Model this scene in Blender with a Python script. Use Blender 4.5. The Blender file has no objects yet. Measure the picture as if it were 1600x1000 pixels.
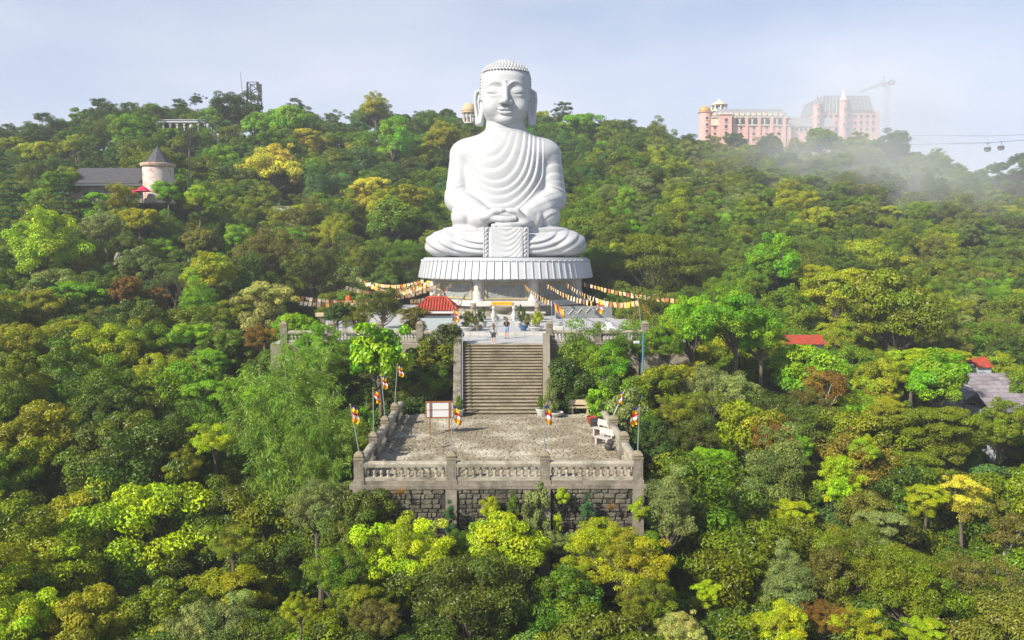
import bpy, bmesh, math, random
import numpy as np
from mathutils import Vector, Matrix

random.seed(11)
RNG = np.random.default_rng(11)
SC = bpy.context.scene
COL = SC.collection
R = math.radians

# ------------------------------------------------------------------ camera, world, sun, exposure
CAM_Z, F_PX = 10.9, 1280.0
PITCH, YAW = R(4.467), R(0.716)
cam_data = bpy.data.cameras.new('camera')
cam = bpy.data.objects.new('camera', cam_data)
COL.objects.link(cam)
cam_data.sensor_width = 36.0
cam_data.lens = 36.0 * F_PX / 1600.0
cam_data.clip_start, cam_data.clip_end = 0.2, 6000.0
cam.location = (0, 0, CAM_Z)
cam.rotation_euler = (R(90) - PITCH, 0, -YAW)
SC.camera = cam
SC.render.resolution_x, SC.render.resolution_y = 1024, 640

SUN_TO = Vector((-0.68, -0.58, 0.64)).normalized()
sun_el = math.asin(SUN_TO.z)
sun_rot = math.atan2(SUN_TO.x, SUN_TO.y)
world = bpy.data.worlds.new('World')
SC.world = world
world.use_nodes = True
wn, wl = world.node_tree.nodes, world.node_tree.links
wn.clear()
w_out = wn.new('ShaderNodeOutputWorld')
w_bg = wn.new('ShaderNodeBackground')
w_sky = wn.new('ShaderNodeTexSky')
w_sky.sky_type = 'NISHITA'
w_sky.sun_disc = False
w_sky.sun_elevation = sun_el
w_sky.sun_rotation = sun_rot
w_sky.altitude = 1400
w_sky.dust_density = 2.0
w_bg.inputs['Strength'].default_value = 0.10
# thin high cloud and mist over the blue: a pale veil, thick near the horizon, broken up by noise
w_tc = wn.new('ShaderNodeTexCoord')
w_sep = wn.new('ShaderNodeSeparateXYZ')
wl.new(w_tc.outputs['Generated'], w_sep.inputs[0])
w_elev = wn.new('ShaderNodeMapRange')
w_elev.inputs['From Min'].default_value = 0.05
w_elev.inputs['From Max'].default_value = 0.55
w_elev.inputs['To Min'].default_value = 0.97
w_elev.inputs['To Max'].default_value = 0.0
wl.new(w_sep.outputs['Z'], w_elev.inputs['Value'])
w_map = wn.new('ShaderNodeMapping')
w_map.inputs['Scale'].default_value = (1.6, 1.6, 4.5)
wl.new(w_tc.outputs['Generated'], w_map.inputs['Vector'])
w_noise = wn.new('ShaderNodeTexNoise')
w_noise.inputs['Scale'].default_value = 2.1
w_noise.inputs['Detail'].default_value = 5.0
w_noise.inputs['Roughness'].default_value = 0.5
wl.new(w_map.outputs[0], w_noise.inputs['Vector'])
w_ramp = wn.new('ShaderNodeValToRGB')
w_ramp.color_ramp.elements[0].position = 0.36
w_ramp.color_ramp.elements[0].color = (3.75, 4.25, 5.5, 1)
w_ramp.color_ramp.elements[1].position = 0.66
w_ramp.color_ramp.elements[1].color = (5.7, 5.8, 6.5, 1)
wl.new(w_noise.outputs['Fac'], w_ramp.inputs['Fac'])
w_mix = wn.new('ShaderNodeMix')
w_mix.data_type = 'RGBA'
wl.new(w_elev.outputs[0], w_mix.inputs['Factor'])
wl.new(w_sky.outputs[0], w_mix.inputs[6])
wl.new(w_ramp.outputs[0], w_mix.inputs[7])
wl.new(w_mix.outputs[2], w_bg.inputs['Color'])
wl.new(w_bg.outputs[0], w_out.inputs['Surface'])

sun_data = bpy.data.lights.new('sun', 'SUN')
sun_data.energy = 5.0
sun_data.angle = R(0.6)
sun_data.color = (1.0, 0.93, 0.80)
sun = bpy.data.objects.new('sun', sun_data)
COL.objects.link(sun)
sun.rotation_euler = SUN_TO.to_track_quat('Z', 'Y').to_euler()
sun.location = (-60, -40, 90)

SC.view_settings.view_transform = 'Standard'
SC.view_settings.look = 'None'
SC.view_settings.exposure = 0.68
SC.view_settings.gamma = 1.0
SC.view_settings.use_curve_mapping = False
SC.cycles.max_bounces = 6
SC.cycles.diffuse_bounces = 2
SC.cycles.transmission_bounces = 3
SC.cycles.volume_bounces = 2
SC.cycles.transparent_max_bounces = 6
SC.cycles.use_denoising = True

# ------------------------------------------------------------------ pixel <-> world helpers (for laying out real positions)
_F = Matrix.Rotation(-YAW, 3, 'Z') @ Vector((0, math.cos(PITCH), -math.sin(PITCH)))
_R = Matrix.Rotation(-YAW, 3, 'Z') @ Vector((1, 0, 0))
_U = _R.cross(_F)
CAM = Vector((0, 0, CAM_Z))
_Fn, _Rn, _Un = np.array(_F), np.array(_R), np.array(_U)

def at(px, py, Y):
    d = _F + _R * ((px - 800) / F_PX) + _U * ((500 - py) / F_PX)
    return CAM + d * (Y / d.y)

def at_z(px, py, z):
    d = _F + _R * ((px - 800) / F_PX) + _U * ((500 - py) / F_PX)
    return CAM + d * ((z - CAM_Z) / d.z)

def proj(P):
    """P: (..., 3) array -> px, py, depth"""
    P = np.asarray(P, dtype=np.float64) - np.array([0, 0, CAM_Z])
    dep = P @ _Fn
    return 800 + F_PX * (P @ _Rn) / dep, 500 - F_PX * (P @ _Un) / dep, dep

# ------------------------------------------------------------------ object helpers
def thing(name, label, cat, loc=(0, 0, 0), rz=0.0, group=None):
    o = bpy.data.objects.new(name, None)
    COL.objects.link(o)
    o.empty_display_size = 0.3
    o.location = loc
    o.rotation_euler = (0, 0, rz)
    o['label'] = label
    o['category'] = cat
    if group:
        o['group'] = group
    return o

def tag(o, label, cat, group=None):
    o['label'] = label
    o['category'] = cat
    if group:
        o['group'] = group
    return o

def link(name, me, parent=None, loc=None, rot=None, scale=None, kind=None):
    o = bpy.data.objects.new(name, me)
    COL.objects.link(o)
    if parent is not None:
        o.parent = parent
    if loc is not None:
        o.location = loc
    if rot is not None:
        o.rotation_euler = rot
    if scale is not None:
        o.scale = scale
    if kind:
        o['kind'] = kind
    return o

def copy_tree(o, parent=None):
    c = o.copy()
    COL.objects.link(c)
    if parent is not None:
        c.parent = parent
    for ch in list(o.children):
        copy_tree(ch, c)
    return c

def np_mesh(name, V, Fq, mat=None, smooth=True, attrs=None):
    """V (n,3), Fq (m,k) faces of k verts each"""
    V = np.ascontiguousarray(V, dtype=np.float32)
    Fq = np.ascontiguousarray(Fq, dtype=np.int32)
    me = bpy.data.meshes.new(name)
    m, k = Fq.shape
    me.vertices.add(len(V))
    me.vertices.foreach_set('co', V.ravel())
    me.loops.add(m * k)
    me.loops.foreach_set('vertex_index', Fq.ravel())
    me.polygons.add(m)
    me.polygons.foreach_set('loop_start', np.arange(0, m * k, k, dtype=np.int32))
    try:
        me.polygons.foreach_set('loop_total', np.full(m, k, dtype=np.int32))
    except Exception:
        pass
    me.polygons.foreach_set('use_smooth', np.full(m, smooth, dtype=bool))
    if attrs:
        for nm, (dom, typ, data) in attrs.items():
            a = me.attributes.new(nm, typ, dom)
            key = 'value' if typ == 'FLOAT' else 'color'
            a.data.foreach_set(key, np.ascontiguousarray(data, dtype=np.float32).ravel())
    me.update()
    me.validate()
    if mat:
        me.materials.append(mat)
    return me

class MB:
    """mesh builder: collects simple closed shapes, builds ONE mesh object"""
    def __init__(self):
        self.v, self.f, self.mi = [], [], []
        self.m = 0
    def quadbox(self, c, s, rz=0.0, taper=1.0):
        x, y, z = s[0] / 2, s[1] / 2, s[2] / 2
        n = len(self.v)
        ca, sa = math.cos(rz), math.sin(rz)
        for dz, t in ((-z, 1.0), (z, taper)):
            for dx, dy in ((-x, -y), (x, -y), (x, y), (-x, y)):
                dx *= t; dy *= t
                self.v.append((c[0] + dx * ca - dy * sa, c[1] + dx * sa + dy * ca, c[2] + dz))
        for q in ((3, 2, 1, 0), (4, 5, 6, 7), (0, 1, 5, 4), (1, 2, 6, 5), (2, 3, 7, 6), (3, 0, 4, 7)):
            self.f.append(tuple(n + i for i in q)); self.mi.append(self.m)
        return self
    def span(self, x0, x1, y0, y1, z0, z1):
        return self.quadbox(((x0 + x1) / 2, (y0 + y1) / 2, (z0 + z1) / 2), (x1 - x0, y1 - y0, z1 - z0))
    def prism(self, poly, z0, z1, scale1=1.0, center=None):
        """poly: ccw xy list"""
        n, k = len(self.v), len(poly)
        if center is None:
            center = (sum(p[0] for p in poly) / k, sum(p[1] for p in poly) / k)
        for p in poly:
            self.v.append((p[0], p[1], z0))
        for p in poly:
            self.v.append((center[0] + (p[0] - center[0]) * scale1, center[1] + (p[1] - center[1]) * scale1, z1))
        self.f.append(tuple(n + i for i in range(k - 1, -1, -1))); self.mi.append(self.m)
        self.f.append(tuple(n + k + i for i in range(k))); self.mi.append(self.m)
        for i in range(k):
            j = (i + 1) % k
            self.f.append((n + i, n + j, n + k + j, n + k + i)); self.mi.append(self.m)
        return self
    def extrude(self, pts, axis_a, axis_b, axis_n, origin, depth):
        """2D outline (a,b) extruded by depth along axis_n (outline ccw seen from +n)"""
        A, B, N, O = Vector(axis_a), Vector(axis_b), Vector(axis_n), Vector(origin)
        n, k = len(self.v), len(pts)
        for a, b in pts:
            self.v.append(tuple(O + A * a + B * b))
        for a, b in pts:
            self.v.append(tuple(O + A * a + B * b + N * depth))
        self.f.append(tuple(n + i for i in range(k - 1, -1, -1))); self.mi.append(self.m)
        self.f.append(tuple(n + k + i for i in range(k))); self.mi.append(self.m)
        for i in range(k):
            j = (i + 1) % k
            self.f.append((n + i, n + j, n + k + j, n + k + i)); self.mi.append(self.m)
        return self
    def lathe(self, prof, n=16, c=(0, 0, 0), cap=True, phase=0.0):
        """prof: list of (r, z) bottom to top"""
        b = len(self.v)
        for r, z in prof:
            for i in range(n):
                a = 2 * math.pi * i / n + phase
                self.v.append((c[0] + r * math.cos(a), c[1] + r * math.sin(a), c[2] + z))
        for k in range(len(prof) - 1):
            for i in range(n):
                j = (i + 1) % n
                self.f.append((b + k * n + i, b + k * n + j, b + (k + 1) * n + j, b + (k + 1) * n + i)); self.mi.append(self.m)
        if cap:
            self.f.append(tuple(b + i for i in range(n - 1, -1, -1))); self.mi.append(self.m)
            t = b + (len(prof) - 1) * n
            self.f.append(tuple(t + i for i in range(n))); self.mi.append(self.m)
        return self
    def tube(self, pts, rads, n=6, cap=True):
        b = len(self.v)
        pts = [Vector(p) for p in pts]
        if not hasattr(rads, '__len__'):
            rads = [rads] * len(pts)
        ref = Vector((0.31, 0.17, 0.93))
        for k, p in enumerate(pts):
            d = (pts[min(k + 1, len(pts) - 1)] - pts[max(k - 1, 0)])
            d = d.normalized() if d.length > 1e-9 else Vector((0, 0, 1))
            rr = ref if abs(d.dot(ref)) < 0.95 else Vector((1, 0, 0))
            u = d.cross(rr).normalized()
            w = d.cross(u)
            for i in range(n):
                a = 2 * math.pi * i / n
                self.v.append(tuple(p + (u * math.cos(a) + w * math.sin(a)) * rads[k]))
        for k in range(len(pts) - 1):
            for i in range(n):
                j = (i + 1) % n
                self.f.append((b + k * n + i, b + k * n + j, b + (k + 1) * n + j, b + (k + 1) * n + i)); self.mi.append(self.m)
        if cap:
            self.f.append(tuple(b + i for i in range(n - 1, -1, -1))); self.mi.append(self.m)
            t = b + (len(pts) - 1) * n
            self.f.append(tuple(t + i for i in range(n))); self.mi.append(self.m)
        return self
    def ball(self, c, r, n=10, m=6, sz=None):
        rx, ry, rz = (r, r, r) if sz is None else sz
        prof = []
        b = len(self.v)
        self.v.append((c[0], c[1], c[2] - rz))
        for k in range(1, m):
            t = -math.pi / 2 + math.pi * k / m
            for i in range(n):
                a = 2 * math.pi * i / n
                self.v.append((c[0] + rx * math.cos(t) * math.cos(a), c[1] + ry * math.cos(t) * math.sin(a), c[2] + rz * math.sin(t)))
        self.v.append((c[0], c[1], c[2] + rz))
        top = len(self.v) - 1
        for i in range(n):
            j = (i + 1) % n
            self.f.append((b, b + 1 + j, b + 1 + i)); self.mi.append(self.m)
            for k in range(m - 2):
                o = b + 1 + k * n
                self.f.append((o + i, o + j, o + n + j, o + n + i)); self.mi.append(self.m)
            o = b + 1 + (m - 2) * n
            self.f.append((o + i, o + j, top)); self.mi.append(self.m)
        return self
    def grid(self, P):
        """P: 2D list of points -> open sheet"""
        b = len(self.v); nr, nc = len(P), len(P[0])
        for row in P:
            self.v.extend(tuple(p) for p in row)
        for i in range(nr - 1):
            for j in range(nc - 1):
                self.f.append((b + i * nc + j, b + i * nc + j + 1, b + (i + 1) * nc + j + 1, b + (i + 1) * nc + j)); self.mi.append(self.m)
        return self
    def mesh(self, name, mats, smooth=False, bevel=0.0):
        me = bpy.data.meshes.new(name)
        me.from_pydata(self.v, [], self.f)
        if not isinstance(mats, (list, tuple)):
            mats = [mats]
        for m in mats:
            me.materials.append(m)
        me.polygons.foreach_set('material_index', self.mi)
        if smooth:
            me.polygons.foreach_set('use_smooth', [True] * len(me.polygons))
            if smooth != 'full':
                try:
                    me.set_sharp_from_angle(angle=R(40))
                except Exception:
                    pass
        if bevel > 0:
            bm = bmesh.new(); bm.from_mesh(me)
            bmesh.ops.bevel(bm, geom=list(bm.edges), offset=bevel, segments=1, affect='EDGES', profile=0.5)
            bm.to_mesh(me); bm.free()
        me.update()
        return me
    def build(self, name, mats, parent=None, smooth=False, bevel=0.0, kind=None, loc=None):
        return link(name, self.mesh(name, mats, smooth, bevel), parent, loc=loc, kind=kind)

# ------------------------------------------------------------------ materials
def new_mat(name):
    m = bpy.data.materials.new(name)
    m.use_nodes = True
    nt = m.node_tree
    return m, nt.nodes, nt.links, nt.nodes['Principled BSDF']

def mat(name, col, rough=0.7, var=0.25, scale=3.0, bump=0.0, bscale=None, stain=None, stain_amt=0.5, stain_scale=0.6, metal=0.0, spec=0.3, coord='Object', obj_rand=0.0):
    """noise-varied surface with optional stains of a second colour and fine relief"""
    m, N, L, b = new_mat(name)
    b.inputs['Roughness'].default_value = rough
    b.inputs['Metallic'].default_value = metal
    b.inputs['Specular IOR Level'].default_value = spec
    tc = N.new('ShaderNodeTexCoord')
    src = N.new('ShaderNodeNewGeometry').outputs['Position'] if coord == 'World' else tc.outputs[coord]
    n1 = N.new('ShaderNodeTexNoise'); n1.inputs['Scale'].default_value = scale; n1.inputs['Detail'].default_value = 6; n1.inputs['Roughness'].default_value = 0.65
    L.new(src, n1.inputs['Vector'])
    r1 = N.new('ShaderNodeMapRange'); r1.inputs['From Min'].default_value = 0.25; r1.inputs['From Max'].default_value = 0.75
    r1.inputs['To Min'].default_value = 1 - var; r1.inputs['To Max'].default_value = 1 + var
    L.new(n1.outputs['Fac'], r1.inputs['Value'])
    mul = N.new('ShaderNodeMix'); mul.data_type = 'RGBA'; mul.blend_type = 'MULTIPLY'; mul.inputs['Factor'].default_value = 1.0
    mul.inputs[6].default_value = (*col, 1)
    L.new(r1.outputs[0], mul.inputs[7])
    out = mul.outputs[2]
    if obj_rand > 0:
        oi = N.new('ShaderNodeObjectInfo')
        rr = N.new('ShaderNodeMapRange'); rr.inputs['To Min'].default_value = 1 - obj_rand; rr.inputs['To Max'].default_value = 1 + obj_rand
        L.new(oi.outputs['Random'], rr.inputs['Value'])
        m3 = N.new('ShaderNodeMix'); m3.data_type = 'RGBA'; m3.blend_type = 'MULTIPLY'; m3.inputs['Factor'].default_value = 1.0
        L.new(out, m3.inputs[6]); L.new(rr.outputs[0], m3.inputs[7]); out = m3.outputs[2]
    if stain is not None:
        n2 = N.new('ShaderNodeTexNoise'); n2.inputs['Scale'].default_value = stain_scale; n2.inputs['Detail'].default_value = 8; n2.inputs['Roughness'].default_value = 0.7
        L.new(src, n2.inputs['Vector'])
        r2 = N.new('ShaderNodeMapRange'); r2.inputs['From Min'].default_value = 0.47; r2.inputs['From Max'].default_value = 0.66; r2.inputs['To Max'].default_value = stain_amt
        L.new(n2.outputs['Fac'], r2.inputs['Value'])
        m2 = N.new('ShaderNodeMix'); m2.data_type = 'RGBA'
        m2.inputs[7].default_value = (*stain, 1)
        L.new(r2.outputs[0], m2.inputs['Factor']); L.new(out, m2.inputs[6]); out = m2.outputs[2]
    L.new(out, b.inputs['Base Color'])
    if bump > 0:
        n3 = N.new('ShaderNodeTexNoise'); n3.inputs['Scale'].default_value = bscale or scale * 4; n3.inputs['Detail'].default_value = 5
        L.new(src, n3.inputs['Vector'])
        bp = N.new('ShaderNodeBump'); bp.inputs['Strength'].default_value = bump; bp.inputs['Distance'].default_value = 0.05
        L.new(n3.outputs['Fac'], bp.inputs['Height']); L.new(bp.outputs[0], b.inputs['Normal'])
    return m

M = {}
M['marble'] = mat('white_marble', (0.455, 0.465, 0.48), 0.5, 0.05, 0.3, 0.0, spec=0.3, stain=(0.39, 0.395, 0.39), stain_amt=0.6, stain_scale=0.35)
M['white_paint'] = mat('white_paint', (0.48, 0.495, 0.515), 0.55, 0.05, 0.6)
M['stone'] = mat('weathered_stone', (0.235, 0.205, 0.16), 0.9, 0.35, 2.2, 0.5, 14, stain=(0.085, 0.075, 0.055), stain_amt=0.9, stain_scale=0.9, coord='World')
M['stone_cap'] = mat('stone_cap', (0.27, 0.23, 0.16), 0.9, 0.3, 3.0, 0.4, 16, stain=(0.11, 0.09, 0.05), stain_amt=0.6, stain_scale=2.0)
M['coping'] = mat('pale_coping_stone', (0.36, 0.325, 0.255), 0.9, 0.3, 3.0, 0.4, 16, stain=(0.13, 0.115, 0.085), stain_amt=0.9, stain_scale=1.1, coord='World')
M['block'] = mat('rubble_block', (0.105, 0.094, 0.07), 0.95, 0.45, 3.0, 0.6, 18, stain=(0.22, 0.20, 0.15), stain_amt=0.6, stain_scale=2.6, obj_rand=0.45, coord='World')
M['mortar'] = mat('dark_mortar', (0.05, 0.047, 0.038), 1.0, 0.3, 6.0)
M['cobble'] = mat('cobble', (0.25, 0.208, 0.14), 0.95, 0.4, 3.0, 0.5, 20, stain=(0.58, 0.53, 0.42), stain_amt=0.85, stain_scale=0.35, obj_rand=0.18, coord='World')
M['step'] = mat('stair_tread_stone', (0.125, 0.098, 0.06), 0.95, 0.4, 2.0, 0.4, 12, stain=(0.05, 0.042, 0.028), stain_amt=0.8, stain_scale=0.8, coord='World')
M['nosing'] = mat('stair_nosing', (0.34, 0.29, 0.20), 0.9, 0.35, 2.5, 0.3, 14, stain=(0.14, 0.115, 0.075), stain_amt=0.85, stain_scale=0.7, coord='World')  # paler than the dirty risers: the lit tread edge is put into its colour
M['paving'] = mat('plaza_paving', (0.42, 0.42, 0.42), 0.85, 0.12, 1.2, 0.15, 10, obj_rand=0.07)
M['light_stone'] = mat('light_stone', (0.50, 0.49, 0.46), 0.85, 0.14, 1.5, 0.2, 10, stain=(0.30, 0.28, 0.24), stain_amt=0.5, stain_scale=0.8)
M['pinkish_stone'] = mat('aged_granite', (0.27, 0.235, 0.18), 0.9, 0.3, 1.6, 0.3, 9, stain=(0.13, 0.115, 0.08), stain_amt=0.8, stain_scale=0.8, coord='World')
M['relief'] = mat('grey_relief_stone', (0.25, 0.26, 0.255), 0.8, 0.25, 2.0, 0.5, 7)
M['relief_frame'] = mat('ochre_frame_stone', (0.36, 0.30, 0.17), 0.85, 0.2, 2.0, 0.2)
M['soil'] = mat('forest_soil', (0.030, 0.028, 0.016), 1.0, 0.4, 0.4, 0.4, 3)
M['bark'] = mat('bark', (0.14, 0.115, 0.085), 0.95, 0.3, 6.0, 0.5, 20)
M['bark_pale'] = mat('pale_bark', (0.36, 0.33, 0.28), 0.9, 0.25, 5.0, 0.4, 20)
M['red_tile'] = mat('red_roof_tile', (0.42, 0.065, 0.035), 0.7, 0.3, 2.0, 0.0, stain=(.22, .07, .045), stain_amt=.7, stain_scale=1.2, coord='World')
M['fascia'] = mat('white_fascia', (0.62, 0.62, 0.60), 0.6, 0.06)
M['maroon'] = mat('maroon_paint', (0.20, 0.035, 0.02), 0.7, 0.15)
M['pale_wall'] = mat('pale_mottled_wall', (0.42, 0.47, 0.49), 0.8, 0.14, 3.0, stain=(0.30, 0.34, 0.36), stain_amt=0.6, stain_scale=3.5)
M['steel'] = mat('galvanised_steel', (0.45, 0.47, 0.49), 0.4, 0.08, metal=0.6)
M['dark_metal'] = mat('dark_metal', (0.05, 0.052, 0.055), 0.5, 0.1, metal=0.4)
M['wood'] = mat('brown_wood', (0.26, 0.11, 0.04), 0.7, 0.25, 5.0)
M['pale_wood'] = mat('pale_wood', (0.48, 0.38, 0.24), 0.7, 0.2, 5.0)
M['board_white'] = mat('board_white', (0.62, 0.62, 0.62), 0.5, 0.06)
M['bench_white'] = mat('bench_white', (0.46, 0.42, 0.39), 0.7, 0.15)
M['red_pot'] = mat('terracotta_red', (0.36, 0.055, 0.03), 0.6, 0.12)
M['blue_pot'] = mat('blue_glaze', (0.06, 0.12, 0.26), 0.3, 0.15)
M['dark_pot'] = mat('dark_pot', (0.05, 0.05, 0.05), 0.5, 0.2)
M['white_pot'] = mat('white_pot', (0.55, 0.54, 0.51), 0.6, 0.12)
M['yellow_sign'] = mat('yellow_sign', (0.80, 0.42, 0.02), 0.5, 0.03)
M['red_print'] = mat('red_print', (0.45, 0.03, 0.02), 0.5, 0.0)
M['slate'] = mat('slate_roof', (0.085, 0.083, 0.09), 0.7, 0.25, 2.0)
M['shingle'] = mat('purple_grey_shingle', (0.23, 0.20, 0.215), 0.8, 0.3, 3.0, obj_rand=0.25)
M['stucco'] = mat('blotchy_pink_stucco', (0.60, 0.53, 0.48), 0.9, 0.12, 1.2, stain=(0.36, 0.17, 0.11), stain_amt=0.9, stain_scale=0.9)
M['pink_wall'] = mat('pink_castle_wall', (0.60, 0.345, 0.30), 0.85, 0.10, 0.15)
M['cream'] = mat('cream_trim', (0.60, 0.52, 0.42), 0.8, 0.08, 0.3)
M['castle_roof'] = mat('grey_castle_roof', (0.26, 0.27, 0.29), 0.7, 0.12, 0.3)
M['glass'] = mat('dark_window', (0.035, 0.04, 0.05), 0.25, 0.1, spec=0.5)
M['scaffold'] = mat('scaffold_net', (0.20, 0.22, 0.24), 0.9, 0.3, 0.5)
M['pink_cloth'] = mat('pink_parasol', (0.55, 0.03, 0.08), 0.8, 0.1)
M['gold'] = mat('gold_dome', (0.55, 0.36, 0.10), 0.4, 0.1, metal=0.3)
M['sandstone'] = mat('sandstone', (0.50, 0.38, 0.22), 0.85, 0.12, 1.0)
M['skin'] = mat('skin', (0.50, 0.30, 0.21), 0.6, 0.05)
M['hair_brown'] = mat('brown_hair', (0.16, 0.085, 0.035), 0.6, 0.2, 10)
M['black_cloth'] = mat('black_cloth', (0.025, 0.027, 0.032), 0.9, 0.1)
M['denim'] = mat('pale_denim', (0.24, 0.34, 0.52), 0.9, 0.12, 12)
M['grey_cloth'] = mat('grey_cloth', (0.38, 0.38, 0.39), 0.9, 0.1)
M['white_cloth'] = mat('white_cloth', (0.62, 0.62, 0.61), 0.9, 0.05)
M['cloth_dark'] = mat('charcoal_cloth', (0.07, 0.07, 0.085), 0.9, 0.1)
M['blue_paint'] = mat('blue_paint', (0.06, 0.25, 0.42), 0.5, 0.1)
BUILD_STATUE = True
# ------------------------------------------------------------------ terrain and canopy height
TC_U = np.array([-300, 0, 250, 420, 560, 790, 960, 1100, 1300, 1450, 1600, 1900], float)
_prof = {   # column px: [(distance, image row of the tree tops)], last entry is the ridge
    -300: [(31, 985), (36, 900), (42, 800), (50, 690), (62, 580), (80, 480), (105, 385), (130, 315), (170, 260), (195, 240)],
    0:    [(31, 985), (36, 900), (42, 800), (50, 690), (62, 580), (80, 480), (105, 385), (130, 310), (170, 228), (195, 205)],
    250:  [(31, 985), (36, 905), (42, 810), (50, 700), (62, 590), (80, 490), (105, 395), (128, 312), (170, 212), (205, 172)],
    420:  [(31, 985), (36, 910), (42, 820), (50, 715), (62, 600), (76, 515), (105, 415), (130, 340), (170, 240), (215, 172)],
    560:  [(31, 975), (35, 920), (40, 830), (50, 700), (62, 590), (74, 530), (110, 425), (135, 345), (175, 250), (230, 172)],
    790:  [(31, 960), (35, 890), (38, 850), (50, 690), (62, 600), (74, 530), (112, 425), (135, 345), (180, 250), (235, 180)],
    960:  [(31, 975), (35, 920), (40, 830), (50, 690), (62, 585), (74, 515), (110, 415), (135, 335), (180, 245), (235, 198)],
    1100: [(31, 985), (36, 900), (42, 800), (50, 700), (62, 600), (76, 510), (105, 420), (140, 340), (190, 268), (250, 224)],
    1300: [(31, 985), (36, 900), (42, 810), (50, 710), (62, 625), (80, 535), (105, 450), (140, 355), (190, 272), (245, 215)],
    1450: [(31, 985), (36, 900), (42, 815), (50, 720), (62, 640), (80, 555), (105, 470), (140, 385), (180, 315), (235, 242)],
    1600: [(31, 985), (36, 900), (42, 820), (50, 730), (62, 650), (80, 570), (105, 490), (140, 415), (180, 350), (215, 308)],
    1900: [(31, 985), (36, 900), (42, 820), (50, 740), (62, 660), (80, 585), (105, 510), (140, 440), (180, 380), (215, 350)],
}
TC_D = np.array([20, 26, 31, 36, 42, 50, 56, 62, 70, 80, 92, 105, 118, 130, 145, 160, 175, 190, 205, 220, 235, 250, 270, 300, 350, 450, 700, 1500], float)
TC_Z = np.zeros((len(TC_U), len(TC_D)))
TC_RIDGE = np.zeros(len(TC_U))
for _i, _u in enumerate(TC_U):
    pr = _prof[int(_u)]
    kd = [p[0] for p in pr]; kz = [CAM_Z - (p[1] - 400) * p[0] / F_PX for p in pr]
    dr, zr = kd[-1], kz[-1]
    TC_RIDGE[_i] = dr
    kd = [15] + kd + [dr + 15, dr + 60, dr + 160, 1500]
    kz = [kz[0] - 2.0] + kz + [zr - 0.5, zr - 14, zr - 34, zr - 60]
    TC_Z[_i] = np.interp(TC_D, kd, kz)

def canopy_z(x, y):
    x = np.asarray(x, float); y = np.asarray(y, float)
    yy = np.maximum(y, 20.0)
    u = np.clip(784 + F_PX * x / yy, TC_U[0], TC_U[-1])
    iu = np.clip(np.searchsorted(TC_U, u) - 1, 0, len(TC_U) - 2)
    idd = np.clip(np.searchsorted(TC_D, yy) - 1, 0, len(TC_D) - 2)
    tu = (u - TC_U[iu]) / (TC_U[iu + 1] - TC_U[iu]); tu = tu * tu * (3 - 2 * tu)
    td = np.clip((yy - TC_D[idd]) / (TC_D[idd + 1] - TC_D[idd]), 0, 1)
    z = (TC_Z[iu, idd] * (1 - tu) + TC_Z[iu + 1, idd] * tu) * (1 - td) + (TC_Z[iu, idd + 1] * (1 - tu) + TC_Z[iu + 1, idd + 1] * tu) * td
    z = z - np.clip(20 - y, 0, 60) * 0.25
    # the far hill at the right, and the hill that carries the castle
    hx, hy = 305.0, 470.0
    z = np.maximum(z, 80 * np.exp(-(((x - hx) / 75) ** 2 + ((y - hy) / 90) ** 2)) - 10)
    cx, cy = 150.0, 425.0
    z = np.maximum(z, 62 * np.exp(-(((x - cx) / 95) ** 4 + ((y - cy) / 80) ** 4)) - 5)
    return z

def tree_h(y):
    return 7.6 + 1.4 * np.clip((np.asarray(y, float) - 60) / 80, 0, 1)

# flat built areas cut into the slope: x0, x1, y0, y1, level
TERR = (-7.3, 7.0, 38.7, 56.2)
PLAZA = (-18.5, 15.5, 65.6, 113.0)
def ground_z(x, y):
    x = np.asarray(x, float); y = np.asarray(y, float)
    g = canopy_z(x, y) - tree_h(y)
    g = g + 0.5 * np.sin(x * 0.31 + 1.3) * np.cos(y * 0.27) + 0.3 * np.sin(x * .83 + y * .61)
    def ins(b, m):
        return (x > b[0] - m) & (x < b[1] + m) & (y > b[2] - m) & (y < b[3] + m)
    g = np.where(ins(TERR, -0.6), -0.45, g)
    g = np.where((x > TERR[0]) & (x < TERR[1]) & (y > 30) & (y < TERR[2] + .6), np.minimum(g, -6.5), g)
    g = np.where((np.abs(x) < 12) & (y >= 55.6) & (y <= 66.2), np.minimum(np.maximum(g, -0.5 + (y - 56) * 0.30 - np.maximum(np.abs(x) - 4, 0) * 0.5), 3.4), g)
    g = np.where((np.abs(x) < 3.9) & (y >= 55.6) & (y <= 66.2), -0.5 + np.clip(y - 57, 0, 9) * 0.40, g)
    g = np.where(ins(PLAZA, -0.6), 3.5, g)
    return g

def build_ground():
    ys = np.unique(np.concatenate([np.arange(-140, 20, 8), np.arange(20, 130, 1.0), np.arange(130, 320, 4), np.arange(320, 1301, 20)]))
    xs = np.unique(np.concatenate([np.arange(-900, -150, 25), np.arange(-150, -40, 4), np.arange(-40, 40, 1.0), np.arange(40, 200, 4), np.arange(200, 901, 20)]))
    X, Y = np.meshgrid(xs, ys)
    Z = ground_z(X, Y)
    V = np.stack([X, Y, Z], -1).reshape(-1, 3)
    ny, nx = X.shape
    i = np.arange(ny - 1)[:, None] * nx + np.arange(nx - 1)[None]
    Fq = np.stack([i, i + 1, i + nx + 1, i + nx], -1).reshape(-1, 4)
    g = link('ground', np_mesh('ground', V, Fq, M['soil'], True), kind='structure')
    return g
build_ground()
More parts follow.
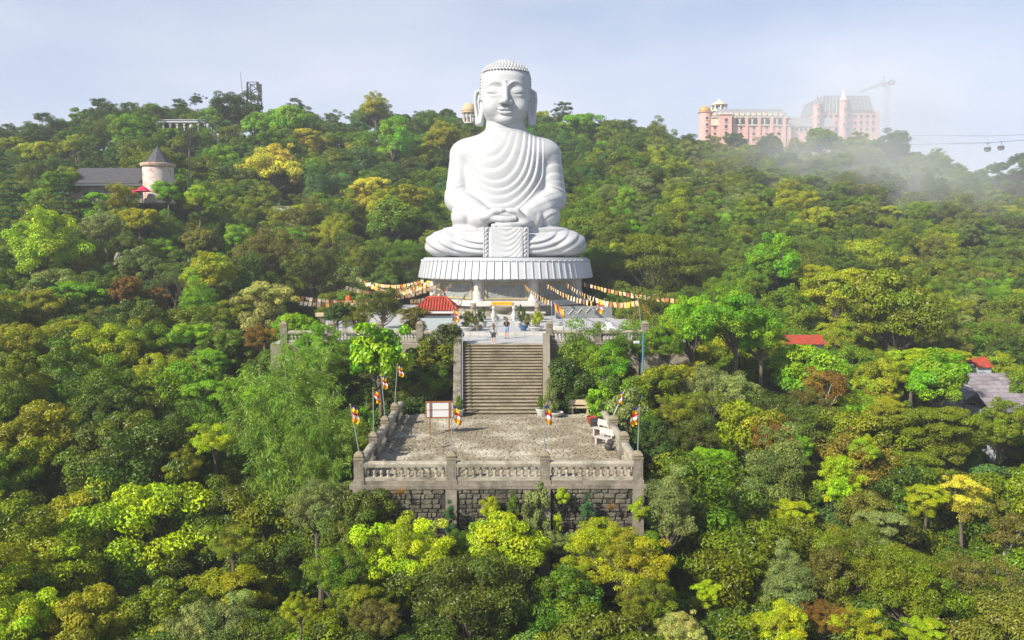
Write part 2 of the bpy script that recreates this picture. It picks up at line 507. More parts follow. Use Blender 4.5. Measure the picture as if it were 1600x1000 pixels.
# ------------------------------------------------------------------ white seated statue: signed distance field -> smooth surface
def surface_nets(D, org, h):
    nx, ny, nz = D.shape
    S = D < 0
    cs = np.zeros((nx - 1, ny - 1, nz - 1), np.int8)
    corners = [(i, j, k) for i in (0, 1) for j in (0, 1) for k in (0, 1)]
    for i, j, k in corners:
        cs += S[i:nx - 1 + i, j:ny - 1 + j, k:nz - 1 + k]
    act = np.argwhere((cs > 0) & (cs < 8))
    idx = -np.ones((nx - 1, ny - 1, nz - 1), np.int32)
    a0, a1, a2 = act.T
    idx[a0, a1, a2] = np.arange(len(act))
    acc = np.zeros((len(act), 3)); cnt = np.zeros(len(act))
    for ca in corners:
        for ax in range(3):
            if ca[ax] == 0:
                cb = list(ca); cb[ax] = 1
                da = D[a0 + ca[0], a1 + ca[1], a2 + ca[2]].astype(np.float64)
                db = D[a0 + cb[0], a1 + cb[1], a2 + cb[2]].astype(np.float64)
                m = (da < 0) != (db < 0)
                t = np.where(m, da / np.where(m, da - db, 1), 0)
                p = np.array(ca, float)[None, :] + np.zeros((len(act), 3))
                p[:, ax] = t
                acc[m] += p[m]; cnt[m] += 1
    V = (act + acc / cnt[:, None]) * h + np.array(org)
    quads = []
    for ax in range(3):
        b, c = (ax + 1) % 3, (ax + 2) % 3
        sl0 = [slice(1, -1)] * 3; sl1 = [slice(1, -1)] * 3
        sl0[ax] = slice(0, -1); sl1[ax] = slice(1, None)
        s0, s1 = S[tuple(sl0)], S[tuple(sl1)]
        for flip in (False, True):
            e = np.argwhere((s0 & ~s1) if not flip else (~s0 & s1))
            if not len(e):
                continue
            e = e.copy()
            e[:, b] += 1; e[:, c] += 1
            cells = []
            for db, dc in ((0, 0), (-1, 0), (-1, -1), (0, -1)):
                q = e.copy(); q[:, b] += db; q[:, c] += dc
                cells.append(idx[q[:, 0], q[:, 1], q[:, 2]])
            q = np.stack(cells, 1)
            if flip:
                q = q[:, ::-1]
            quads.append(q)
    Q = np.concatenate(quads)
    return V, Q[(Q >= 0).all(1)]

def relax(V, Q, it=2, lam=0.5):
    n = len(V)
    for s in range(it):
        acc = np.zeros_like(V); cnt = np.zeros(n)
        for a, b in ((0, 1), (1, 2), (2, 3), (3, 0)):
            for d in range(3):
                acc[:, d] += np.bincount(Q[:, a], V[Q[:, b], d], n) + np.bincount(Q[:, b], V[Q[:, a], d], n)
            cnt += np.bincount(Q[:, a], minlength=n) + np.bincount(Q[:, b], minlength=n)
        V = V + (acc / np.maximum(cnt, 1)[:, None] - V) * (lam if s % 2 == 0 else -lam * 0.98)
    return V

def smin(a, b, k):
    h = np.clip(0.5 + 0.5 * (b - a) / k, 0, 1)
    return b + (a - b) * h - k * h * (1 - h)
def smax(a, b, k):
    return -smin(-a, -b, k)
def saw(t):
    r = t - np.floor(t)
    return r * (1 - np.exp((r - 1) * 7))
def ridge(t, w=0.16):
    r = t - np.floor(t) - 0.5
    return np.exp(-(r / w) ** 2)
def sstep(a, b, x):
    t = np.clip((x - a) / (b - a), 0, 1)
    return t * t * (3 - 2 * t)

class Field:
    """sample grid (x to the viewer's right, f towards the viewer, z up) with a few distance shapes"""
    def __init__(s, x0, x1, f0, f1, z0, z1, h):
        s.h = h; s.org = (x0, f0, z0)
        s.x = np.arange(x0, x1, h, dtype=np.float32)[:, None, None]
        s.f = np.arange(f0, f1, h, dtype=np.float32)[None, :, None]
        s.z = np.arange(z0, z1, h, dtype=np.float32)[None, None, :]
        s.D = None
    def add(s, d, k=0.3):
        s.D = np.broadcast_to(d, (s.x.size, s.f.size, s.z.size)).astype(np.float32).copy() if s.D is None else smin(s.D, d, k)
    def cut(s, d, k=0.2):
        s.D = smax(s.D, -d, k)
    def cone(s, a, b, ra, rb, x=None, sq=(1, 1, 1)):
        x = s.x if x is None else x
        ax, af, az = a; bx, bf, bz = b
        dx, df, dz = bx - ax, bf - af, bz - az
        L2 = dx * dx + df * df + dz * dz + 1e-9
        t = np.clip(((x - ax) * dx + (s.f - af) * df + (s.z - az) * dz) / L2, 0, 1)
        return np.sqrt(((x - ax - t * dx) / sq[0]) ** 2 + ((s.f - af - t * df) / sq[1]) ** 2 + ((s.z - az - t * dz) / sq[2]) ** 2) - (ra + (rb - ra) * t)
    def ell(s, c, r, x=None):
        x = s.x if x is None else x
        q = np.sqrt(((x - c[0]) / r[0]) ** 2 + ((s.f - c[1]) / r[1]) ** 2 + ((s.z - c[2]) / r[2]) ** 2)
        return (q - 1) * min(r)
    def sup(s, c, r, p2=2.4, p3=3.0, x=None):
        x = s.x if x is None else x
        r2 = np.abs((x - c[0]) / r[0]) ** p2 + np.abs((s.f - c[1]) / r[1]) ** p2
        q = (r2 ** (p3 / p2) + np.abs((s.z - c[2]) / r[2]) ** p3) ** (1 / p3)
        return (q - 1) * min(r)
    def chain(s, pts, rads, x=None, sq=(1, 1, 1)):
        d = None
        for i in range(len(pts) - 1):
            e = s.cone(pts[i], pts[i + 1], rads[i], rads[i + 1], x, sq)
            d = e if d is None else np.minimum(d, e)
        return d
    def mesh(s, name, material, it=4):
        V, Q = surface_nets(s.D, s.org, s.h)
        V = relax(V, Q, it)
        V = V * np.array([1, -1, 1.0])
        return np_mesh(name, V, Q[:, ::-1], material, True)

def statue_body():
    g = Field(-10.8, 10.8, -5.6, 8.4, -0.35, 17.4, 0.085)
    x, f, z = g.x, g.f, g.z
    ax = np.abs(x)
    # crossed legs: a broad rounded mass, swelling at the knees
    leg = g.sup((0, 1.3, 1.45), (9.6, 5.7, 1.66), 2.5, 3.4)
    u = np.sqrt(((ax - 2.4) / 7.3) ** 2 + ((z - 3.4) / 3.35) ** 2)
    leg = leg - 0.12 * saw(u * 5.2 + 0.1) * sstep(0.30, 0.5, u) * sstep(1.8, 3.2, ax) * sstep(-1.0, 2.0, f)
    g.add(leg)
    knee = g.ell((7.35, 1.8, 1.55), (2.45, 4.0, 1.78), ax)
    g.add(knee - 0.11 * saw(u * 5.2 + 0.1) * sstep(0.3, .5, u), 0.5)
    # soles / upturned feet lying on the legs
    foot = g.sup((0, 1.2, 3.2), (8.05, 4.3, 0.72), 3.2, 3.0)
    g.add(foot, 0.12)
    # hips under the sleeves
    g.add(g.sup((0, 0.3, 4.3), (6.35, 3.9, 2.2), 2.6, 3.0) - 0.08 * ridge(u * 6, .2), 0.25)
    # torso, lofted
    zz = np.array([2.0, 4, 6, 8, 10, 11.5, 12.8, 13.6, 14.2, 14.8, 15.3, 15.8, 17.2])
    ww = np.array([6.0, 5.7, 5.4, 5.4, 5.6, 5.75, 5.75, 5.5, 5.0, 4.1, 3.15, 2.55, 2.45])
    dd = np.array([3.9, 3.9, 3.85, 3.7, 3.6, 3.5, 3.3, 3.1, 2.9, 2.65, 2.45, 2.35, 2.3])
    cf = np.array([0.4, 0.4, 0.35, 0.2, 0.1, 0.0, -0.1, -0.15, -0.2, -0.25, -0.3, -0.3, -0.2])
    w = np.interp(z.ravel(), zz, ww).reshape(z.shape).astype(np.float32)
    dp = np.interp(z.ravel(), zz, dd).reshape(z.shape).astype(np.float32)
    c = np.interp(z.ravel(), zz, cf).reshape(z.shape).astype(np.float32)
    q = (np.abs(x / w) ** 2.35 + np.abs((f - c) / dp) ** 2.35) ** (1 / 2.35)
    torso = (q - 1) * np.minimum(w, dp)
    torso = np.maximum(torso, z - 17.3)
    # hanging robe folds: nested arcs from the viewer's-left armpit to the pleats on the other shoulder
    fa = np.maximum(5.05 - x, 0.02) / 0.47
    fb = np.maximum(z - (4.6 + 0.15 * (x + 0.8) ** 2), 0.02) / 0.84
    phi = (fa ** -1.7 + fb ** -1.7) ** (-1 / 1.7)
    amp = 0.20 * sstep(-5.6, -1.0, x) * (1 - sstep(4.95, 5.05, x)) * (1 - sstep(15.0, 15.6, z)) + 0.05 * sstep(-5.2, -4.4, x) * (1 - sstep(4.8, 5.0, x)) * (1 - sstep(14, 15, z))
    amp = amp * sstep(0.0, 0.5, phi) * (1 - .65 * sstep(12.0, 14.2, z) * (1 - sstep(1.2, 2.6, x)))
    fold = saw(phi + 0.12 * np.sin(phi * 1.7 + x * .2))
    torso = torso - amp * (fold - 0.45) * sstep(-0.2, 1.0, f - c)
    # collar line of bare chest is raised a little beneath the neck
    g.add(torso, 0.35)
    # trapezius, shoulders, arms
    for sgn in (-1, 1):
        X = x * sgn
        sh = g.ell((4.7, -0.35, 12.9), (2.35, 2.5, 1.75), X)
        g.add(sh, 0.9)
        trap = g.cone((1.6, -0.6, 14.7), (5.0, -0.5, 13.4), 1.0, 1.15, X)
        g.add(trap, 0.9)
        up = g.cone((5.45, -0.2, 12.7), (5.85, 0.5, 7.3), 1.62, 1.86, X, (1, 1.12, 1))
        if sgn > 0:
            ua = z + 0.30 * (x - 6.3) ** 2
            up = up - 0.15 * saw(ua / 1.15) * sstep(8.6, 10, z) * (1 - sstep(13.2, 14.2, z)) * sstep(0.0, 1.2, f)
        th = np.arctan2(z - 9.6, X - 3.4)
        cre = ridge(th * 4.2, 0.14) * sstep(6.2, 7.2, z) * (1 - sstep(8.6, 9.6, z)) * sstep(5.0, 6.2, X)
        up = up - (0.16 if sgn > 0 else 0.09) * cre
        g.add(up, 0.28)
        fo = g.chain([(5.95, 0.7, 7.2), (4.6, 3.2, 6.0), (2.6, 5.0, 5.0)], [1.72, 1.45, 1.05], X)
        fl = saw((X * 0.55 - z * 0.75 + f * .3) / 0.8) * sstep(2.8, 3.6, X)
        g.add(fo - 0.09 * fl, 0.35)
        slv = g.ell((4.9, 2.4, 4.9), (1.9, 2.6, 1.55), X)
        g.add(slv - 0.10 * fl, 0.4)
        cuff = g.cone((3.0, 4.6, 4.7), (3.35, 4.4, 4.6), 1.3, 1.42, X)
        g.add(cuff, 0.15)
    # apron of cloth down the front between the legs
    sw = (z + 0.62 - 0.42 * x ** 2) / 0.62
    ap = np.maximum(np.maximum(np.abs(x) - 2.05, np.abs(f - 5.2) - 1.95 - 0.12 * (3.4 - z)), np.abs(z - 1.55) - 1.95)
    g.add(ap - 0.13 * saw(-sw) * (1 - sstep(1.7, 2.0, ax)), 0.08)
    g.D = np.maximum(g.D, -0.02 - z)
    return g.mesh('body', M['marble'], 4)

def statue_hand(sgn):
    """one hand of the pair lying palm up in the lap; fingers point across the body"""
    up = sgn < 0
    g = Field(-3.6, 3.6, 1.6, 7.6, 2.9, 6.6, 0.06)
    X = g.x * sgn            # the hand comes from +X (its own side)
    zb = 4.45 if up else 3.72
    g.add(g.ell((2.15, 4.9, zb + 0.35), (1.35, 1.75, 0.8), X))
    for i, (fo, ln) in enumerate(((6.55, 2.7), (5.85, 3.1), (5.15, 3.0), (4.5, 2.5))):
        dz = -0.06 * i
        pts = [(1.6, fo - 0.35, zb + 0.15 + dz), (0.5, fo, zb + 0.02 + dz), (1.6 - ln * 0.75, fo + 0.02, zb - 0.02 + dz), (1.6 - ln, fo - 0.05, zb + 0.10 + dz)]
        g.add(g.chain(pts, [0.42, 0.40, 0.37, 0.30], X), 0.12)
    th = [(2.3, 5.9, zb + 0.5), (1.35, 6.45, zb + 0.95 + (0 if up else .72)), (0.55, 6.5, 5.45), (0.16, 6.4, 5.52)]
    g.add(g.chain(th, [0.55, 0.42, 0.34, 0.26], X), 0.25)
    return g.mesh('hand', M['marble'], 2)

HZ = np.array([15.9, 16.15, 16.45, 16.9, 17.4, 18.0, 19.0, 20.0, 21.0, 22.0, 22.7, 23.2, 23.55, 23.8, 24.0])
HW = np.array([0.95, 1.45, 2.0, 2.42, 2.68, 2.86, 2.99, 3.0, 3.0, 2.98, 2.82, 2.5, 2.05, 1.4, 0.3])
HF = np.array([1.2, 1.75, 2.2, 2.5, 2.7, 2.82, 2.95, 3.0, 3.02, 2.92, 2.66, 2.25, 1.75, 1.2, 0.3])
HB = np.array([1.6, 2.0, 2.3, 2.6, 2.8, 3.0, 3.2, 3.3, 3.3, 3.2, 2.95, 2.5, 2.0, 1.35, 0.3])
def f_surf(x, z):
    w, fr = np.interp(z, HZ, HW), np.interp(z, HZ, HF)
    return fr * max(0.0, 1 - abs(x / w) ** 2.3) ** (1 / 2.3)

def head_loft(g, grow=0.0):
    z = g.z
    def ip(v):
        return (np.interp(z.ravel(), HZ, v).reshape(z.shape) + grow).astype(np.float32)
    w, fr, bk = ip(HW), ip(HF), ip(HB)
    dep = np.where(g.f > 0, fr, bk)
    q = (np.abs(g.x / w) ** 2.3 + np.abs(g.f / dep) ** 2.3) ** (1 / 2.3)
    d = (q - 1) * np.minimum(w, dep) * 0.8
    return np.maximum(np.maximum(d, z - 24.0 - grow), 15.85 - z)

def statue_head():
    g = Field(-3.4, 3.4, -3.7, 4.6, 15.7, 24.2, 0.055)
    ax = np.abs(g.x)
    g.add(head_loft(g))
    P = lambda x, z, o=0.0: (x, f_surf(x, z) + o, z)
    g.add(g.ell((0, 2.25, 16.75), (0.85, 0.55, 0.5)), 0.5)                     # chin
    g.add(g.ell((1.65, 1.75, 18.3), (1.0, 0.95, 0.95), ax), 0.6)               # cheeks
    g.cut(g.ell((1.32, 3.25, 20.45), (0.95, 0.48, 0.38), ax), 0.45)            # sockets
    g.add(g.ell((1.30, 2.10, 20.14), (0.98, 0.68, 0.54), ax), 0.2)            # closed lids
    g.add(g.ell((1.30, 2.16, 19.52), (0.80, 0.55, 0.26), ax), 0.18)
    lid = [P(0.45 + 1.8 * t, 19.88 - 0.2 * math.sin(math.pi * t) + .06 * t, .03) for t in np.linspace(0, 1, 8)]
    g.cut(g.chain(lid, [.03, .06, .075, .08, .08, .075, .06, .03], ax), 0.05)
    bt = np.linspace(0, 1, 9)
    brow = [P(0.30 + 2.25 * t, 20.62 + 0.62 * math.sin(math.pi * min(1, t * 1.0) ** 0.8) - 0.06 * t, -0.03) for t in bt]
    g.add(g.chain(brow, [.07, .10, .11, .11, .11, .10, .09, .07, .03], ax), 0.16)
    nose = [(0, 2.70, 20.95), (0, 2.98, 20.3), (0, 3.42, 19.4), (0, 3.70, 18.8)]
    g.add(g.chain(nose, [.22, .27, .33, .40], sq=(1, 1, 1)), 0.42)
    g.add(g.ell((0.52, 3.25, 18.66), (0.36, 0.42, 0.30), ax), 0.14)
    lip_u = [P(1.12, 17.93, -.05), P(0.6, 17.92, .06), P(0.22, 17.98, .12), P(0, 17.92, .12)]
    g.add(g.chain(lip_u, [.10, .20, .22, .20], ax), 0.10)
    lip_l = [P(0.95, 17.72, -.04), P(0.5, 17.52, .07), P(0, 17.46, .11)]
    g.add(g.chain(lip_l, [.10, .23, .26], ax), 0.10)
    mouth = [P(1.30, 18.02, .02), P(0.75, 17.76, .12), P(0.3, 17.71, .20), P(0, 17.75, .22)]
    g.cut(g.chain(mouth, [.03, .075, .08, .08], ax), 0.06)
    g.add(g.ell((0, f_surf(0, 21.2) + 0.02, 21.2), (.15, .13, .15)), 0.02)     # urna
    return g.mesh('head', M['marble'], 4)

def statue_ear():
    g = Field(2.6, 4.6, -1.4, 1.2, 15.8, 21.1, 0.05)
    rim = [(3.0, .1, 19.3), (3.1, .05, 20.2), (3.45, -.05, 20.62), (3.85, -.1, 20.35), (3.95, -.1, 19.5), (3.85, -.05, 18.4), (3.70, 0, 17.4), (3.62, 0, 16.6)]
    g.add(g.chain(rim, [.2, .2, .22, .23, .22, .22, .28, .34], sq=(1, 1.5, 1)))
    g.add(g.chain([(2.98, 0.05, 19.4), (3.0, 0.1, 18.0), (3.25, .05, 16.7)], [.25, .34, .44], sq=(1, 1.5, 1)), .15)
    g.add(g.chain([(3.4, -.2, 20.0), (3.45, -.15, 18.6), (3.45, -.05, 17.2)], [.38, .36, .3], sq=(1.1, .7, 1)), .08)
    g.add(g.chain([(3.4, .0, 19.9), (3.55, .05, 19.2), (3.4, .1, 18.6)], [.12, .14, .12]), .05)
    return g

def hair_at(xv, fv, zv):
    return (zv > 22.72) | ((fv < 0.75) & (zv > 19.3))

def statue_hair():
    g = Field(-3.5, 3.5, -3.8, 3.5, 19.0, 24.9, 0.06)
    d = head_loft(g, 0.14)
    reg = np.minimum(22.70 - g.z, g.f - 0.8)
    d = smax(smax(d, reg, 0.1), 19.3 - g.z, 0.1)
    g.D = None
    g.add(d)
    g.add(g.ell((0, -0.1, 23.55), (1.45, 1.5, 0.78)), 0.35)
    return g.mesh('hair', M['marble'], 3)

def statue_curls():
    bm = bmesh.new()
    bmesh.ops.create_icosphere(bm, subdivisions=2, radius=1.0)
    iv = np.array([v.co[:] for v in bm.verts]); iff = np.array([[v.index for v in p.verts] for p in bm.faces]); bm.free()
    pts = []
    row = 0
    zv = 19.45
    while zv < 23.95:
        w, fr, bk = (float(np.interp(zv, HZ, q)) + 0.14 for q in (HW, HF, HB))
        n = max(6, int(2 * math.pi * (w + fr) / 2 / 0.40))
        for i in range(n):
            a = 2 * math.pi * (i + 0.5 * (row % 2)) / n
            ca, sa = math.cos(a), math.sin(a)
            dep = fr if sa > 0 else bk
            t = (abs(ca / w) ** 2.3 + abs(sa / dep) ** 2.3) ** (-1 / 2.3)
            X, Fv = ca * t, sa * t
            if hair_at(X, Fv, zv) and (X * X + (Fv + .1) ** 2 > 1.3 ** 2 or zv < 23.2):
                pts.append((X, Fv, zv, 0.165))
        slope = abs(float(np.interp(zv + .1, HZ, HW) - np.interp(zv - .1, HZ, HW))) / .2
        zv += 0.37 / math.sqrt(1 + slope ** 2)
        row += 1
    for el in (0.25, 0.55, 0.85, 1.2):
        n = max(4, int(2 * math.pi * 1.45 * math.cos(el) / 0.38))
        for i in range(n):
            a = 2 * math.pi * i / n
            pts.append((1.45 * math.cos(el) * math.cos(a), 1.5 * math.cos(el) * math.sin(a) - .1, 23.55 + .78 * math.sin(el), .16))
    P = np.array(pts)
    V = (iv[None] * P[:, 3][:, None, None] + P[:, None, :3]).reshape(-1, 3) * np.array([1, -1, 1])
    Fq = (iff[None] + (np.arange(len(P)) * len(iv))[:, None, None]).reshape(-1, 3)[:, ::-1]
    return np_mesh('hair_curls', V, Fq, M['marble'], True)

def statue_braid():
    mb = MB()
    for i in range(7):
        zc = 0.22 + i * 0.5
        mb.tube([(-0.20, 0, zc - .20), (0.0, -0.10, zc), (0.20, 0, zc + .20)], [.11, .17, .11], 6)
        mb.ball((-.13 if i % 2 else .13, -.05, zc + .25), .11, 6, 4)
    for s in (-1, 1):
        mb.tube([(s * .33, 0, 0.0), (s * .33, 0, 3.5)], .075, 6)
    mb.span(-.34, .34, 0.02, .5, 0.0, 3.5)
    return mb.mesh('braid_trim', M['marble'], smooth=True)

BX, BY, BZ = 0.47, 100.0, 10.78
if BUILD_STATUE:
    statue = thing('buddha_statue', 'colossal white stone figure seated cross-legged in meditation on the round fluted pedestal', 'statue', (BX, BY, BZ))
    statue.scale = (.945, .945, .962)
    link('body', statue_body(), statue)
    head = link('head', statue_head(), statue)
    hr = link('hair', statue_hair(), head)
    link('hair_curl', statue_curls(), head, kind='stuff')
    ear_g = statue_ear()
    V, Q = surface_nets(ear_g.D, ear_g.org, ear_g.h)
    V = relax(V, Q, 2) * np.array([1, -1, 1.0]) - np.array([.10, 0, 0])
    link('ear', np_mesh('ear', V, Q[:, ::-1], M['marble'], True), head)
    link('ear', np_mesh('ear', V * np.array([-1, 1, 1]), Q, M['marble'], True), head)
    for s in (1, -1):
        link('hand', statue_hand(s), statue)
    br = statue_braid()
    for s in (-1, 1):
        link('braid_trim', br, statue, loc=(s * 2.32, -7.25, 0), rot=(R(-2), 0, 0))
# ------------------------------------------------------------------ terrace, balustrades, stairs, plaza, pedestal
TX, FY = -0.155, 39.0            # terrace centre line and front rail
POST_X = [-6.89, -2.44, 2.07, 6.58]
SIDE_Y = [43.4, 47.8, 52.2]
rt = random.Random(5)

def post_mesh(h=1.13, w=0.46):
    mb = MB()
    mb.span(-w / 2 - .05, w / 2 + .05, -w / 2 - .05, w / 2 + .05, -0.25, 0.12)
    mb.span(-w / 2, w / 2, -w / 2, w / 2, 0.12, h)
    for sx, sy in ((0, -1), (0, 1), (-1, 0), (1, 0)):          # raised panel on every face
        if sx == 0:
            mb.span(-w / 2 + .08, w / 2 - .08, sy * w / 2 - .012, sy * w / 2 + .012, .26, h - .14)
        else:
            mb.span(sx * w / 2 - .012, sx * w / 2 + .012, -w / 2 + .08, w / 2 - .08, .26, h - .14)
    return mb.mesh('post', M['stone'])
def cap_mesh(w=0.46):
    mb = MB()
    s = w / 2 + .03
    sq = [(-s, -s), (s, -s), (s, s), (-s, s)]
    mb.span(-s, s, -s, s, 0, .07)
    mb.span(-s + .06, s - .06, -s + .06, s - .06, .07, .11)
    n = len(mb.v)
    prof = [(s, .11), (s + .03, .17), (s, .25), (s * .72, .33), (s * .35, .37), (.02, .385)]
    for r, z in prof:
        for i in range(12):
            a = 2 * math.pi * (i + .5) / 12
            k = 1 / max(abs(math.cos(a)), abs(math.sin(a))) * .86
            k = min(k, 1.12)
            mb.v.append((r * k * math.cos(a), r * k * math.sin(a), z))
    for k in range(len(prof) - 1):
        for i in range(12):
            j = (i + 1) % 12
            mb.f.append((n + k * 12 + i, n + k * 12 + j, n + k * 12 + 12 + j, n + k * 12 + 12 + i)); mb.mi.append(0)
    return mb.mesh('cap', M['stone_cap'], smooth=True)
def baluster_mesh(h=0.50):
    pr = [(.085, 0), (.085, .05), (.055, .07), (.05, .11), (.085, .20), (.095, .27), (.07, .35), (.045, .41), (.06, .44), (.085, .46), (.085, h)]
    return MB().lathe(pr, 8).mesh('baluster', M['coping'], smooth=True)
POST_ME, CAP_ME, BAL_ME = post_mesh(), cap_mesh(), baluster_mesh()

def rail_bay(root, p0, p1, z0, nb, coping_h=.27, dz=0.0):
    """one bay between two post centres: base course, bottom rail, balusters, rounded coping"""
    p0, p1 = Vector((*p0, z0)), Vector((*p1, z0))
    d = (p1 - p0); L = d.length - .46; ang = math.atan2(d.y, d.x); c = (p0 + p1) / 2
    mb = MB()
    pts = [(-.20, 0), (.20, 0), (.22, .06), (.22, .17), (.15, .25), (.0, .28), (-.15, .25), (-.22, .17), (-.22, .06)]
    mb.extrude(pts, (0, 1, 0), (0, 0, 1), (1, 0, 0), (-L / 2, 0, 0), L)
    o = mb.build('coping', M['coping'], root, smooth=True, loc=(c.x, c.y, z0 + .75)); o.rotation_euler.z = ang
    o = MB().span(-L / 2, L / 2, -.16, .16, 0, .16).build('bottom_rail', M['coping'], root, loc=(c.x, c.y, z0 + .09)); o.rotation_euler.z = ang
    o = MB().span(-L / 2 - .0, L / 2 + .0, -.24, .24, -.30, .09).build('base_course', M['stone'], root, loc=(c.x, c.y, z0)); o.rotation_euler.z = ang
    for i in range(nb):
        t = (i + .5) / nb - .5
        q = c + d.normalized() * (t * L)
        link('baluster', BAL_ME, root, loc=(q.x, q.y, z0 + .25))
def rail_post(root, x, y, z0):
    p = link('post', POST_ME, root, loc=(x, y, z0))
    link('cap', CAP_ME, p, loc=(0, 0, 1.13))

bal = thing('stone_balustrade', 'weathered stone balustrade with domed posts fencing the lower cobbled terrace', 'balustrade', (TX, FY, 0))
ox, oy = bal.location.x, bal.location.y
for px_ in POST_X:
    rail_post(bal, px_ - ox, 0, 0)
for a, b in zip(POST_X[:-1], POST_X[1:]):
    rail_bay(bal, (a - ox, 0), (b - ox, 0), 0, 12)
for X in (POST_X[0], POST_X[-1]):
    yy = [FY] + SIDE_Y
    for y in SIDE_Y:
        rail_post(bal, X - ox, y - oy, 0)
    for a, b in zip(yy[:-1], yy[1:]):
        rail_bay(bal, (X - ox, a - oy), (X - ox, b - oy), 0, 12)
    rail_bay(bal, (X - ox, SIDE_Y[-1] - oy), (X - ox, 55.6 - oy), 0, 9)

# retaining wall: mortar core with separate rubble blocks proud of it
ret = thing('retaining_wall', 'dark rubble stone retaining wall below the front balustrade of the terrace', 'wall', (TX, 38.75, -6.6))
W0, W1 = POST_X[0] - .35 - TX, POST_X[-1] + .35 - TX
core = MB().span(W0, W1, 0, .5, 0, 6.3)
core.span(W0, W0 + .5, .5, 17, 0, 6.3).span(W1 - .5, W1, .5, 17, 0, 6.3)
core.build('wall_core', M['mortar'], ret)
MB().span(W0 - .08, W1 + .08, -.10, .42, 6.3, 6.52).build('wall_top_course', M['stone'], ret, bevel=.015)
for X in POST_X:
    MB().prism([(-.27, -.16), (.27, -.16), (.27, .05), (-.27, .05)], 0, 6.3).build('pilaster', M['stone'], ret, loc=(X - TX, 0, 0))
def block_mesh(seed):
    r = random.Random(seed)
    w, h = 1.0, 1.0
    pts = []
    for (x, z) in ((-.5, -.5), (0, -.52), (.5, -.5), (.52, 0), (.5, .5), (0, .52), (-.5, .5), (-.52, 0)):
        pts.append((x * (1 - r.uniform(0, .14)), z * (1 - r.uniform(0, .16))))
    mb = MB(); k = len(pts)
    n0 = 0
    for x, z in pts: mb.v.append((x, 0.3, z))
    for x, z in pts: mb.v.append((x, -.55, z))
    for x, z in pts: mb.v.append((x * .8 + r.uniform(-.03, .03), -1.0 + r.uniform(-.25, .25), z * .75 + r.uniform(-.03, .03)))
    for l in (0, 1):
        for i in range(k):
            j = (i + 1) % k
            mb.f.append((l * k + i, l * k + j, l * k + k + j, l * k + k + i)); mb.mi.append(0)
    mb.f.append(tuple(2 * k + i for i in range(k))); mb.mi.append(0)
    me = mb.mesh('block', M['block'])
    return me
BLK = [block_mesh(i) for i in range(8)]
blocks = []
zc = 6.3
row = 0
while zc > 1.0:
    h = rt.uniform(.15, .27)
    zc -= h
    x = W0 + rt.uniform(.0, .2)
    while x < W1 - .15:
        w = rt.uniform(.18, .60)
        if x + w > W1: w = W1 - x
        cx = x + w / 2
        if all(abs(cx - (p - TX)) > .27 + w * .3 for p in POST_X):
            blocks.append((cx, zc + h / 2, w - .03, h - .028))
        x += w
    row += 1
def join_copies(meshes, mats4, name, material, smooth=False):
    VV, FF, off = [], [], 0
    for me, mw in mats4:
        v = np.array([x.co[:] for x in me.vertices]) if False else None
        co = np.empty(len(me.vertices) * 3, np.float32); me.vertices.foreach_get('co', co)
        co = np.c_[co.reshape(-1, 3), np.ones(len(me.vertices))] @ np.array(mw).T
        VV.append(co[:, :3])
        FF += [tuple(i + off for i in p.vertices) for p in me.polygons]
        off += len(co)
    m = bpy.data.meshes.new(name)
    m.from_pydata(np.concatenate(VV).tolist(), [], FF)
    m.materials.append(material)
    return m
rest = []
for i, (cx, cz, w, h) in enumerate(blocks):
    me = BLK[i % 8]
    dp = rt.uniform(.05, .10)
    flip = -1 if rt.random() < .5 else 1
    if i < 290:
        link('stone_block', me, ret, loc=(cx, 0.0, cz + rt.uniform(-.02, .02)), rot=(0, rt.uniform(-.07, .07), 0), scale=(w * flip, dp, h * rt.uniform(.88, 1.06)))
    else:
        rest.append((me, Matrix.Translation((cx, 0, cz)) @ Matrix.Diagonal((w, dp, h, 1))))
link('stone_block', join_copies(None, rest, 'stone_block_rest', M['block']), ret, kind='stuff')

# terrace floor with individually laid cobbles
fl = MB().span(TERR[0] + .1, TERR[1] - .1, 39.25, 56.2, -.4, -.035).build('terrace_floor', M['mortar'], kind='structure')
def cobble_mesh(seed):
    r = random.Random(seed + 50)
    k = 7
    mb = MB()
    ang = [2 * math.pi * (i + r.uniform(-.2, .2)) / k for i in range(k)]
    rr = [r.uniform(.46, .56) for _ in range(k)]
    for z, s in ((-.06, 1.0), (0.0, .98), (.02, .84)):
        for a, q in zip(ang, rr):
            mb.v.append((q * s * math.cos(a) * 1.06, q * s * math.sin(a) * 1.06, z))
    for l in (0, 1):
        for i in range(k):
            j = (i + 1) % k
            mb.f.append((l * k + i, l * k + j, l * k + k + j, l * k + k + i)); mb.mi.append(0)
    mb.f.append(tuple(2 * k + i for i in range(k))); mb.mi.append(0)
    return mb.mesh('paving_stone', M['cobble'])
CB = [cobble_mesh(i) for i in range(8)]
rest = []; n_c = 0
y = 39.5; row = 0
while y < 56.1:
    x = TERR[0] + .35 + (row % 2) * .2
    while x < TERR[1] - .3:
        w = rt.uniform(.20, .46); h = rt.uniform(.21, .29)
        cx, cy = x + w / 2, y + rt.uniform(-.05, .05)
        mw = Matrix.Translation((cx, cy, -.012 + rt.uniform(-.008, .008))) @ Matrix.Rotation(rt.uniform(-.5, .5), 4, 'Z') @ Matrix.Diagonal((w, h, 1, 1))
        me = CB[rt.randrange(8)]
        if n_c < 295:
            o = link('paving_stone', me, fl); o.matrix_local = mw
        else:
            rest.append((me, mw))
        n_c += 1
        x += w
    y += .225; row += 1
link('paving_stone', join_copies(None, rest, 'paving_stone_rest', M['cobble']), fl, kind='stuff')

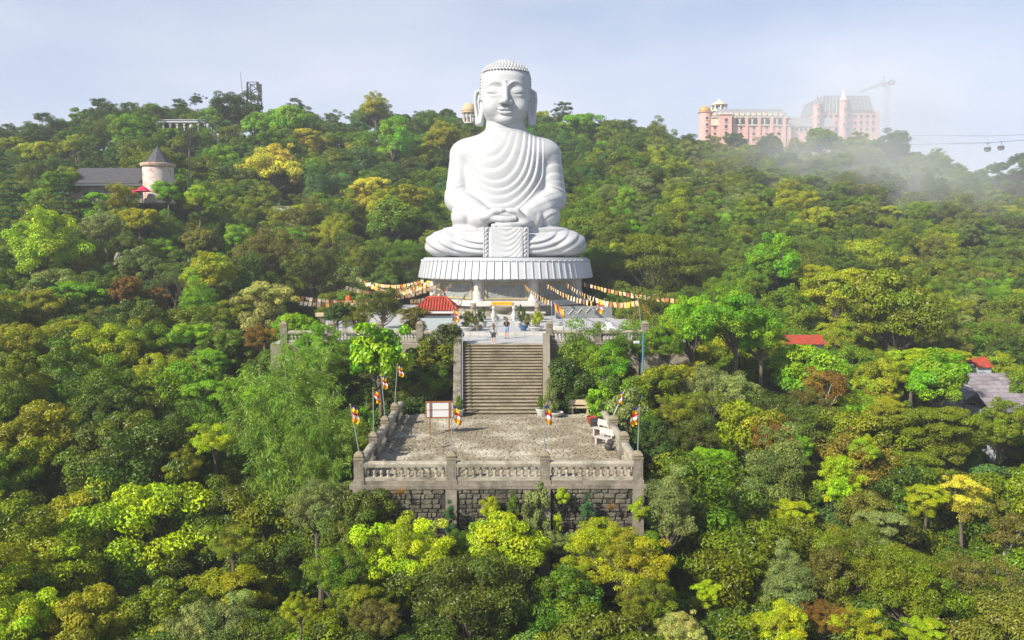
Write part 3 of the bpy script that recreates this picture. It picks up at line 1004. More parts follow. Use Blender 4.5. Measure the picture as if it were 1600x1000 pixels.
# ---- staircase
NS = 22; SY0, SY1, SZ1 = 55.8, 65.0, 3.9
st = thing('stone_staircase', 'broad weathered stone staircase climbing from the cobbled terrace to the plaza', 'staircase', (0, SY0, 0))
run, rise = (SY1 - SY0) / NS, SZ1 / NS
for i in range(NS):
    hw = 2.80 + .45 * i / NS
    mb = MB()
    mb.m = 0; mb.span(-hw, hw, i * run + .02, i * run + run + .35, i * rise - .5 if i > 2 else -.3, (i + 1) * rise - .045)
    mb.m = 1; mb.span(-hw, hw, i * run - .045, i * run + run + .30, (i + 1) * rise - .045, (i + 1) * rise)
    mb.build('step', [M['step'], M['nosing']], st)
for s in (-1, 1):
    a, b = 2.82, 3.27
    mb = MB()
    n = len(mb.v)
    L = SY1 - SY0
    for (t, xx) in ((-.35 / L, a - .03), (1.05, b)):
        yv, zv = t * L, t * SZ1
        for (dx, dz) in ((.0, -1.2), (.55, -1.2), (.55, .62), (.0, .62)):
            mb.v.append((s * (xx + .02 + dx), yv, max(zv + dz, -.4)))
    for q in ((0, 1, 2, 3), (7, 6, 5, 4), (0, 4, 5, 1), (1, 5, 6, 2), (2, 6, 7, 3), (3, 7, 4, 0)):
        mb.f.append(q); mb.mi.append(0)
    mb.build('side_wall', M['stone'] if s < 0 else M['pinkish_stone'], st)
# steel pipe handrail with stanchions
hr_pts = [(-2.72, .1, .95), (-2.72 - .43, SY1 - SY0 + .1, SZ1 + .95)]
mb = MB().tube(hr_pts, .045, 8)
for t in np.linspace(.02, .98, 8):
    q = Vector(hr_pts[0]).lerp(Vector(hr_pts[1]), float(t))
    mb.tube([(q.x, q.y, q.z - .95), tuple(q)], .025, 6)
mb.build('handrail', M['steel'], st, smooth=True)

# ---- plaza
mb = MB()
mb.span(PLAZA[0], PLAZA[1], 65.55, 71.7, 3.0, 3.9)
pl = mb.build('plaza_landing', M['paving'], kind='structure')
pl2 = MB().span(PLAZA[0], PLAZA[1], 71.7, PLAZA[3], 3.0, 4.2).build('plaza_floor', M['paving'], kind='structure')
# laid slabs in front of the stairs
for i in range(11):
    for j in range(4):
        x0 = -4.4 + i * .8
        MB().span(x0 + .012, x0 + .788, 65.72 + j * 1.46, 67.16 + j * 1.46, 3.88, 3.912).build('paving_slab', M['paving'], pl)
for i in range(13):
    x0 = -5.2 + i * .8
    MB().span(x0 + .01, x0 + .79, 71.62, 72.0, 3.914, 4.212).build('kerb_stone', M['light_stone'], pl2)
rw = MB().span(PLAZA[0], -3.9, 65.35, 65.55, -4, 3.88).build('plaza_retaining_wall', M['pinkish_stone'])
tag(rw, 'dim stone wall holding up the plaza left of the staircase', 'wall')
rw2 = MB().span(3.9, PLAZA[1], 65.35, 65.55, -4, 3.88).build('plaza_retaining_wall', M['pinkish_stone'])
tag(rw2, 'dim stone wall holding up the plaza right of the staircase', 'wall')

def plaza_rail(lab, posts, y, nb):
    b = thing('stone_balustrade', lab, 'balustrade', (posts[0], y, 3.9))
    for X in posts:
        p = link('post', POST_ME, b, loc=(X - posts[0], 0, 0), scale=(1.15, 1.15, 1.18))
        link('cap', CAP_ME, p, loc=(0, 0, 1.13))
    for a, c in zip(posts[:-1], posts[1:]):
        rail_bay(b, (a - posts[0], 0), (c - posts[0], 0), 0.0, nb)
plaza_rail('stone balustrade on the plaza edge right of the stair head, half sunk in bright shrubs', [3.85, 7.75, 11.6], 65.9, 12)
plaza_rail('shaded stone balustrade on the plaza edge left of the stair head below the kiosk', [-17.5, -13.7, -9.9, -6.6, -3.9], 65.9, 12)

# ---- fluted pedestal
ped = thing('round_pedestal', 'white fluted round pedestal on an eight-sided relief-panelled base carrying the statue', 'pedestal', (BX, BY, 4.2))
def P8(hf, ap, sx, sy):
    return [(-hf, -ap), (hf, -ap), (sx, -sy), (sx, sy), (hf, ap), (-hf, ap), (-sx, sy), (-sx, -sy)]
MB().prism(P8(3.2, 9.2, 9.3, 3.6), 0, 1.15).build('foot_wall', M['pinkish_stone'], ped)
MB().prism(P8(3.45, 9.7, 9.8, 3.8), 1.15, 1.28).prism(P8(3.35, 9.5, 9.6, 3.7), 1.28, 1.72, 0.99, (0, 0)).build('ledge', M['light_stone'], ped)
MB().prism(P8(3.05, 8.5, 8.4, 3.3), 1.72, 4.25).build('wall', M['light_stone'], ped)
mb = MB().lathe([(10.30, 4.12), (10.46, 4.12), (10.46, 4.22), (10.02, 6.30), (10.02, 6.40), (9.85, 6.44), (9.85, 6.52)], 96)
mb.build('skirt_ring', M['white_paint'], ped, smooth=True)
NP = 76
mb = MB()
n = 7
for (z, rr, wv) in ((0, 10.46, .86), (2.06, 10.03, .82)):
    for k in range(n):
        t = k / (n - 1) * 2 - 1
        mb.v.append((0.0 + t * wv / 2 * .94, -(rr + .012 + .085 * (t + 1) * .5 + (0.05 if k == n - 1 else 0)), z))
for k in range(n - 1):
    mb.f.append((k, k + 1, n + k + 1, n + k)); mb.mi.append(0)
b0 = len(mb.v)
for (z, rr, wv) in ((0, 10.40, .86), (2.06, 9.97, .82)):
    for k in (0, n - 1):
        t = k / (n - 1) * 2 - 1
        mb.v.append((t * wv / 2 * .94, -rr, z))
mb.f += [(b0, 0, n, b0 + 2), (n - 1, b0 + 1, b0 + 3, 2 * n - 1), (b0 + 1, *range(n - 1, -1, -1), b0), (b0 + 2, *range(n, 2 * n), b0 + 3)]; mb.mi += [0] * 4
PAN = mb.mesh('skirt_panel', M['white_paint'])
mb = MB()
mb.tube([(-.36, -10.06, 6.14), (-.12, -10.17, 6.22), (.14, -10.17, 6.13), (.36, -10.08, 6.22)], [.05, .085, .085, .05], 6)
ROPE = mb.mesh('rope_twist', M['white_paint'], smooth=True)
for i in range(NP):
    a = 2 * math.pi * i / NP
    link('skirt_panel', PAN, ped, loc=(0, 0, 4.2), rot=(0, 0, a))
    link('rope_twist', ROPE, ped, rot=(0, 0, a))
# relief panels, frames and columns on the five faces towards the camera
def face(p, q, frac):
    p, q = Vector((*p, 0)), Vector((*q, 0))
    d = (q - p); L = d.length; c = (p + q) / 2; ang = math.atan2(d.y, d.x)
    w = L * frac
    fr = MB()
    for s in (-1, 1):
        fr.span(s * w / 2 - .13, s * w / 2 + .13, -.16, .0, 1.85, 3.72)
    fr.span(-w / 2 + .13, w / 2 - .13, -.16, .0, 1.85, 2.05).span(-w / 2 + .13, w / 2 - .13, -.16, .0, 3.53, 3.72)
    f = fr.build('relief_frame', M['relief_frame'], ped, loc=(c.x, c.y, 0)); f.rotation_euler.z = ang
    pa = MB().span(-w / 2 + .12, w / 2 - .12, -.06, .0, 2.04, 3.54)
    rr = random.Random(int(L * 100))
    for _ in range(26):                    # carved figures and foliage in low relief
        x, z = rr.uniform(-w / 2 + .4, w / 2 - .4), rr.uniform(2.2, 3.2)
        pa.ball((x, -.06, z), 1, 6, 5, (rr.uniform(.05, .14), .05, rr.uniform(.1, .3)))
    o = pa.build('relief_panel', M['relief'], f, smooth=False)
    return ang
O8 = P8(3.05, 8.5, 8.4, 3.3)
for i, fr_ in ((7, .70), (0, .74), (1, .70), (2, .7), (6, .7)):
    face(O8[i], O8[(i + 1) % 8], fr_)
for i, p in enumerate(O8):
    c = Vector((p[0], p[1], 0)) * 1.01
    MB().lathe([(.62, 1.72), (.62, 1.82), (.50, 1.9), (.48, 4.0), (.60, 4.08), (.60, 4.2)], 16).build('column', M['light_stone'], ped, smooth=True, loc=(c.x, c.y, 0))
for s in (-1, 1):
    MB().span(-.14, .14, -.09, .09, 1.725, 4.2).build('pilaster', M['light_stone'], ped, loc=(s * 2.56, -8.52, 0))

# yellow banner with its line of red lettering on the ledge
sg = thing('banner', 'small yellow banner lettered in red on the ledge below the statue', 'banner', at(784.5, 474.5, 90.42))
MB().span(-1.15, 1.15, -.03, .03, -.22, .22).build('sheet', M['yellow_sign'], sg)
lt = MB(); rl = random.Random(3)
for (xa, xb) in ((-.92, -.52), (-.44, -.24), (-.14, .22), (.34, .56), (.72, .80), (.88, 1.0)):
    x = xa
    while x < xb - .02:
        k = rl.choice('IEHL')
        lt.span(x, x + .018, -.036, -.031, -.09, .09)
        if k in 'EL': lt.span(x + .018, x + .06, -.036, -.031, -.09, -.065)
        if k in 'E': lt.span(x + .018, x + .06, -.036, -.031, .065, .09).span(x + .018, x + .05, -.036, -.031, -.012, .012)
        if k == 'H': lt.span(x + .018, x + .05, -.036, -.031, -.012, .012).span(x + .05, x + .066, -.036, -.031, -.09, .09)
        x += .095
lt.build('lettering', M['red_print'], sg)

# altar group in front of the pedestal
def px_loc(px, py, z):
    p = at_z(px, py, z); return (p.x, p.y, z)
urn = thing('incense_urn', 'large squat stone incense urn in front of the pedestal', 'urn', (0.2, 86.5, 4.2))
MB().span(-.9, .9, -.6, .6, 0, .55).build('plinth', M['light_stone'], urn, bevel=.04)
MB().lathe([(.35, .55), (.42, .62), (.75, .8), (1.05, 1.05), (1.12, 1.25), (1.18, 1.36), (1.1, 1.42), (.95, 1.38), (.9, 1.2)], 20).build('bowl', M['pinkish_stone'], urn, smooth=True)
for s in (-1, 1):
    MB().tube([(s * 1.05, 0, 1.1), (s * 1.4, 0, 1.2), (s * 1.38, 0, 1.5), (s * 1.1, 0, 1.42)], .09, 6).build('handle', M['pinkish_stone'], urn, smooth=True)
for s in (-1, 1):
    al = thing('offering_table', 'low pale stone offering table %s of the incense urn' % ('left' if s < 0 else 'right'), 'table', (0.2 + s * 3.1, 86.2, 4.2))
    MB().span(-1.3, 1.3, -.5, .5, .68, .82).build('table_top', M['light_stone'], al, bevel=.02)
    for q in (-1, 1):
        MB().span(q * 1.0 - .15, q * 1.0 + .15, -.4, .4, 0, .68).build('leg', M['pinkish_stone'], al)
    vs = thing('white_vase', 'small white vase standing %s of the walkway to the altar' % ('left' if s < 0 else 'right'), 'vase', (0.2 + s * 1.05, 84.8, 4.2))
    MB().lathe([(.16, 0), (.13, .1), (.26, .4), (.28, .6), (.14, .9), (.12, 1.1), (.2, 1.2)], 12).build('vase_body', M['white_pot'], vs, smooth=True)
    MB().ball((0, 0, 1.35), .18, 8, 6).build('lid', M['white_pot'], vs, smooth=True)
    li = thing('guardian_lion', 'grey stone seated guardian lion %s of the altar among potted plants' % ('left' if s < 0 else 'right'), 'statue', (0.35 + s * 3.25, 82.8, 4.2))
    MB().span(-.5, .5, -.7, .7, 0, .6).build('plinth', M['pinkish_stone'], li, bevel=.03)
    lg = Field(-.8, .8, -1.0, 1.2, .55, 2.9, .045)
    lg.add(lg.cone((0, -.35, 1.05), (0, .15, 1.75), .42, .34))
    lg.add(lg.ell((0, -.4, .95), (.52, .5, .38)), .15)
    for q in (-1, 1):
        lg.add(lg.chain([(.22 * q, .2, 1.6), (.24 * q, .42, 1.0), (.24 * q, .45, .68)], [.2, .15, .15]), .1)
        lg.add(lg.ell((.24 * q, .55, .68), (.16, .22, .12)), .06)
        lg.add(lg.ell((.36 * q, -.15, .8), (.2, .42, .26)), .1)
    lg.add(lg.ell((0, .25, 2.25), (.42, .42, .42)), .15)
    lg.add(lg.ell((0, .62, 2.15), (.24, .2, .19)), .08)
    for q in (-1, 1):
        lg.add(lg.ell((.3 * q, .2, 2.62), (.1, .07, .13)), .05)
    lg.add(lg.chain([(0, -.75, .9), (0, -.95, 1.4), (0, -.8, 1.75)], [.1, .14, .08]), .06)
    link('lion_body', lg.mesh('lion_body', M['pinkish_stone'], 2), li)
    li.scale = (.74, .74, .74)

# kiosk with a red tiled roof
kx0, kx1, ky0, ky1 = -7.25, -4.35, 72.4, 75.4
ki = thing('tiled_kiosk', 'low kiosk with bright red tiled hip roof and pale mottled wall beside the stair head', 'kiosk', ((kx0 + kx1) / 2, ky0, 4.2))
hw = (kx1 - kx0) / 2
MB().span(-hw, hw, 0, ky1 - ky0, 0, 1.45).build('wall', M['pale_wall'], ki)
MB().span(-hw - .05, hw + .05, -.05, ky1 - ky0 + .05, 1.45, 1.66).build('wall_band', M['maroon'], ki)
MB().span(-hw - .45, hw + .35, -.4, ky1 - ky0 + .4, 1.66, 1.9).build('fascia', M['fascia'], ki)
e = .5
rf = MB()
x0, x1, y0, y1 = -hw - e, hw + e - .1, -.45, ky1 - ky0 + .45
rz, ez = 2.95, 1.9
rm = (y0 + y1) / 2
V8 = [(x0, y0, ez), (x1, y0, ez), (x1, y1, ez), (x0, y1, ez), (x0 + 1.1, rm, rz), (x1 - 1.1, rm, rz)]
rf.v += V8; rf.f += [(0, 1, 5, 4), (1, 2, 5), (2, 3, 4, 5), (3, 0, 4), (3, 2, 1, 0)]; rf.mi += [0] * 5
roof = rf.build('roof', M['red_tile'], ki)
ncol = 15
for i in range(ncol):
    t = (i + .5) / ncol
    xb = x0 + (x1 - x0) * t
    xt = x0 + 1.1 + (x1 - x0 - 2.2) * t
    xe = min(max(xb, x0 + .05), x1 - .05)
    k = 1.0
    if xb < x0 + 1.1: k = (xb - x0) / 1.1
    if xb > x1 - 1.1: k = (x1 - xb) / 1.1
    MB().tube([(xb, y0 - .02, ez + .03), (xb, y0 + (rm - y0) * k, ez + (rz - ez) * k + .03)], .085, 6).build('tile_row', M['red_tile'], roof, smooth=True)
rg = MB().tube([(x0 + 1.1, rm, rz + .05), (x1 - 1.1, rm, rz + .05)], .12, 6)
for a, b in ((0, 4), (1, 5), (2, 5), (3, 4)):
    rg.tube([Vector(V8[a]) + Vector((0, 0, .06)), Vector(V8[b]) + Vector((0, 0, .06))], .1, 6)
rg.build('ridge_tile', M['red_tile'], roof, smooth=True)

# noticeboard
nb = thing('noticeboard', 'white noticeboard in a brown wooden frame on two legs on the cobbles', 'noticeboard', (-3.8, 49.5, 0), R(4))
MB().span(-.80, .80, -.02, .02, 1.10, 1.98).build('panel', M['board_white'], nb)
fr = MB()
fr.span(-.86, .86, -.04, .04, 1.98, 2.07).span(-.86, .86, -.035, .035, 1.02, 1.10).span(-.86, -.80, -.035, .035, 1.10, 1.98).span(.80, .86, -.035, .035, 1.10, 1.98).span(-.80, .80, -.03, -.021, 1.52, 1.56)
fr.build('frame', M['wood'], nb)
for s in (-1, 1):
    MB().span(s * .58 - .04, s * .58 + .04, -.10, -.041, 0, 2.05).build('leg', M['wood'], nb)
    MB().tube([(s * .58, -.05, .9), (s * .58, .55, 0)], .03, 5).build('brace', M['wood'], nb)

# benches
def bench(lab, loc, rz, m, L=1.4, grp=None):
    b = thing('park_bench', lab, 'bench', loc, rz, grp)
    MB().span(-L / 2, L / 2, -.24, .22, .42, .49).build('seat', m, b, bevel=.012)
    o = MB().span(-L / 2, L / 2, -.03, .03, 0, .36).build('backrest', m, b, bevel=.012, loc=(0, .28, .58)); o.rotation_euler.x = R(-10)
    for s in (-1, 1):
        MB().span(s * L * .36 - .06, s * L * .36 + .06, -.2, .2, 0, .42).build('leg', m, b)
        MB().span(s * L * .36 - .05, s * L * .36 + .05, .22, .30, .0, .62).build('back_support', m, b)
bench('plain tan bench in the shade at the foot of the slope right of the stairs', (5.4, 56.0, 0), 0, M['pale_wood'], 1.45)
bench('white bench by the right rail of the terrace, farther of the two', (6.0, 49.0, 0), R(-52), M['bench_white'], 1.12)
bench('white bench by the right rail of the terrace, nearer one beside the dark urn', (5.85, 46.5, 0), R(-50), M['bench_white'], 1.12)

# pots (plants that grow in them follow with the foliage)
def pot(name, lab, loc, prof, m, cat='planter'):
    o = MB().lathe(prof, 18).build(name, m, smooth=True, loc=loc)
    return tag(o, lab, cat)
POTP = [(.22, 0), (.26, .05), (.36, .42), (.40, .44), (.40, .52), (.34, .52), (.32, .44)]
BOWLP = [(.22, 0), (.25, .05), (.52, .24), (.56, .30), (.56, .36), (.50, .36), (.46, .28)]
pot('white_bowl_planter', 'wide white bowl planter at the foot of the stairs', (3.62, 54.9, 0), BOWLP, M['white_pot'])
pot('red_flower_pot', 'red terracotta pot holding a round bright bush on the terrace', (5.88, 52.4, 0), POTP, M['red_pot'], 'pot')
pot('dark_planter', 'dark rectangular-looking planter beside the red pot', (6.1, 51.6, 0), [(.40, 0), (.44, .05), (.48, .42), (.5, .44), (.5, .5), (.42, .5)], M['dark_pot'])
pot('dark_urn', 'round dark urn beside the nearer white bench', (6.0, 45.3, 0), [(.11, 0), (.14, .03), (.22, .14), (.24, .25), (.2, .34), (.15, .38), (.18, .42), (.13, .42)], M['dark_pot'], 'urn')
pot('white_flower_pot', 'white pot at the left foot of the stairs', (-2.95, 55.1, 0), POTP, M['white_pot'], 'pot')
pot('white_flower_pot', 'white pot at the right foot of the stairs', (2.7, 55.2, 0), POTP, M['white_pot'], 'pot')
TRAYP = [(.45, 0), (.5, .06), (.72, .3), (.76, .34), (.76, .4), (.68, .4), (.64, .3)]
pot('bonsai_tray', 'oval white bonsai tray left of the stair head', (-3.1, 73.4, 4.2), TRAYP, M['white_pot'], 'planter')
pot('bonsai_tray', 'oval white bonsai tray right of the stair head', (3.05, 73.4, 4.2), TRAYP, M['white_pot'], 'planter')
pot('brown_flower_pot', 'square brown pot beside the left bonsai tray', (-2.15, 73.3, 4.2), POTP, M['pinkish_stone'], 'pot')
pot('blue_flower_pot', 'blue glazed pot beside the right bonsai tray', (1.95, 73.3, 4.2), POTP, M['blue_pot'], 'pot')
pot('stone_flower_pot', 'pale stone pot near the altar, left one', (-1.75, 76.8, 4.2), POTP, M['light_stone'], 'pot')
pot('stone_flower_pot', 'pale stone pot near the altar, right one', (1.6, 76.8, 4.2), POTP, M['light_stone'], 'pot')
# stone seat-table on the plaza at the left, orange pennant pole, white parasol, lamp
tb = thing('stone_table', 'tan stone slab on a pillar on the left part of the plaza', 'table', (-16.6, 76.0, 4.2))
MB().span(-.6, .6, -.4, .4, 1.1, 1.45).build('table_top', M['pale_wood'], tb, bevel=.04)
MB().span(-.2, .2, -.2, .2, 0, 1.1).build('pillar', M['stone'], tb)
ob = tag(MB().lathe([(.34, 0), (.34, 2.0), (.22, 2.25), (.05, 2.3)], 10).build('banner_column', mat('orange_fabric', (.62, .10, .02), .8, .1), smooth=True, loc=(-17.2, 92, 4.2)), 'upright orange fabric column under the bunting on the left part of the plaza', 'banner')
tp = tag(MB().prism([(-1.0, -.6), (1.0, -.6), (1.1, .6), (-.9, .6)], 0, .9, .25).build('white_tarp', M['white_cloth'], loc=(9.2, 71.5, 4.2)), 'white tarpaulin-covered heap on the plaza behind the right balustrade', 'tarpaulin')
stl = thing('grey_boulder_seat', 'pale carved stone block on the plaza right of the stairs', 'stone', (5.0, 71.9, 4.2))
MB().span(-.45, .45, -.3, .3, 0, .55).build('block', M['light_stone'], stl, bevel=.08)
MB().quadbox((.15, 0, .75), (.45, .4, .4), .3, .6).build('carving', M['relief'], stl, bevel=.05)
dw = thing('relief_bench_wall', 'low wall carved with a zigzag relief beside the pedestal, right of the altar', 'wall', (8.9, 88.0, 4.2), R(14))
MB().span(-3.2, 3.2, 0, .5, 0, 1.3).build('wall', M['relief'], dw)
zz = MB()
pts = [(-2.8 + i * .5, .3 + (.6 if i % 2 else .1) + .04 * i) for i in range(11)]
zz.tube([(x, -.02, z) for x, z in pts], .07, 5)
zz.build('zigzag_carving', M['light_stone'], dw)
# ------------------------------------------------------------------ flags, bunting, people
def stripe_mat():
    m, N, L, b = new_mat('striped_flag_cloth')
    b.inputs['Roughness'].default_value = .8
    uv = N.new('ShaderNodeAttribute'); uv.attribute_name = 'stripe'
    cr = N.new('ShaderNodeValToRGB'); cr.color_ramp.interpolation = 'CONSTANT'
    cols = [(.05, .035, .36), (.85, .55, .01), (.70, .03, .02), (.78, .76, .74), (.85, .30, .01), (.85, .50, .01)]
    el = cr.color_ramp.elements
    el[0].position = 0; el[0].color = (*cols[0], 1)
    el[1].position = 1 / 6; el[1].color = (*cols[1], 1)
    for i in range(2, 6):
        e = el.new(i / 6); e.color = (*cols[i], 1)
    L.new(uv.outputs['Fac'], cr.inputs['Fac'])
    tr = N.new('ShaderNodeBsdfTranslucent'); mx = N.new('ShaderNodeMixShader'); mx.inputs[0].default_value = .3
    L.new(cr.outputs[0], b.inputs['Base Color']); L.new(cr.outputs[0], tr.inputs['Color'])
    L.new(b.outputs[0], mx.inputs[1]); L.new(tr.outputs[0], mx.inputs[2])
    L.new(mx.outputs[0], N['Material Output'].inputs['Surface'])
    return m
M['flag'] = stripe_mat()
def flag_mesh(seed, hang, w=.95, h=.75):
    """cloth hanging from the pole top: hang 1 = limp and vertical, 0 = blown out sideways; stripes run from hoist to fly"""
    r = random.Random(seed)
    nu, nv = 18, 8
    V, S = [], []
    ph = r.uniform(0, 6)
    ang = hang * R(86)
    for i in range(nu + 1):
        u = i / nu
        wid = h * (.45 + .55 * math.sin(min(1, u * 1.6) * math.pi / 2)) * (1 - .35 * hang * max(0, u - .75) / .25)
        a = ang * min(1, .35 + u * 2)
        cx_, cz_ = w * u * math.cos(a) + .02, -w * u * math.sin(a)
        for j in range(nv + 1):
            v = j / nv
            q = v * wid
            xx = cx_ + q * math.sin(ang) * .62
            zz = cz_ - q * (math.cos(ang) * .9 + .18)
            yy = .09 * math.sin(v * 8 + ph + u * 2.5) * (.3 + u) + .05 * math.sin(u * 11 + ph * 2)
            V.append((xx + .025 * math.sin(u * 9 + ph), yy, zz)); S.append(min(.999, max(0, u + .035 * math.sin(v * 6 + ph))))
    Fq = [(i * (nv + 1) + j, (i + 1) * (nv + 1) + j, (i + 1) * (nv + 1) + j + 1, i * (nv + 1) + j + 1) for i in range(nu) for j in range(nv)]
    return np_mesh('flag', np.array(V), np.array(Fq), M['flag'], True, {'stripe': ('POINT', 'FLOAT', np.array(S))})
def flag_pole(lab, base, top, seed, hang=.8, side=1, w=.95, h=.75):
    b, t = Vector(base), Vector(top)
    o = thing('flagpole', lab, 'flag', base, 0, 'striped prayer flags on thin poles')
    MB().tube([(0, 0, -.05), tuple(t - b)], [.03, .022], 6).build('pole', M['steel'], o, smooth=True)
    d = t - b
    f = link('flag', flag_mesh(seed, hang, w, h), o, loc=tuple(d * .99), scale=(side, 1, 1))
    MB().ball(tuple(d * 1.01), .04, 8, 6).build('finial', M['gold'], o, smooth=True)
L0, R0 = POST_X[0], POST_X[-1]
flag_pole('striped flag on a left-leaning pole at the front left corner post of the terrace', (L0, FY, 1.5), tuple(at(547.5, 633, FY)), 1, .98, 1, .8, .55)
flag_pole('striped flag showing its violet stripe on the second post of the left rail', (L0, 43.4, 1.5), tuple(at(583, 607, 43.4)), 2, .95, 1, .75, .5)
flag_pole('striped flag on the third post of the left rail of the terrace', (L0, 47.8, 1.5), tuple(at(595.5, 586, 47.8)), 3, .97, 1, .75, .5)
flag_pole('striped flag on the farthest post of the left rail, against the big-leaved tree', (L0, 52.2, 1.5), tuple(at(621, 569, 52.2)), 4, .95, 1, .75, .5)
flag_pole('striped flag on the second post of the front balustrade, before the noticeboard', (POST_X[1], FY, 1.5), tuple(at(706, 632, FY)), 5, .93, 1, .9, .6)
flag_pole('striped flag on the third post of the front balustrade, before the foot of the stairs', (POST_X[2], FY, 1.5), tuple(at(850, 633, FY)), 6, .97, 1, .9, .55)
flag_pole('striped flag at the front right corner post of the terrace', (R0, FY, 1.5), tuple(at(999, 634, FY)), 7, .97, -1, .9, .55)
flag_pole('striped flag half hidden by shrubs on the right rail of the terrace', (R0, 47.8, 1.5), tuple(at(976, 610, 47.8)), 8, .95, -1, .8, .5)
flag_pole('orange and yellow striped flag beside the red-roofed kiosk', (-4.0, 66.2, 4.9), tuple(at(706, 480, 66.2)), 9, .9, 1, 1.1, .7)
flag_pole('striped flag spread open at the plaza rail right of the stair head', (4.1, 66.3, 4.9), tuple(at(862, 471, 66.3)), 10, .35, 1, .95, 1.0)
flag_pole('striped flag drooping on a slanted pole over the middle of the right plaza rail', (9.6, 70.0, 4.2), tuple(at(929, 464, 70.0)), 11, .9, 1, 1.3, .9)
flag_pole('striped flag with violet hoist at the far right end of the plaza', (11.8, 68.0, 3.9), tuple(at(997, 467, 68.0)), 12, .6, 1, 1.2, .9)

BUNT = [mat('bunting_' + n, c, .8, .05) for n, c in (('peach', (.72, .45, .22)), ('saffron', (.75, .42, .05)), ('cream', (.74, .62, .42)), ('rust', (.42, .13, .05)))]
def bunting(lab, a, b, sag, n):
    a, b = Vector(a), Vector(b)
    o = thing('bunting_string', lab, 'bunting', tuple(a), 0, 'strings of small pennants around the pedestal')
    pts = [a.lerp(b, t) + Vector((0, 0, -4 * sag * t * (1 - t))) - a for t in np.linspace(0, 1, 17).tolist()]
    MB().tube(pts, .015, 4).build('cord', M['dark_metal'], o)
    mb = MB()
    d = (b - a).normalized()
    r = random.Random(int(a.x * 100 + b.x * 10))
    for i in range(n):
        t = (i + .5) / n
        p = a.lerp(b, t) + Vector((0, 0, -4 * sag * t * (1 - t))) - a
        w = min(.30, (b - a).length / n * .42); h = r.uniform(.42, .55)
        tw = r.uniform(-.6, .6); dz = Vector((r.uniform(-.1, .1), tw * .25, -h))
        mb.m = r.choice((0, 0, 0, 1, 2, 2, 3))
        e = d * w
        k = len(mb.v)
        q = Vector((0, .012, 0))
        for base in (Vector((0, 0, 0)), q):
            mb.v += [tuple(p - e + base), tuple(p + e + base), tuple(p + e * .85 + dz + base), tuple(p + dz * .78 + base), tuple(p - e * .85 + dz + base)]
        mb.f += [(k, k + 4, k + 3, k + 2, k + 1), (k + 5, k + 6, k + 7, k + 8, k + 9), (k, k + 1, k + 6, k + 5), (k + 1, k + 2, k + 7, k + 6), (k + 4, k, k + 5, k + 9)]
        mb.mi += [mb.m] * 5
    mb.build('pennant', BUNT, o, kind='stuff')
bunting('bunting from the pedestal skirt down to the flagpole at the stair head', at(817, 441, 91), at(864, 471, 66.4), .25, 13)
bunting('bunting from the skirt to the slanted flagpole, lower of two', at(852, 441, 92), at(926, 470, 70), .35, 17)
bunting('bunting from the skirt to the slanted flagpole, upper of two', at(881, 438, 94), at(930, 465, 70), .2, 13)
bunting('bunting from the slanted flagpole across to the far right flag', at(930, 465, 70), at(997, 469, 68), .3, 12)
bunting('long bunting from the right end of the skirt out into the trees', at(902, 438, 98), at(1062, 467, 76), .35, 26)
LB = [((662, 436, 97), (553, 429, 108), 1.0, 22, 'topmost bunting left of the pedestal, slack between skirt and trees'),
      ((672, 437, 95), (556, 431, 104), 1.5, 22, 'second bunting left of the pedestal, hanging just under the topmost'),
      ((676, 438, 94), (575, 440, 100), 1.3, 20, 'third bunting left of the pedestal, deep sagging'),
      ((668, 439, 96), (470, 462, 88), 1.2, 34, 'long bunting left of the pedestal, upper of the two reaching the plaza end'),
      ((688, 442, 93), (468, 470, 84), 1.0, 36, 'long bunting left of the pedestal, lower of the two reaching the plaza end'),
      ((706, 441, 92), (640, 468, 84), .5, 12, 'short bunting from the skirt behind the red-roofed kiosk'),
      ((742, 440, 91.5), (706, 476, 66.5), .4, 11, 'short bunting from the skirt down to the flag beside the kiosk'),
      ((660, 437, 99), (540, 446, 92), 1.0, 24, 'bunting left of the pedestal, lowest of the bundle over the brown tree')]
for a, b, s, n, l in LB:
    bunting(l, at(*a), at(*b), s, n)

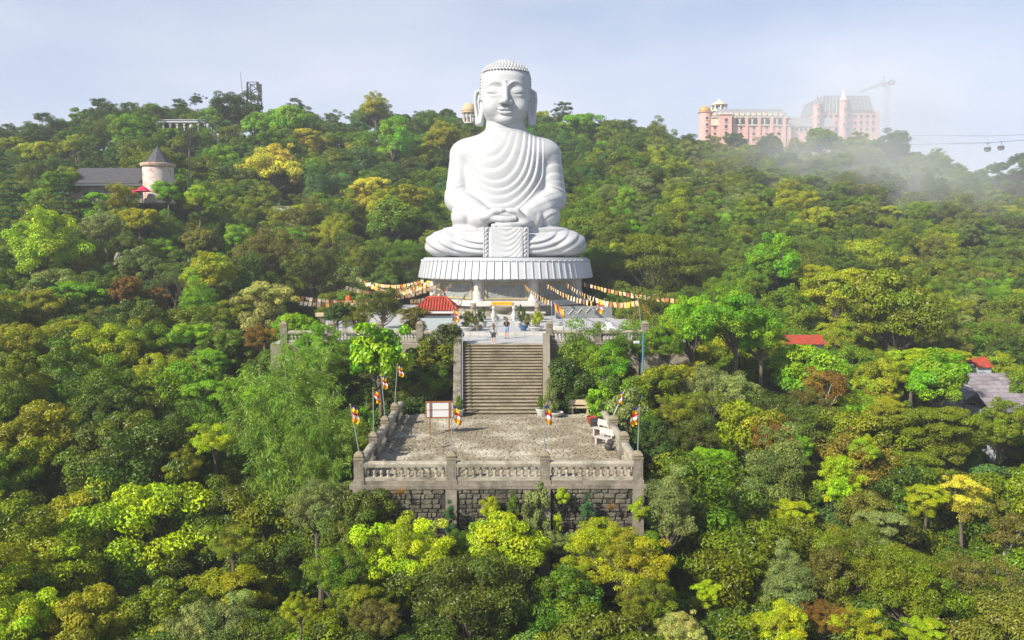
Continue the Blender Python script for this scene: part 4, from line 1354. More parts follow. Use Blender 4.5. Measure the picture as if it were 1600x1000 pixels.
# ---- two visitors seen from behind
def person(lab, loc, rz, pose, hair_len, top_m, short_m, sleeve=.6, short_to=.47, tall=1.64, extra=None):
    """pose: dict of joint positions, f is the way they face; built as one continuous skin surface"""
    o = thing('person', lab, 'person', loc, rz)
    g = Field(-.50, .50, -.34, .40, -.02, 1.72, .0095)
    J = pose
    def limb(pts, rad, k=.03):
        g.add(g.chain(pts, rad), k)
    g.add(g.chain([(0, 0, .86), (0, .0, 1.0), (0, .01, 1.18), (0, 0, 1.32)], [.135, .115, .125, .11], sq=(1.12, .8, 1)), .02)
    for s in (-1, 1):
        limb([(.09 * s, 0, .86), J['knee'][s], J['ankle'][s]], [.088, .055, .038], .05)
        a = J['ankle'][s]
        limb([(a[0], a[1] - .03, .04), (a[0] + .012 * s, a[1] + .15, .03)], [.04, .032])
        limb([(.0, 0, 1.34), (.165 * s, -.005, 1.33), J['elbow'][s], J['wrist'][s]], [.06, .052, .036, .026], .04)
        w = Vector(J['wrist'][s]); dirn = (w - Vector(J['elbow'][s])).normalized()
        palm = w + dirn * .06
        limb([tuple(w), tuple(palm)], [.026, .030], .02)
        sidev = dirn.cross(Vector((1, 0, 0)) if abs(dirn.x) < .8 else Vector((0, 0, 1))).normalized()
        for k, ln in enumerate((.062, .072, .068, .052)):
            b = palm + sidev * (.020 * (k - 1.5)) + dirn * .012
            m_ = b + dirn * ln * .55
            limb([tuple(b), tuple(m_), tuple(m_ + (dirn + Vector((0, .35, 0))).normalized() * ln * .45)], [.0105, .010, .008], .006)
        limb([tuple(w + dirn * .02 - sidev * .02), tuple(w + dirn * .05 - sidev * .048), tuple(w + dirn * .075 - sidev * .055)], [.013, .011, .009], .01)
    limb([(0, 0, 1.34), (0, .012, 1.45)], [.055, .047], .04)
    hz = 1.545
    g.add(g.ell((0, .01, hz), (.078, .098, .115)), .03)
    g.add(g.ell((0, .05, hz - .06), (.05, .05, .06)), .03)
    g.add(g.chain([(0, .10, hz + .02), (0, .122, hz - .02)], [.012, .016]), .012)
    for s in (-1, 1):
        g.cut(g.ell((.032 * s, .112, hz + .012), (.02, .018, .012)), .01)
        g.add(g.ell((.032 * s, .092, hz + .01), (.013, .013, .012)), .004)
        g.add(g.ell((.08 * s, .0, hz - .005), (.012, .02, .03)), .006)
    g.cut(g.ell((0, .112, hz - .062), (.024, .012, .005)), .005)
    body = g.D.copy()
    k = tall / 1.66
    def part(D, name, m, it=3):
        g.D = D.astype(np.float32)
        return link(name, g.mesh(name, m, it), o, scale=(k, k, k))
    part(body, 'body', M['skin'])
    zt = 1.30
    top = np.maximum(body - .014, np.maximum(.92 - g.z, g.z - 1.395))
    armd = None
    for s in (-1, 1):
        sh, el, wr = Vector((.165 * s, -.005, 1.33)), Vector(J['elbow'][s]), Vector(J['wrist'][s])
        end = sh.lerp(el, min(1, sleeve * 2)) if sleeve <= .5 else el.lerp(wr, sleeve * 2 - 1)
        pts = [tuple(sh), tuple(end)] if sleeve <= .5 else [tuple(sh), tuple(el), tuple(end)]
        c = g.chain(pts, [.068, .052] if sleeve <= .5 else [.068, .052, .042])
        armd = c if armd is None else np.minimum(armd, c)
    tors = g.chain([(0, 0, .95), (0, .01, 1.18), (0, 0, 1.33)], [.155, .15, .14], sq=(1.2, .9, 1))
    top = np.maximum(top, np.minimum(tors, armd))
    part(top, 'top', top_m)
    sh = np.maximum(body - .02, np.maximum(short_to - g.z, g.z - .98))
    sh = np.maximum(sh, np.abs(g.x) - .235)
    lim = np.minimum(g.chain([(.09, 0, .9), J['knee'][1]], [.15, .12]), g.chain([(-.09, 0, .9), J['knee'][-1]], [.15, .12]))
    lim = np.minimum(lim, g.chain([(0, 0, .86), (0, 0, .98)], [.18, .165], sq=(1.1, .85, 1)))
    sh = np.maximum(sh, lim)
    part(sh, 'shorts', short_m)
    hd = np.maximum(g.ell((0, -.008, hz + .012), (.094, .110, .125)), -(g.ell((0, .14, hz - .02), (.075, .09, .11))))
    hd = smin(hd, g.cone((0, -.07, hz), (0, -.095, hz - hair_len), .075, .05, sq=(1.25, .7, 1)), .04)
    part(hd, 'hair', M['hair_brown'])
    for s in (-1, 1):
        a = J['ankle'][s]
        d = g.chain([(a[0], a[1] - .035, .045), (a[0] + .012 * s, a[1] + .165, .034)], [.05, .04])
        d = np.maximum(d, g.z - .10)
        part(d, 'shoe', M['black_cloth'] if top_m is M['black_cloth'] else M['white_cloth'])
    return o
walk = {'knee': {1: (.095, .10, .47), -1: (-.095, .0, .46)}, 'ankle': {1: (.09, .02, .11), -1: (-.09, -.08, .06)},
        'elbow': {1: (.23, .02, 1.07), -1: (-.24, -.06, 1.07)}, 'wrist': {1: (.24, .14, .88), -1: (-.27, -.02, .84)}}
stand = {'knee': {1: (.10, .02, .47), -1: (-.10, .02, .47)}, 'ankle': {1: (.11, -.02, .06), -1: (-.11, -.01, .06)},
         'elbow': {1: (.24, -.02, 1.08), -1: (-.24, -.02, 1.08)}, 'wrist': {1: (.20, .14, 1.02), -1: (-.20, .14, 1.02)}}
pz1 = at(771, 542.5, 64.9)
person('long-haired woman in a light grey top and dark shorts walking up at the stair head', (pz1.x, 64.85, 3.9), R(180), walk, .34, M['grey_cloth'], M['cloth_dark'], .9, .55, 1.66)
pz2 = at_z(791.5, 529, 3.912)
person('long-haired woman in a black top and pale denim shorts standing before the altar', (pz2.x, pz2.y, 3.912), R(180), stand, .42, M['black_cloth'], M['denim'], .35, .58, 1.72)
# ------------------------------------------------------------------ buildings on the hills
def sized(px0, px1, py0, py1, Y):
    a, b = at(px0, py1, Y), at(px1, py0, Y)
    return a.x, b.x, a.z, b.z
# --- pink castle in the mist
CY = 418.0
cs = thing('pink_castle', 'long pink palace with grey mansard roofs and turrets in mist on the hilltop', 'castle', at(1165, 225, CY))
cl = cs.location
def cx(px): return at(px, 200, CY).x - cl.x
def cz(py): return at(1165, py, CY).z - cl.z
zb = cz(262)
def cwin(name, px, py0, py1, w, y0, parent, arch=False):
    x = cx(px); z0, z1 = cz(py1), cz(py0); hw = w / 2
    mb = MB()
    if arch:
        pts = [(-hw, 0), (hw, 0), (hw, (z1 - z0) - hw)] + [(hw * math.cos(a), (z1 - z0) - hw + hw * math.sin(a)) for a in (.5, 1.05, 1.57, 2.1, 2.64)] + [(-hw, (z1 - z0) - hw)]
        mb.extrude(pts, (1, 0, 0), (0, 0, 1), (0, -1, 0), (x, y0, z0), .25)
    else:
        mb.span(x - hw, x + hw, y0 - .25, y0, z0, z1)
    f = mb.build(name, M['glass'], parent)
    MB().span(x - hw - .25, x + hw + .25, y0 - .4, y0 - .02, z0 - .35, z0 - .05).build('sill', M['cream'], f)
    return f
# left wing
w1 = MB().span(cx(1108), cx(1232), -4, 16, zb, cz(198)).build('wall', M['pink_wall'], cs)
MB().span(cx(1108), cx(1226), -4, 14, cz(198), cz(185.5)).build('wall', M['cream'], cs)
MB().span(cx(1107), cx(1233), -4.6, 16, cz(198.4), cz(197.4)).build('cornice', M['cream'], cs)
MB().span(cx(1107), cx(1227), -4.6, 15, cz(186), cz(184.8)).build('cornice', M['cream'], cs)
rfm = MB()
a, b, z0, z1 = cx(1108), cx(1227), cz(184.8), cz(171.5)
rfm.prism([(a, -4.2), (b, -4.2), (b, 14.5), (a, 14.5)], z0, z1, .80)
castle_roof = rfm.build('roof', M['castle_roof'], cs)
for i in range(13):
    px = 1113 + i * 8.6
    d = MB().span(cx(px) - .9, cx(px) + .9, -4.35, -1.5, cz(183), cz(178.5)).build('dormer', M['cream'], castle_roof)
for i in range(9):
    cwin('window', 1147 + i * 9.6, 187, 196.5, 2.2, -4, cs, True)
for row, (p0, p1) in enumerate(((199.5, 203.5), (209, 213), (218, 222))):
    for i in range(12):
        cwin('window', 1114 + i * 10.0, p0, p1, 1.1, -4, cs)
for i in range(5):
    px = 1143 + i * 19.5
    MB().span(cx(px) - .7, cx(px) + .7, -4.7, -3.9, zb, cz(186)).build('pilaster', M['pink_wall'], cs)
# end pavilion and corner turret
pv = MB().span(cx(1119), cx(1137), -7.5, -4, zb, cz(183)).build('pavilion', M['pink_wall'], cs)
MB().span(cx(1117.5), cx(1138.5), -8, -4, cz(183), cz(181.5)).build('cornice', M['cream'], cs)
for p0, p1 in ((189, 194), (199, 204), (209, 214)):
    cwin('window', 1128, p0, p1, 1.2, -7.5, cs)
MB().lathe([(3.3, zb), (3.3, cz(178)), (3.9, cz(177)), (3.9, cz(176))], 14, (cx(1101), -1, 0)).build('turret', M['pink_wall'], cs, smooth=True)
MB().lathe([(2.6, cz(176)), (3.0, cz(173.5)), (2.7, cz(170.5)), (1.6, cz(168.3)), (.3, cz(167)), (.1, cz(163))], 14, (cx(1100), -1, 0)).build('dome', M['gold'], cs, smooth=True)
for p0 in (185, 195, 205):
    cwin('window', 1101, p0, p0 + 4, 1.0, -4.2, cs)
cu = MB()
for i in range(8):
    aa = 2 * math.pi * i / 8
    cu.tube([(cx(1124.5) + 3.6 * math.cos(aa), 2 + 3.6 * math.sin(aa), cz(172)), (cx(1124.5) + 3.6 * math.cos(aa), 2 + 3.6 * math.sin(aa), cz(164))], .4, 5)
cu.lathe([(4.4, cz(164)), (4.4, cz(163)), (2.6, cz(160)), (1.2, cz(157.5)), (.25, cz(154))], 12, (cx(1124.5), 2, 0))
cu.lathe([(4.2, cz(174)), (4.2, cz(171.6))], 12, (cx(1124.5), 2, 0))
cu.build('cupola', M['cream'], cs, smooth=True)
# gabled block
gb = MB().span(cx(1200), cx(1238), 4, 22, zb, cz(182)).build('wall', M['pink_wall'], cs)
MB().prism([(cx(1198), 3), (cx(1240), 3), (cx(1240), 23), (cx(1198), 23)], cz(182), cz(165.5), .45).build('roof', M['castle_roof'], cs)
# glazed middle wing
MB().span(cx(1233), cx(1304), 0, 14, zb, cz(198)).build('wall', M['pink_wall'], cs)
MB().prism([(cx(1232), -.5), (cx(1306), -.5), (cx(1306), 14), (cx(1232), 14)], cz(198), cz(183), .78).build('roof', M['castle_roof'], cs)
for i in range(9):
    cwin('window', 1237 + i * 7.4, 199.5, 205, 1.4, 0, cs, True)
for i in range(8):
    MB().tube([(cx(1236 + i * 9), -.7, cz(197.5)), (cx(1240 + i * 8.2), 2.6, cz(186))], .16, 4).build('roof_rib', M['cream'], cs)
# unfinished keep under scaffold netting
MB().span(cx(1283), cx(1377), 2, 30, zb, cz(172)).build('wall', M['pink_wall'], cs)
MB().prism([(cx(1282), 1), (cx(1366), 1), (cx(1366), 31), (cx(1282), 31)], cz(172), cz(147.5), .86).build('scaffold_net', M['scaffold'], cs)
sc_ = MB()
for i in range(15):
    px = 1284 + i * 5.8
    sc_.tube([(cx(px), .4, cz(175)), (cx(1324 + (px - 1324) * .90), 2.6, cz(148))], .14, 4)
for k in range(6):
    t = k / 5
    sc_.tube([(cx(1324 - 42 * (1 - .1 * t)), .4 + 2.0 * t, cz(175 - 27 * t)), (cx(1324 + 42 * (1 - .1 * t)), .4 + 2.0 * t, cz(175 - 27 * t))], .14, 4)
sc_.build('scaffolding', M['steel'], cs)
for rws, (p0, p1) in enumerate(((178, 183), (188, 193), (198, 203))):
    for i in range(9):
        cwin('window', 1290 + i * 9.6, p0, p1, 1.3, 2, cs)
for px, w, yb, yt, ya in ((1274.5, 5.5, 262, 164, 149), (1315.5, 5.8, 262, 157, 139)):
    rr = w * CY / F_PX
    MB().lathe([(rr, zb), (rr, cz(yt + 2)), (rr * 1.2, cz(yt + 1)), (rr * 1.2, cz(yt))], 14, (cx(px), -1, 0)).build('turret', M['pink_wall'], cs, smooth=True)
    if px < 1300:
        cg = MB()
        for i in range(8):
            aa = 2 * math.pi * i / 8
            cg.tube([(cx(px) + rr * math.cos(aa), -1 + rr * math.sin(aa), cz(yt)), (cx(px), -1, cz(ya))], .28, 4)
        cg.build('spire_frame', M['castle_roof'], cs)
    else:
        MB().lathe([(rr * 1.1, cz(yt)), (rr * .55, cz(yt - 7)), (rr * .15, cz(ya + 3)), (.05, cz(ya))], 14, (cx(px), -1, 0)).build('spire', M['cream'], cs, smooth=True)
    for q in (170, 182, 194):
        cwin('window', px, q, q + 4, .9, -1 - rr, cs)
# --- tower crane
CRY = 405.0
cr = thing('tower_crane', 'lattice tower crane with raised jib beside the misty palace', 'crane', at(1381.5, 262, CRY))
def crp(px, py): p = at(px, py, CRY); return (p.x - cr.location.x, 0, p.z - cr.location.z)
ms = MB(); hwid = 1.1
z1 = crp(1381, 129)[2]
for sx in (-1, 1):
    for sy in (-1, 1):
        ms.tube([(sx * hwid, sy * hwid, 0), (sx * hwid, sy * hwid, z1)], .10, 4)
nseg = 16
for k in range(nseg):
    za, zc_ = z1 * k / nseg, z1 * (k + 1) / nseg
    for s in (-1, 1):
        ms.tube([(-hwid * s, s * hwid, za), (hwid * s, s * hwid, zc_)], .05, 4)
        ms.tube([(-hwid, s * hwid, za), (hwid, s * hwid, za)], .05, 4)
ms.build('mast', M['castle_roof'], cr)
jb = MB()
A, B = Vector(crp(1343, 145.5)), Vector(crp(1381, 131))
C_ = Vector(crp(1395.5, 125.5))
for dz, dy in ((0, -.7), (0, .7), (1.5, 0)):
    jb.tube([A + Vector((0, dy, dz * .4)), B + Vector((0, dy, dz))], .15, 4)
for k in range(14):
    p = A.lerp(B, k / 14); q = A.lerp(B, (k + .5) / 14); r_ = A.lerp(B, (k + 1) / 14)
    jb.tube([p + Vector((0, -.7, 0)), q + Vector((0, 0, 1.2)), r_ + Vector((0, .7, 0))], .08, 4)
jb.build('jib', M['castle_roof'], cr)
MB().tube([B, C_], .5, 5).build('counter_jib', M['steel'], cr)
MB().quadbox(tuple(C_ + Vector((-.6, 0, -1.0))), (2.6, 2.0, 2.2)).build('counterweight', M['castle_roof'], cr)
MB().quadbox(tuple(B + Vector((-.8, -1.5, -.6))), (1.4, 1.4, 1.6)).build('cab', M['castle_roof'], cr)
ap_ = Vector(crp(1381.5, 118))
tw = MB().tube([B + Vector((-1, 0, 0)), ap_], .2, 4).tube([B + Vector((1, 0, 0)), ap_], .2, 4).tube([ap_, A.lerp(B, .35)], .06, 4).tube([ap_, C_], .08, 4)
tw.build('apex_frame', M['castle_roof'], cr)
# --- cable car
GY = 400.0
cb = MB().tube([at(1290, 212, GY + 30), at(1400, 226.5, GY), at(1545, 223, GY), at(1600, 219, GY - 10), at(1760, 206, GY - 40)], .10, 4).build('haul_cable', M['dark_metal'])
tag(cb, 'thin aerial cable carrying the two gondolas in the misty sky', 'cable')
cb = MB().tube([at(1290, 208, GY + 40), at(1400, 211.5, GY + 20), at(1545, 212.5, GY + 20), at(1760, 204, GY)], .08, 4).build('haul_cable', M['dark_metal'])
tag(cb, 'thin empty aerial cable above the gondola line', 'cable')
for px, py, nm in ((1543, 232.5, 'left of the two dark cable car gondolas above the far hill'), (1564, 230.5, 'right of the two dark cable car gondolas above the far hill')):
    gd = thing('cable_car', nm, 'cable car', at(px, py, GY))
    MB().lathe([(.7, -1.35), (1.25, -1.1), (1.5, -.4), (1.55, -.35)], 12).build('lower_shell', M['castle_roof'], gd, smooth=True)
    MB().lathe([(1.5, -.35), (1.45, .5)], 12).build('window_band', M['glass'], gd, smooth=True)
    MB().lathe([(1.55, .5), (1.3, .95), (.6, 1.2)], 12).build('roof', M['castle_roof'], gd, smooth=True)
    MB().tube([(0, 0, 1.2), (.3, 0, 2.0), (0, 0, 2.75)], .12, 5).build('hanger', M['dark_metal'], gd)
    MB().span(-.8, .8, -.25, .25, 2.6, 2.85).build('grip', M['dark_metal'], gd)
# --- round tower and long slate-roofed hall at the left
TY = 126.0
x0, x1, zA, zB = sized(226, 270, 256, 318, TY)
tw = thing('round_tower', 'blotchy pink round tower with conical grey roof rising from the trees', 'tower', ((x0 + x1) / 2, TY, zA))
rr = (x1 - x0) / 2; H = zB - zA
MB().lathe([(rr, 0), (rr, H - .55)], 28).build('wall', M['stucco'], tw, smooth=True)
MB().lathe([(rr, H - .55), (rr + .25, H - .45), (rr + .32, H - .1), (rr + .25, H), (rr - .2, H)], 28).build('cornice', mat('rusty_cream_stucco', (.5, .4, .31), .9, .2, 2.0, stain=(.30, .13, .07), stain_amt=.7, stain_scale=1.5), tw, smooth=True)
zc_ = at(248, 228, TY).z - zA
rf_ = MB()
NR = 10; n = 8
prof = []
for k in range(NR):
    t0, t1 = k / NR, (k + 1) / NR
    r0 = rr * .86 * (1 - t0) + .03; r1 = rr * .86 * (1 - t1) + .03
    zz0, zz1 = H - .05 + (zc_ - H) * t0, H - .05 + (zc_ - H) * t1
    MB().lathe([(r0 + .05, zz0), (r1 + .02, zz1)], 8, phase=.2).build('shingle_course', M['slate'], tw)
MB().tube([(0, 0, zc_ - .2), (0, 0, zc_ + .9)], [.06, .02], 5).build('finial', M['dark_metal'], tw)
x0, x1, zA, zB = sized(118, 228, 262, 318, TY + 4)
hl = thing('long_hall', 'long low hall with grey slate roof joined to the round tower', 'building', ((x0 + x1) / 2, TY + 1.5, zA))
hwid = (x1 - x0) / 2
ze = at(150, 286, TY + 1).z - zA; zt = at(150, 262, TY + 6).z - zA
MB().span(-hwid + .3, hwid, .8, 9.4, 0, ze - .35).build('wall', M['pinkish_stone'], hl)
MB().span(-hwid, hwid, -.2, 10.2, ze - .35, ze).build('fascia', M['fascia'], hl)
for side in (0, 1):
    for k in range(8):
        t0, t1 = k / 8, (k + 1) / 8
        ya, yb = (-.5 + 5.5 * t0, -.5 + 5.5 * t1) if side == 0 else (10.5 - 5.5 * t0, 10.5 - 5.5 * t1)
        mb = MB(); n_ = 0
        za_, zb_ = ze + (zt - ze) * t0 + .03, ze + (zt - ze) * t1
        q = [(-hwid - .3, ya, za_ + .07), (hwid, ya, za_ + .07), (hwid, yb, zb_ + .0), (-hwid - .3, yb, zb_ + .0)]
        mb.v += q + [(x, y, z - .12) for x, y, z in q]
        mb.f += [(0, 1, 2, 3), (7, 6, 5, 4), (0, 4, 5, 1), (1, 5, 6, 2), (2, 6, 7, 3), (3, 7, 4, 0)]; mb.mi += [0] * 6
        mb.build('slate_course', M['slate'], hl)
MB().extrude([(-.5, ze), (10.5, ze), (5, zt - .05)], (0, 1, 0), (0, 0, 1), (1, 0, 0), (-hwid + .1, 0, 0), 2 * hwid - .3).build('gable', M['pinkish_stone'], hl)
for i in range(6):
    MB().span(-hwid + 2 + i * 1.7, -hwid + 2.9 + i * 1.7, .7, .9, .8, ze - .8).build('window', M['glass'], hl)
for px, py, w, lab in ((205, 300, 34, 'wide pink parasol below the eaves of the slate-roofed hall'), (223, 296, 26, 'smaller pink parasol close to the foot of the round tower')):
    p = at(px, py, TY - 3.5); rr_ = w * (TY - 3.5) / F_PX / 2
    u = thing('pink_parasol', lab, 'parasol', (p.x, p.y, p.z - 2.3))
    MB().lathe([(rr_, 2.0), (rr_ * .5, 2.5), (.05, 2.85), (.02, 2.9)], 8).build('canopy', M['pink_cloth'], u)
    MB().tube([(0, 0, 0), (0, 0, 2.6)], .04, 6).build('pole', M['steel'], u)
# --- tall lamp pole by the tower
p0, p1 = at(293.5, 312, 122), at(298.5, 200, 122)
lp = thing('lamp_pole', 'very tall thin lamp pole with white globe right of the round tower', 'street lamp', tuple(p0))
MB().tube([(0, 0, 0), tuple(p1 - p0)], [.13, .08], 6).build('pole', M['dark_metal'], lp)
MB().ball(tuple(p1 - p0 + Vector((0, 0, .2))), .28, 8, 6).build('lamp', M['white_paint'], lp, smooth=True)
p0, p1 = at(295, 432, 97), at(294, 404, 97)
lp = thing('street_lamp', 'grey street lamp with horizontal arm among the trees on the left slope', 'street lamp', tuple(p0))
MB().tube([(0, 0, -3), tuple(p1 - p0)], [.09, .06], 6).build('pole', M['steel'], lp)
MB().tube([tuple(p1 - p0 + Vector((0, 0, -.4))), tuple(p1 - p0 + Vector((1.0, 0, -.25)))], .05, 5).build('arm', M['steel'], lp)
MB().quadbox(tuple(p1 - p0 + Vector((1.2, 0, -.27))), (.8, .35, .14)).build('lamp', M['white_paint'], lp)
p0, p1 = at(1004, 575, 60), at(1005, 522, 60)
lp = thing('blue_lamp_post', 'blue lamp post with white lamp among the bright shrubs right of the plaza', 'street lamp', tuple(p0))
MB().tube([(0, 0, -3), tuple(p1 - p0)], [.07, .05], 6).build('pole', M['blue_paint'], lp)
q = p1 - p0
MB().tube([tuple(q + Vector((0, 0, -.7))), tuple(q + Vector((-.35, -.1, -.62)))], .035, 5).build('arm', M['blue_paint'], lp)
MB().quadbox(tuple(q + Vector((-.5, -.1, -.6))), (.45, .3, .2)).build('lamp', M['white_paint'], lp, bevel=.04)
# --- white arcade, lattice mast, pavilion on the ridge
AY = 186.0
x0, x1, zA, zB = sized(244, 320, 188, 206, AY)
arc = thing('white_arcade', 'long low white arcade with arches high in the trees below the ridge', 'arcade', ((x0 + x1) / 2, AY, zA))
hwid, H = (x1 - x0) / 2, zB - zA
MB().span(-hwid, hwid, -.3, 1.2, H - .5, H).build('beam', M['white_paint'], arc)
MB().span(-hwid - .2, hwid + .2, -.5, 1.4, H, H + .12).build('cornice', M['white_paint'], arc)
na = 7
for i in range(na):
    xa, xb = -hwid + 2 * hwid * i / na, -hwid + 2 * hwid * (i + 1) / na
    c, r0 = (xa + xb) / 2, (xb - xa) / 2 - .18
    pts = [(xa, H - .5), (xa, H - .5 - r0 - .15)] + [(c - r0 * math.cos(t), H - .6 - r0 * .9 + r0 * .9 * math.sin(t)) for t in np.linspace(0, math.pi, 9)] + [(xb, H - .5 - r0 - .15), (xb, H - .5)]
    MB().extrude(pts[::-1] if False else pts, (1, 0, 0), (0, 0, 1), (0, -1, 0), (0, .5, 0), .5).build('arch', M['white_paint'], arc)
    MB().span(xa - .17, xa + .17, 0, .5, 0, H - .5 - r0 * .9).build('pillar', M['white_paint'], arc)
for i in range(4):
    MB().span(hwid + .3 + i * .75, hwid + .75 + i * .75, 0, .6, -.6 * i - .4, H - .7 * (i + 1)).build('pillar', M['white_paint'], arc)
LY = 206.0
x0, x1, zA, zB = sized(388, 408, 130, 178, LY)
lm = thing('lattice_mast', 'dark lattice telecom tower crowded with antenna panels on the ridge', 'tower', ((x0 + x1) / 2, LY, zA))
hwid, H = (x1 - x0) / 2 * .8, zB - zA
fr = MB()
for sx in (-1, 1):
    for sy in (-1, 1):
        fr.tube([(sx * hwid, sy * hwid, 0), (sx * hwid, sy * hwid, H)], .12, 4)
for k in range(4):
    za_, zb_ = H * k / 4, H * (k + 1) / 4
    for s in (-1, 1):
        fr.tube([(-hwid, s * hwid, za_), (hwid, s * hwid, zb_)], .08, 4).tube([(hwid, s * hwid, za_), (-hwid, s * hwid, zb_)], .08, 4)
        fr.tube([(s * hwid, -hwid, za_), (s * hwid, hwid, zb_)], .08, 4).tube([(-hwid, s * hwid, zb_), (hwid, s * hwid, zb_)], .08, 4)
fr.build('lattice', M['dark_metal'], lm)
ra = random.Random(4)
for i in range(14):
    s = -1 if i % 2 else 1
    MB().quadbox((s * (hwid + .25) * ra.uniform(.7, 1), -hwid - .25 if i % 3 else hwid * .4 * s, H - .9 - 2.2 * (i // 5) + ra.uniform(-.3, .3)), (.35, .25, 1.7)).build('antenna_panel', M['dark_metal'], lm)
p0, p1 = at(382, 172, LY), at(375.5, 112, LY)
mp = tag(MB().tube([(0, 0, -1), tuple(p1 - p0)], [.1, .04], 5).build('radio_mast', M['dark_metal'], loc=tuple(p0)), 'thin leaning radio mast left of the lattice telecom tower', 'mast')
PY = 240.0
x0, x1, zA, zB = sized(721.5, 745, 160.5, 192, PY)
gz = thing('domed_pavilion', 'round colonnaded pavilion with sandstone dome beside the head of the statue', 'pavilion', ((x0 + x1) / 2, PY, zA))
rr = (x1 - x0) / 2
za_ = at(733, 177, PY).z - zA; zd = at(733, 172.5, PY).z - zA; zt = zB - zA
for i in range(10):
    aa = 2 * math.pi * i / 10
    MB().lathe([(.26, 0), (.2, .2), (.18, za_ - .15), (.27, za_)], 8).build('column', M['cream'], gz, smooth=True, loc=(rr * .82 * math.cos(aa), rr * .82 * math.sin(aa), 0))
MB().lathe([(rr, za_), (rr, zd - .3), (rr * 1.06, zd - .2), (rr * 1.06, zd)], 24).build('entablature', M['sandstone'], gz, smooth=True)
MB().lathe([(rr * .92 * math.cos(t), zd + (zt - zd) * math.sin(t)) for t in np.linspace(0, 1.5, 8)], 24).build('dome', M['sandstone'], gz, smooth=True)
MB().lathe([(rr * 1.1, -.4), (rr * 1.1, 0)], 24).build('floor_slab', M['light_stone'], gz)
# --- garden walls and pale steps half seen at the left of the statue
def garden_wall(lab, px0, px1, py0, py1, Y):
    x0, x1, z0, z1 = sized(px0, px1, py0, py1, Y)
    w = thing('garden_wall', lab, 'wall', ((x0 + x1) / 2, Y, z0))
    MB().span(-(x1 - x0) / 2, (x1 - x0) / 2, 0, .6, -2.5, z1 - z0 - .25).build('wall', M['light_stone'], w)
    MB().span(-(x1 - x0) / 2 - .1, (x1 - x0) / 2 + .1, -.1, .7, z1 - z0 - .25, z1 - z0).build('coping', M['coping'], w)
garden_wall('pale garden wall in the trees left of the statue, above the white steps', 428, 485, 322, 334, 138)
garden_wall('short pale garden wall higher in the trees left of the statue', 402, 436, 307, 315, 146)
x0, x1, z0, z1 = sized(446, 478, 343, 366, 128)
gs = thing('garden_steps', 'pale flight of garden steps half hidden by trees left of the statue', 'steps', ((x0 + x1) / 2, 128, z0))
for i in range(7):
    MB().span(-(x1 - x0) / 2 + .08 * i, (x1 - x0) / 2 - .02 * i, i * .32, i * .32 + .9, (z1 - z0) * i / 7 - .4, (z1 - z0) * (i + 1) / 7 - .1).span(-(x1 - x0) / 2 + .08 * i, (x1 - x0) / 2 - .02 * i, i * .32 - .14, i * .32 + .9, (z1 - z0) * (i + 1) / 7 - .1, (z1 - z0) * (i + 1) / 7).build('step', M['stone'] if i % 2 else M['coping'], gs)  # every other step darker: riser shadow is put into the colour
# --- tumbled grey rocks on the left slope
for (px, py, w, lab) in ((187, 404, 16, 'grey rocky outcrop with ragged top among the trees at left'), (197, 416, 14, 'pale tan boulder below the grey outcrop at left')):
    p = at(px, py, 100); s = w * 100 / F_PX / 2
    rk = Field(-1.5, 1.5, -1.5, 1.5, -1.5, 1.6, .12)
    rq = random.Random(px)
    for _ in range(12):
        cz0 = rq.uniform(-1.0, .75)
        e = rk.sup((rq.uniform(-.7, .7) * (1 - cz0 * .4), rq.uniform(-.6, .4), cz0), (rq.uniform(.2, .5), rq.uniform(.25, .5), rq.uniform(.25, .55)), 3, 3)
        rk.add(e + .10 * np.sin(rk.x * 9 + rk.z * 5) * np.sin(rk.z * 11 + rk.f * 7), .03)
    tag(link('boulder', rk.mesh('boulder', M['pinkish_stone'], 1), loc=tuple(p), scale=(s, s, s * 1.15)), lab, 'rock')
# --- houses at the right
def gable_roof(parent, x0, x1, y0, y1, ze, zr, m, name='shingle_row', rows=6):
    ym = (y0 + y1) / 2
    for side in (0, 1):
        for k in range(rows):
            t0, t1 = k / rows, (k + 1) / rows
            ya, yb = (y0 + (ym - y0) * t0, y0 + (ym - y0) * t1) if side == 0 else (y1 + (ym - y1) * t0, y1 + (ym - y1) * t1)
            za_, zb_ = ze + (zr - ze) * t0, ze + (zr - ze) * t1
            nsh = max(4, int((x1 - x0) / .55)) if side == 0 else 1
            for i in range(nsh):
                xa, xb = x0 + (x1 - x0) * i / nsh + (.0 if nsh == 1 else .012), x0 + (x1 - x0) * (i + 1) / nsh - (.0 if nsh == 1 else .012)
                j = rt.uniform(-.02, .02)
                q = [(xa, ya - .03, za_ + .08 + j), (xb, ya - .03, za_ + .08 + j), (xb, yb, zb_ + .03), (xa, yb, zb_ + .03)]
                mb = MB(); mb.v += q + [(x, y, z - .1) for x, y, z in q]
                mb.f += [(0, 1, 2, 3), (7, 6, 5, 4), (0, 4, 5, 1), (1, 5, 6, 2), (2, 6, 7, 3), (3, 7, 4, 0)]; mb.mi += [0] * 6
                mb.build(name, m, parent)
HY = 69.0
p = at(1548, 640, HY)
hs = thing('shingled_house', 'old house with purple-grey shingle roof glimpsed between trees at the right', 'house', tuple(p))
MB().span(-2.4, 2.6, .4, 5.2, -4, .75).build('wall', M['pale_wall'], hs)
gable_roof(hs, -2.3, 3.6, -.3, 5.8, .75, 2.75, M['shingle'], 'shingle', 7)
wn_ = MB().span(-2.35, -1.2, .28, .40, -.35, .55).build('window', M['glass'], hs)
wf = MB()
for i in range(6):
    wf.span(-2.35 + i * .22, -2.31 + i * .22, .24, .28, -.35, .55)
wf.span(-2.45, -1.1, .22, .28, .55, .65).span(-2.45, -1.1, .22, .28, -.45, -.35)
wf.build('frame', M['white_paint'], wn_)
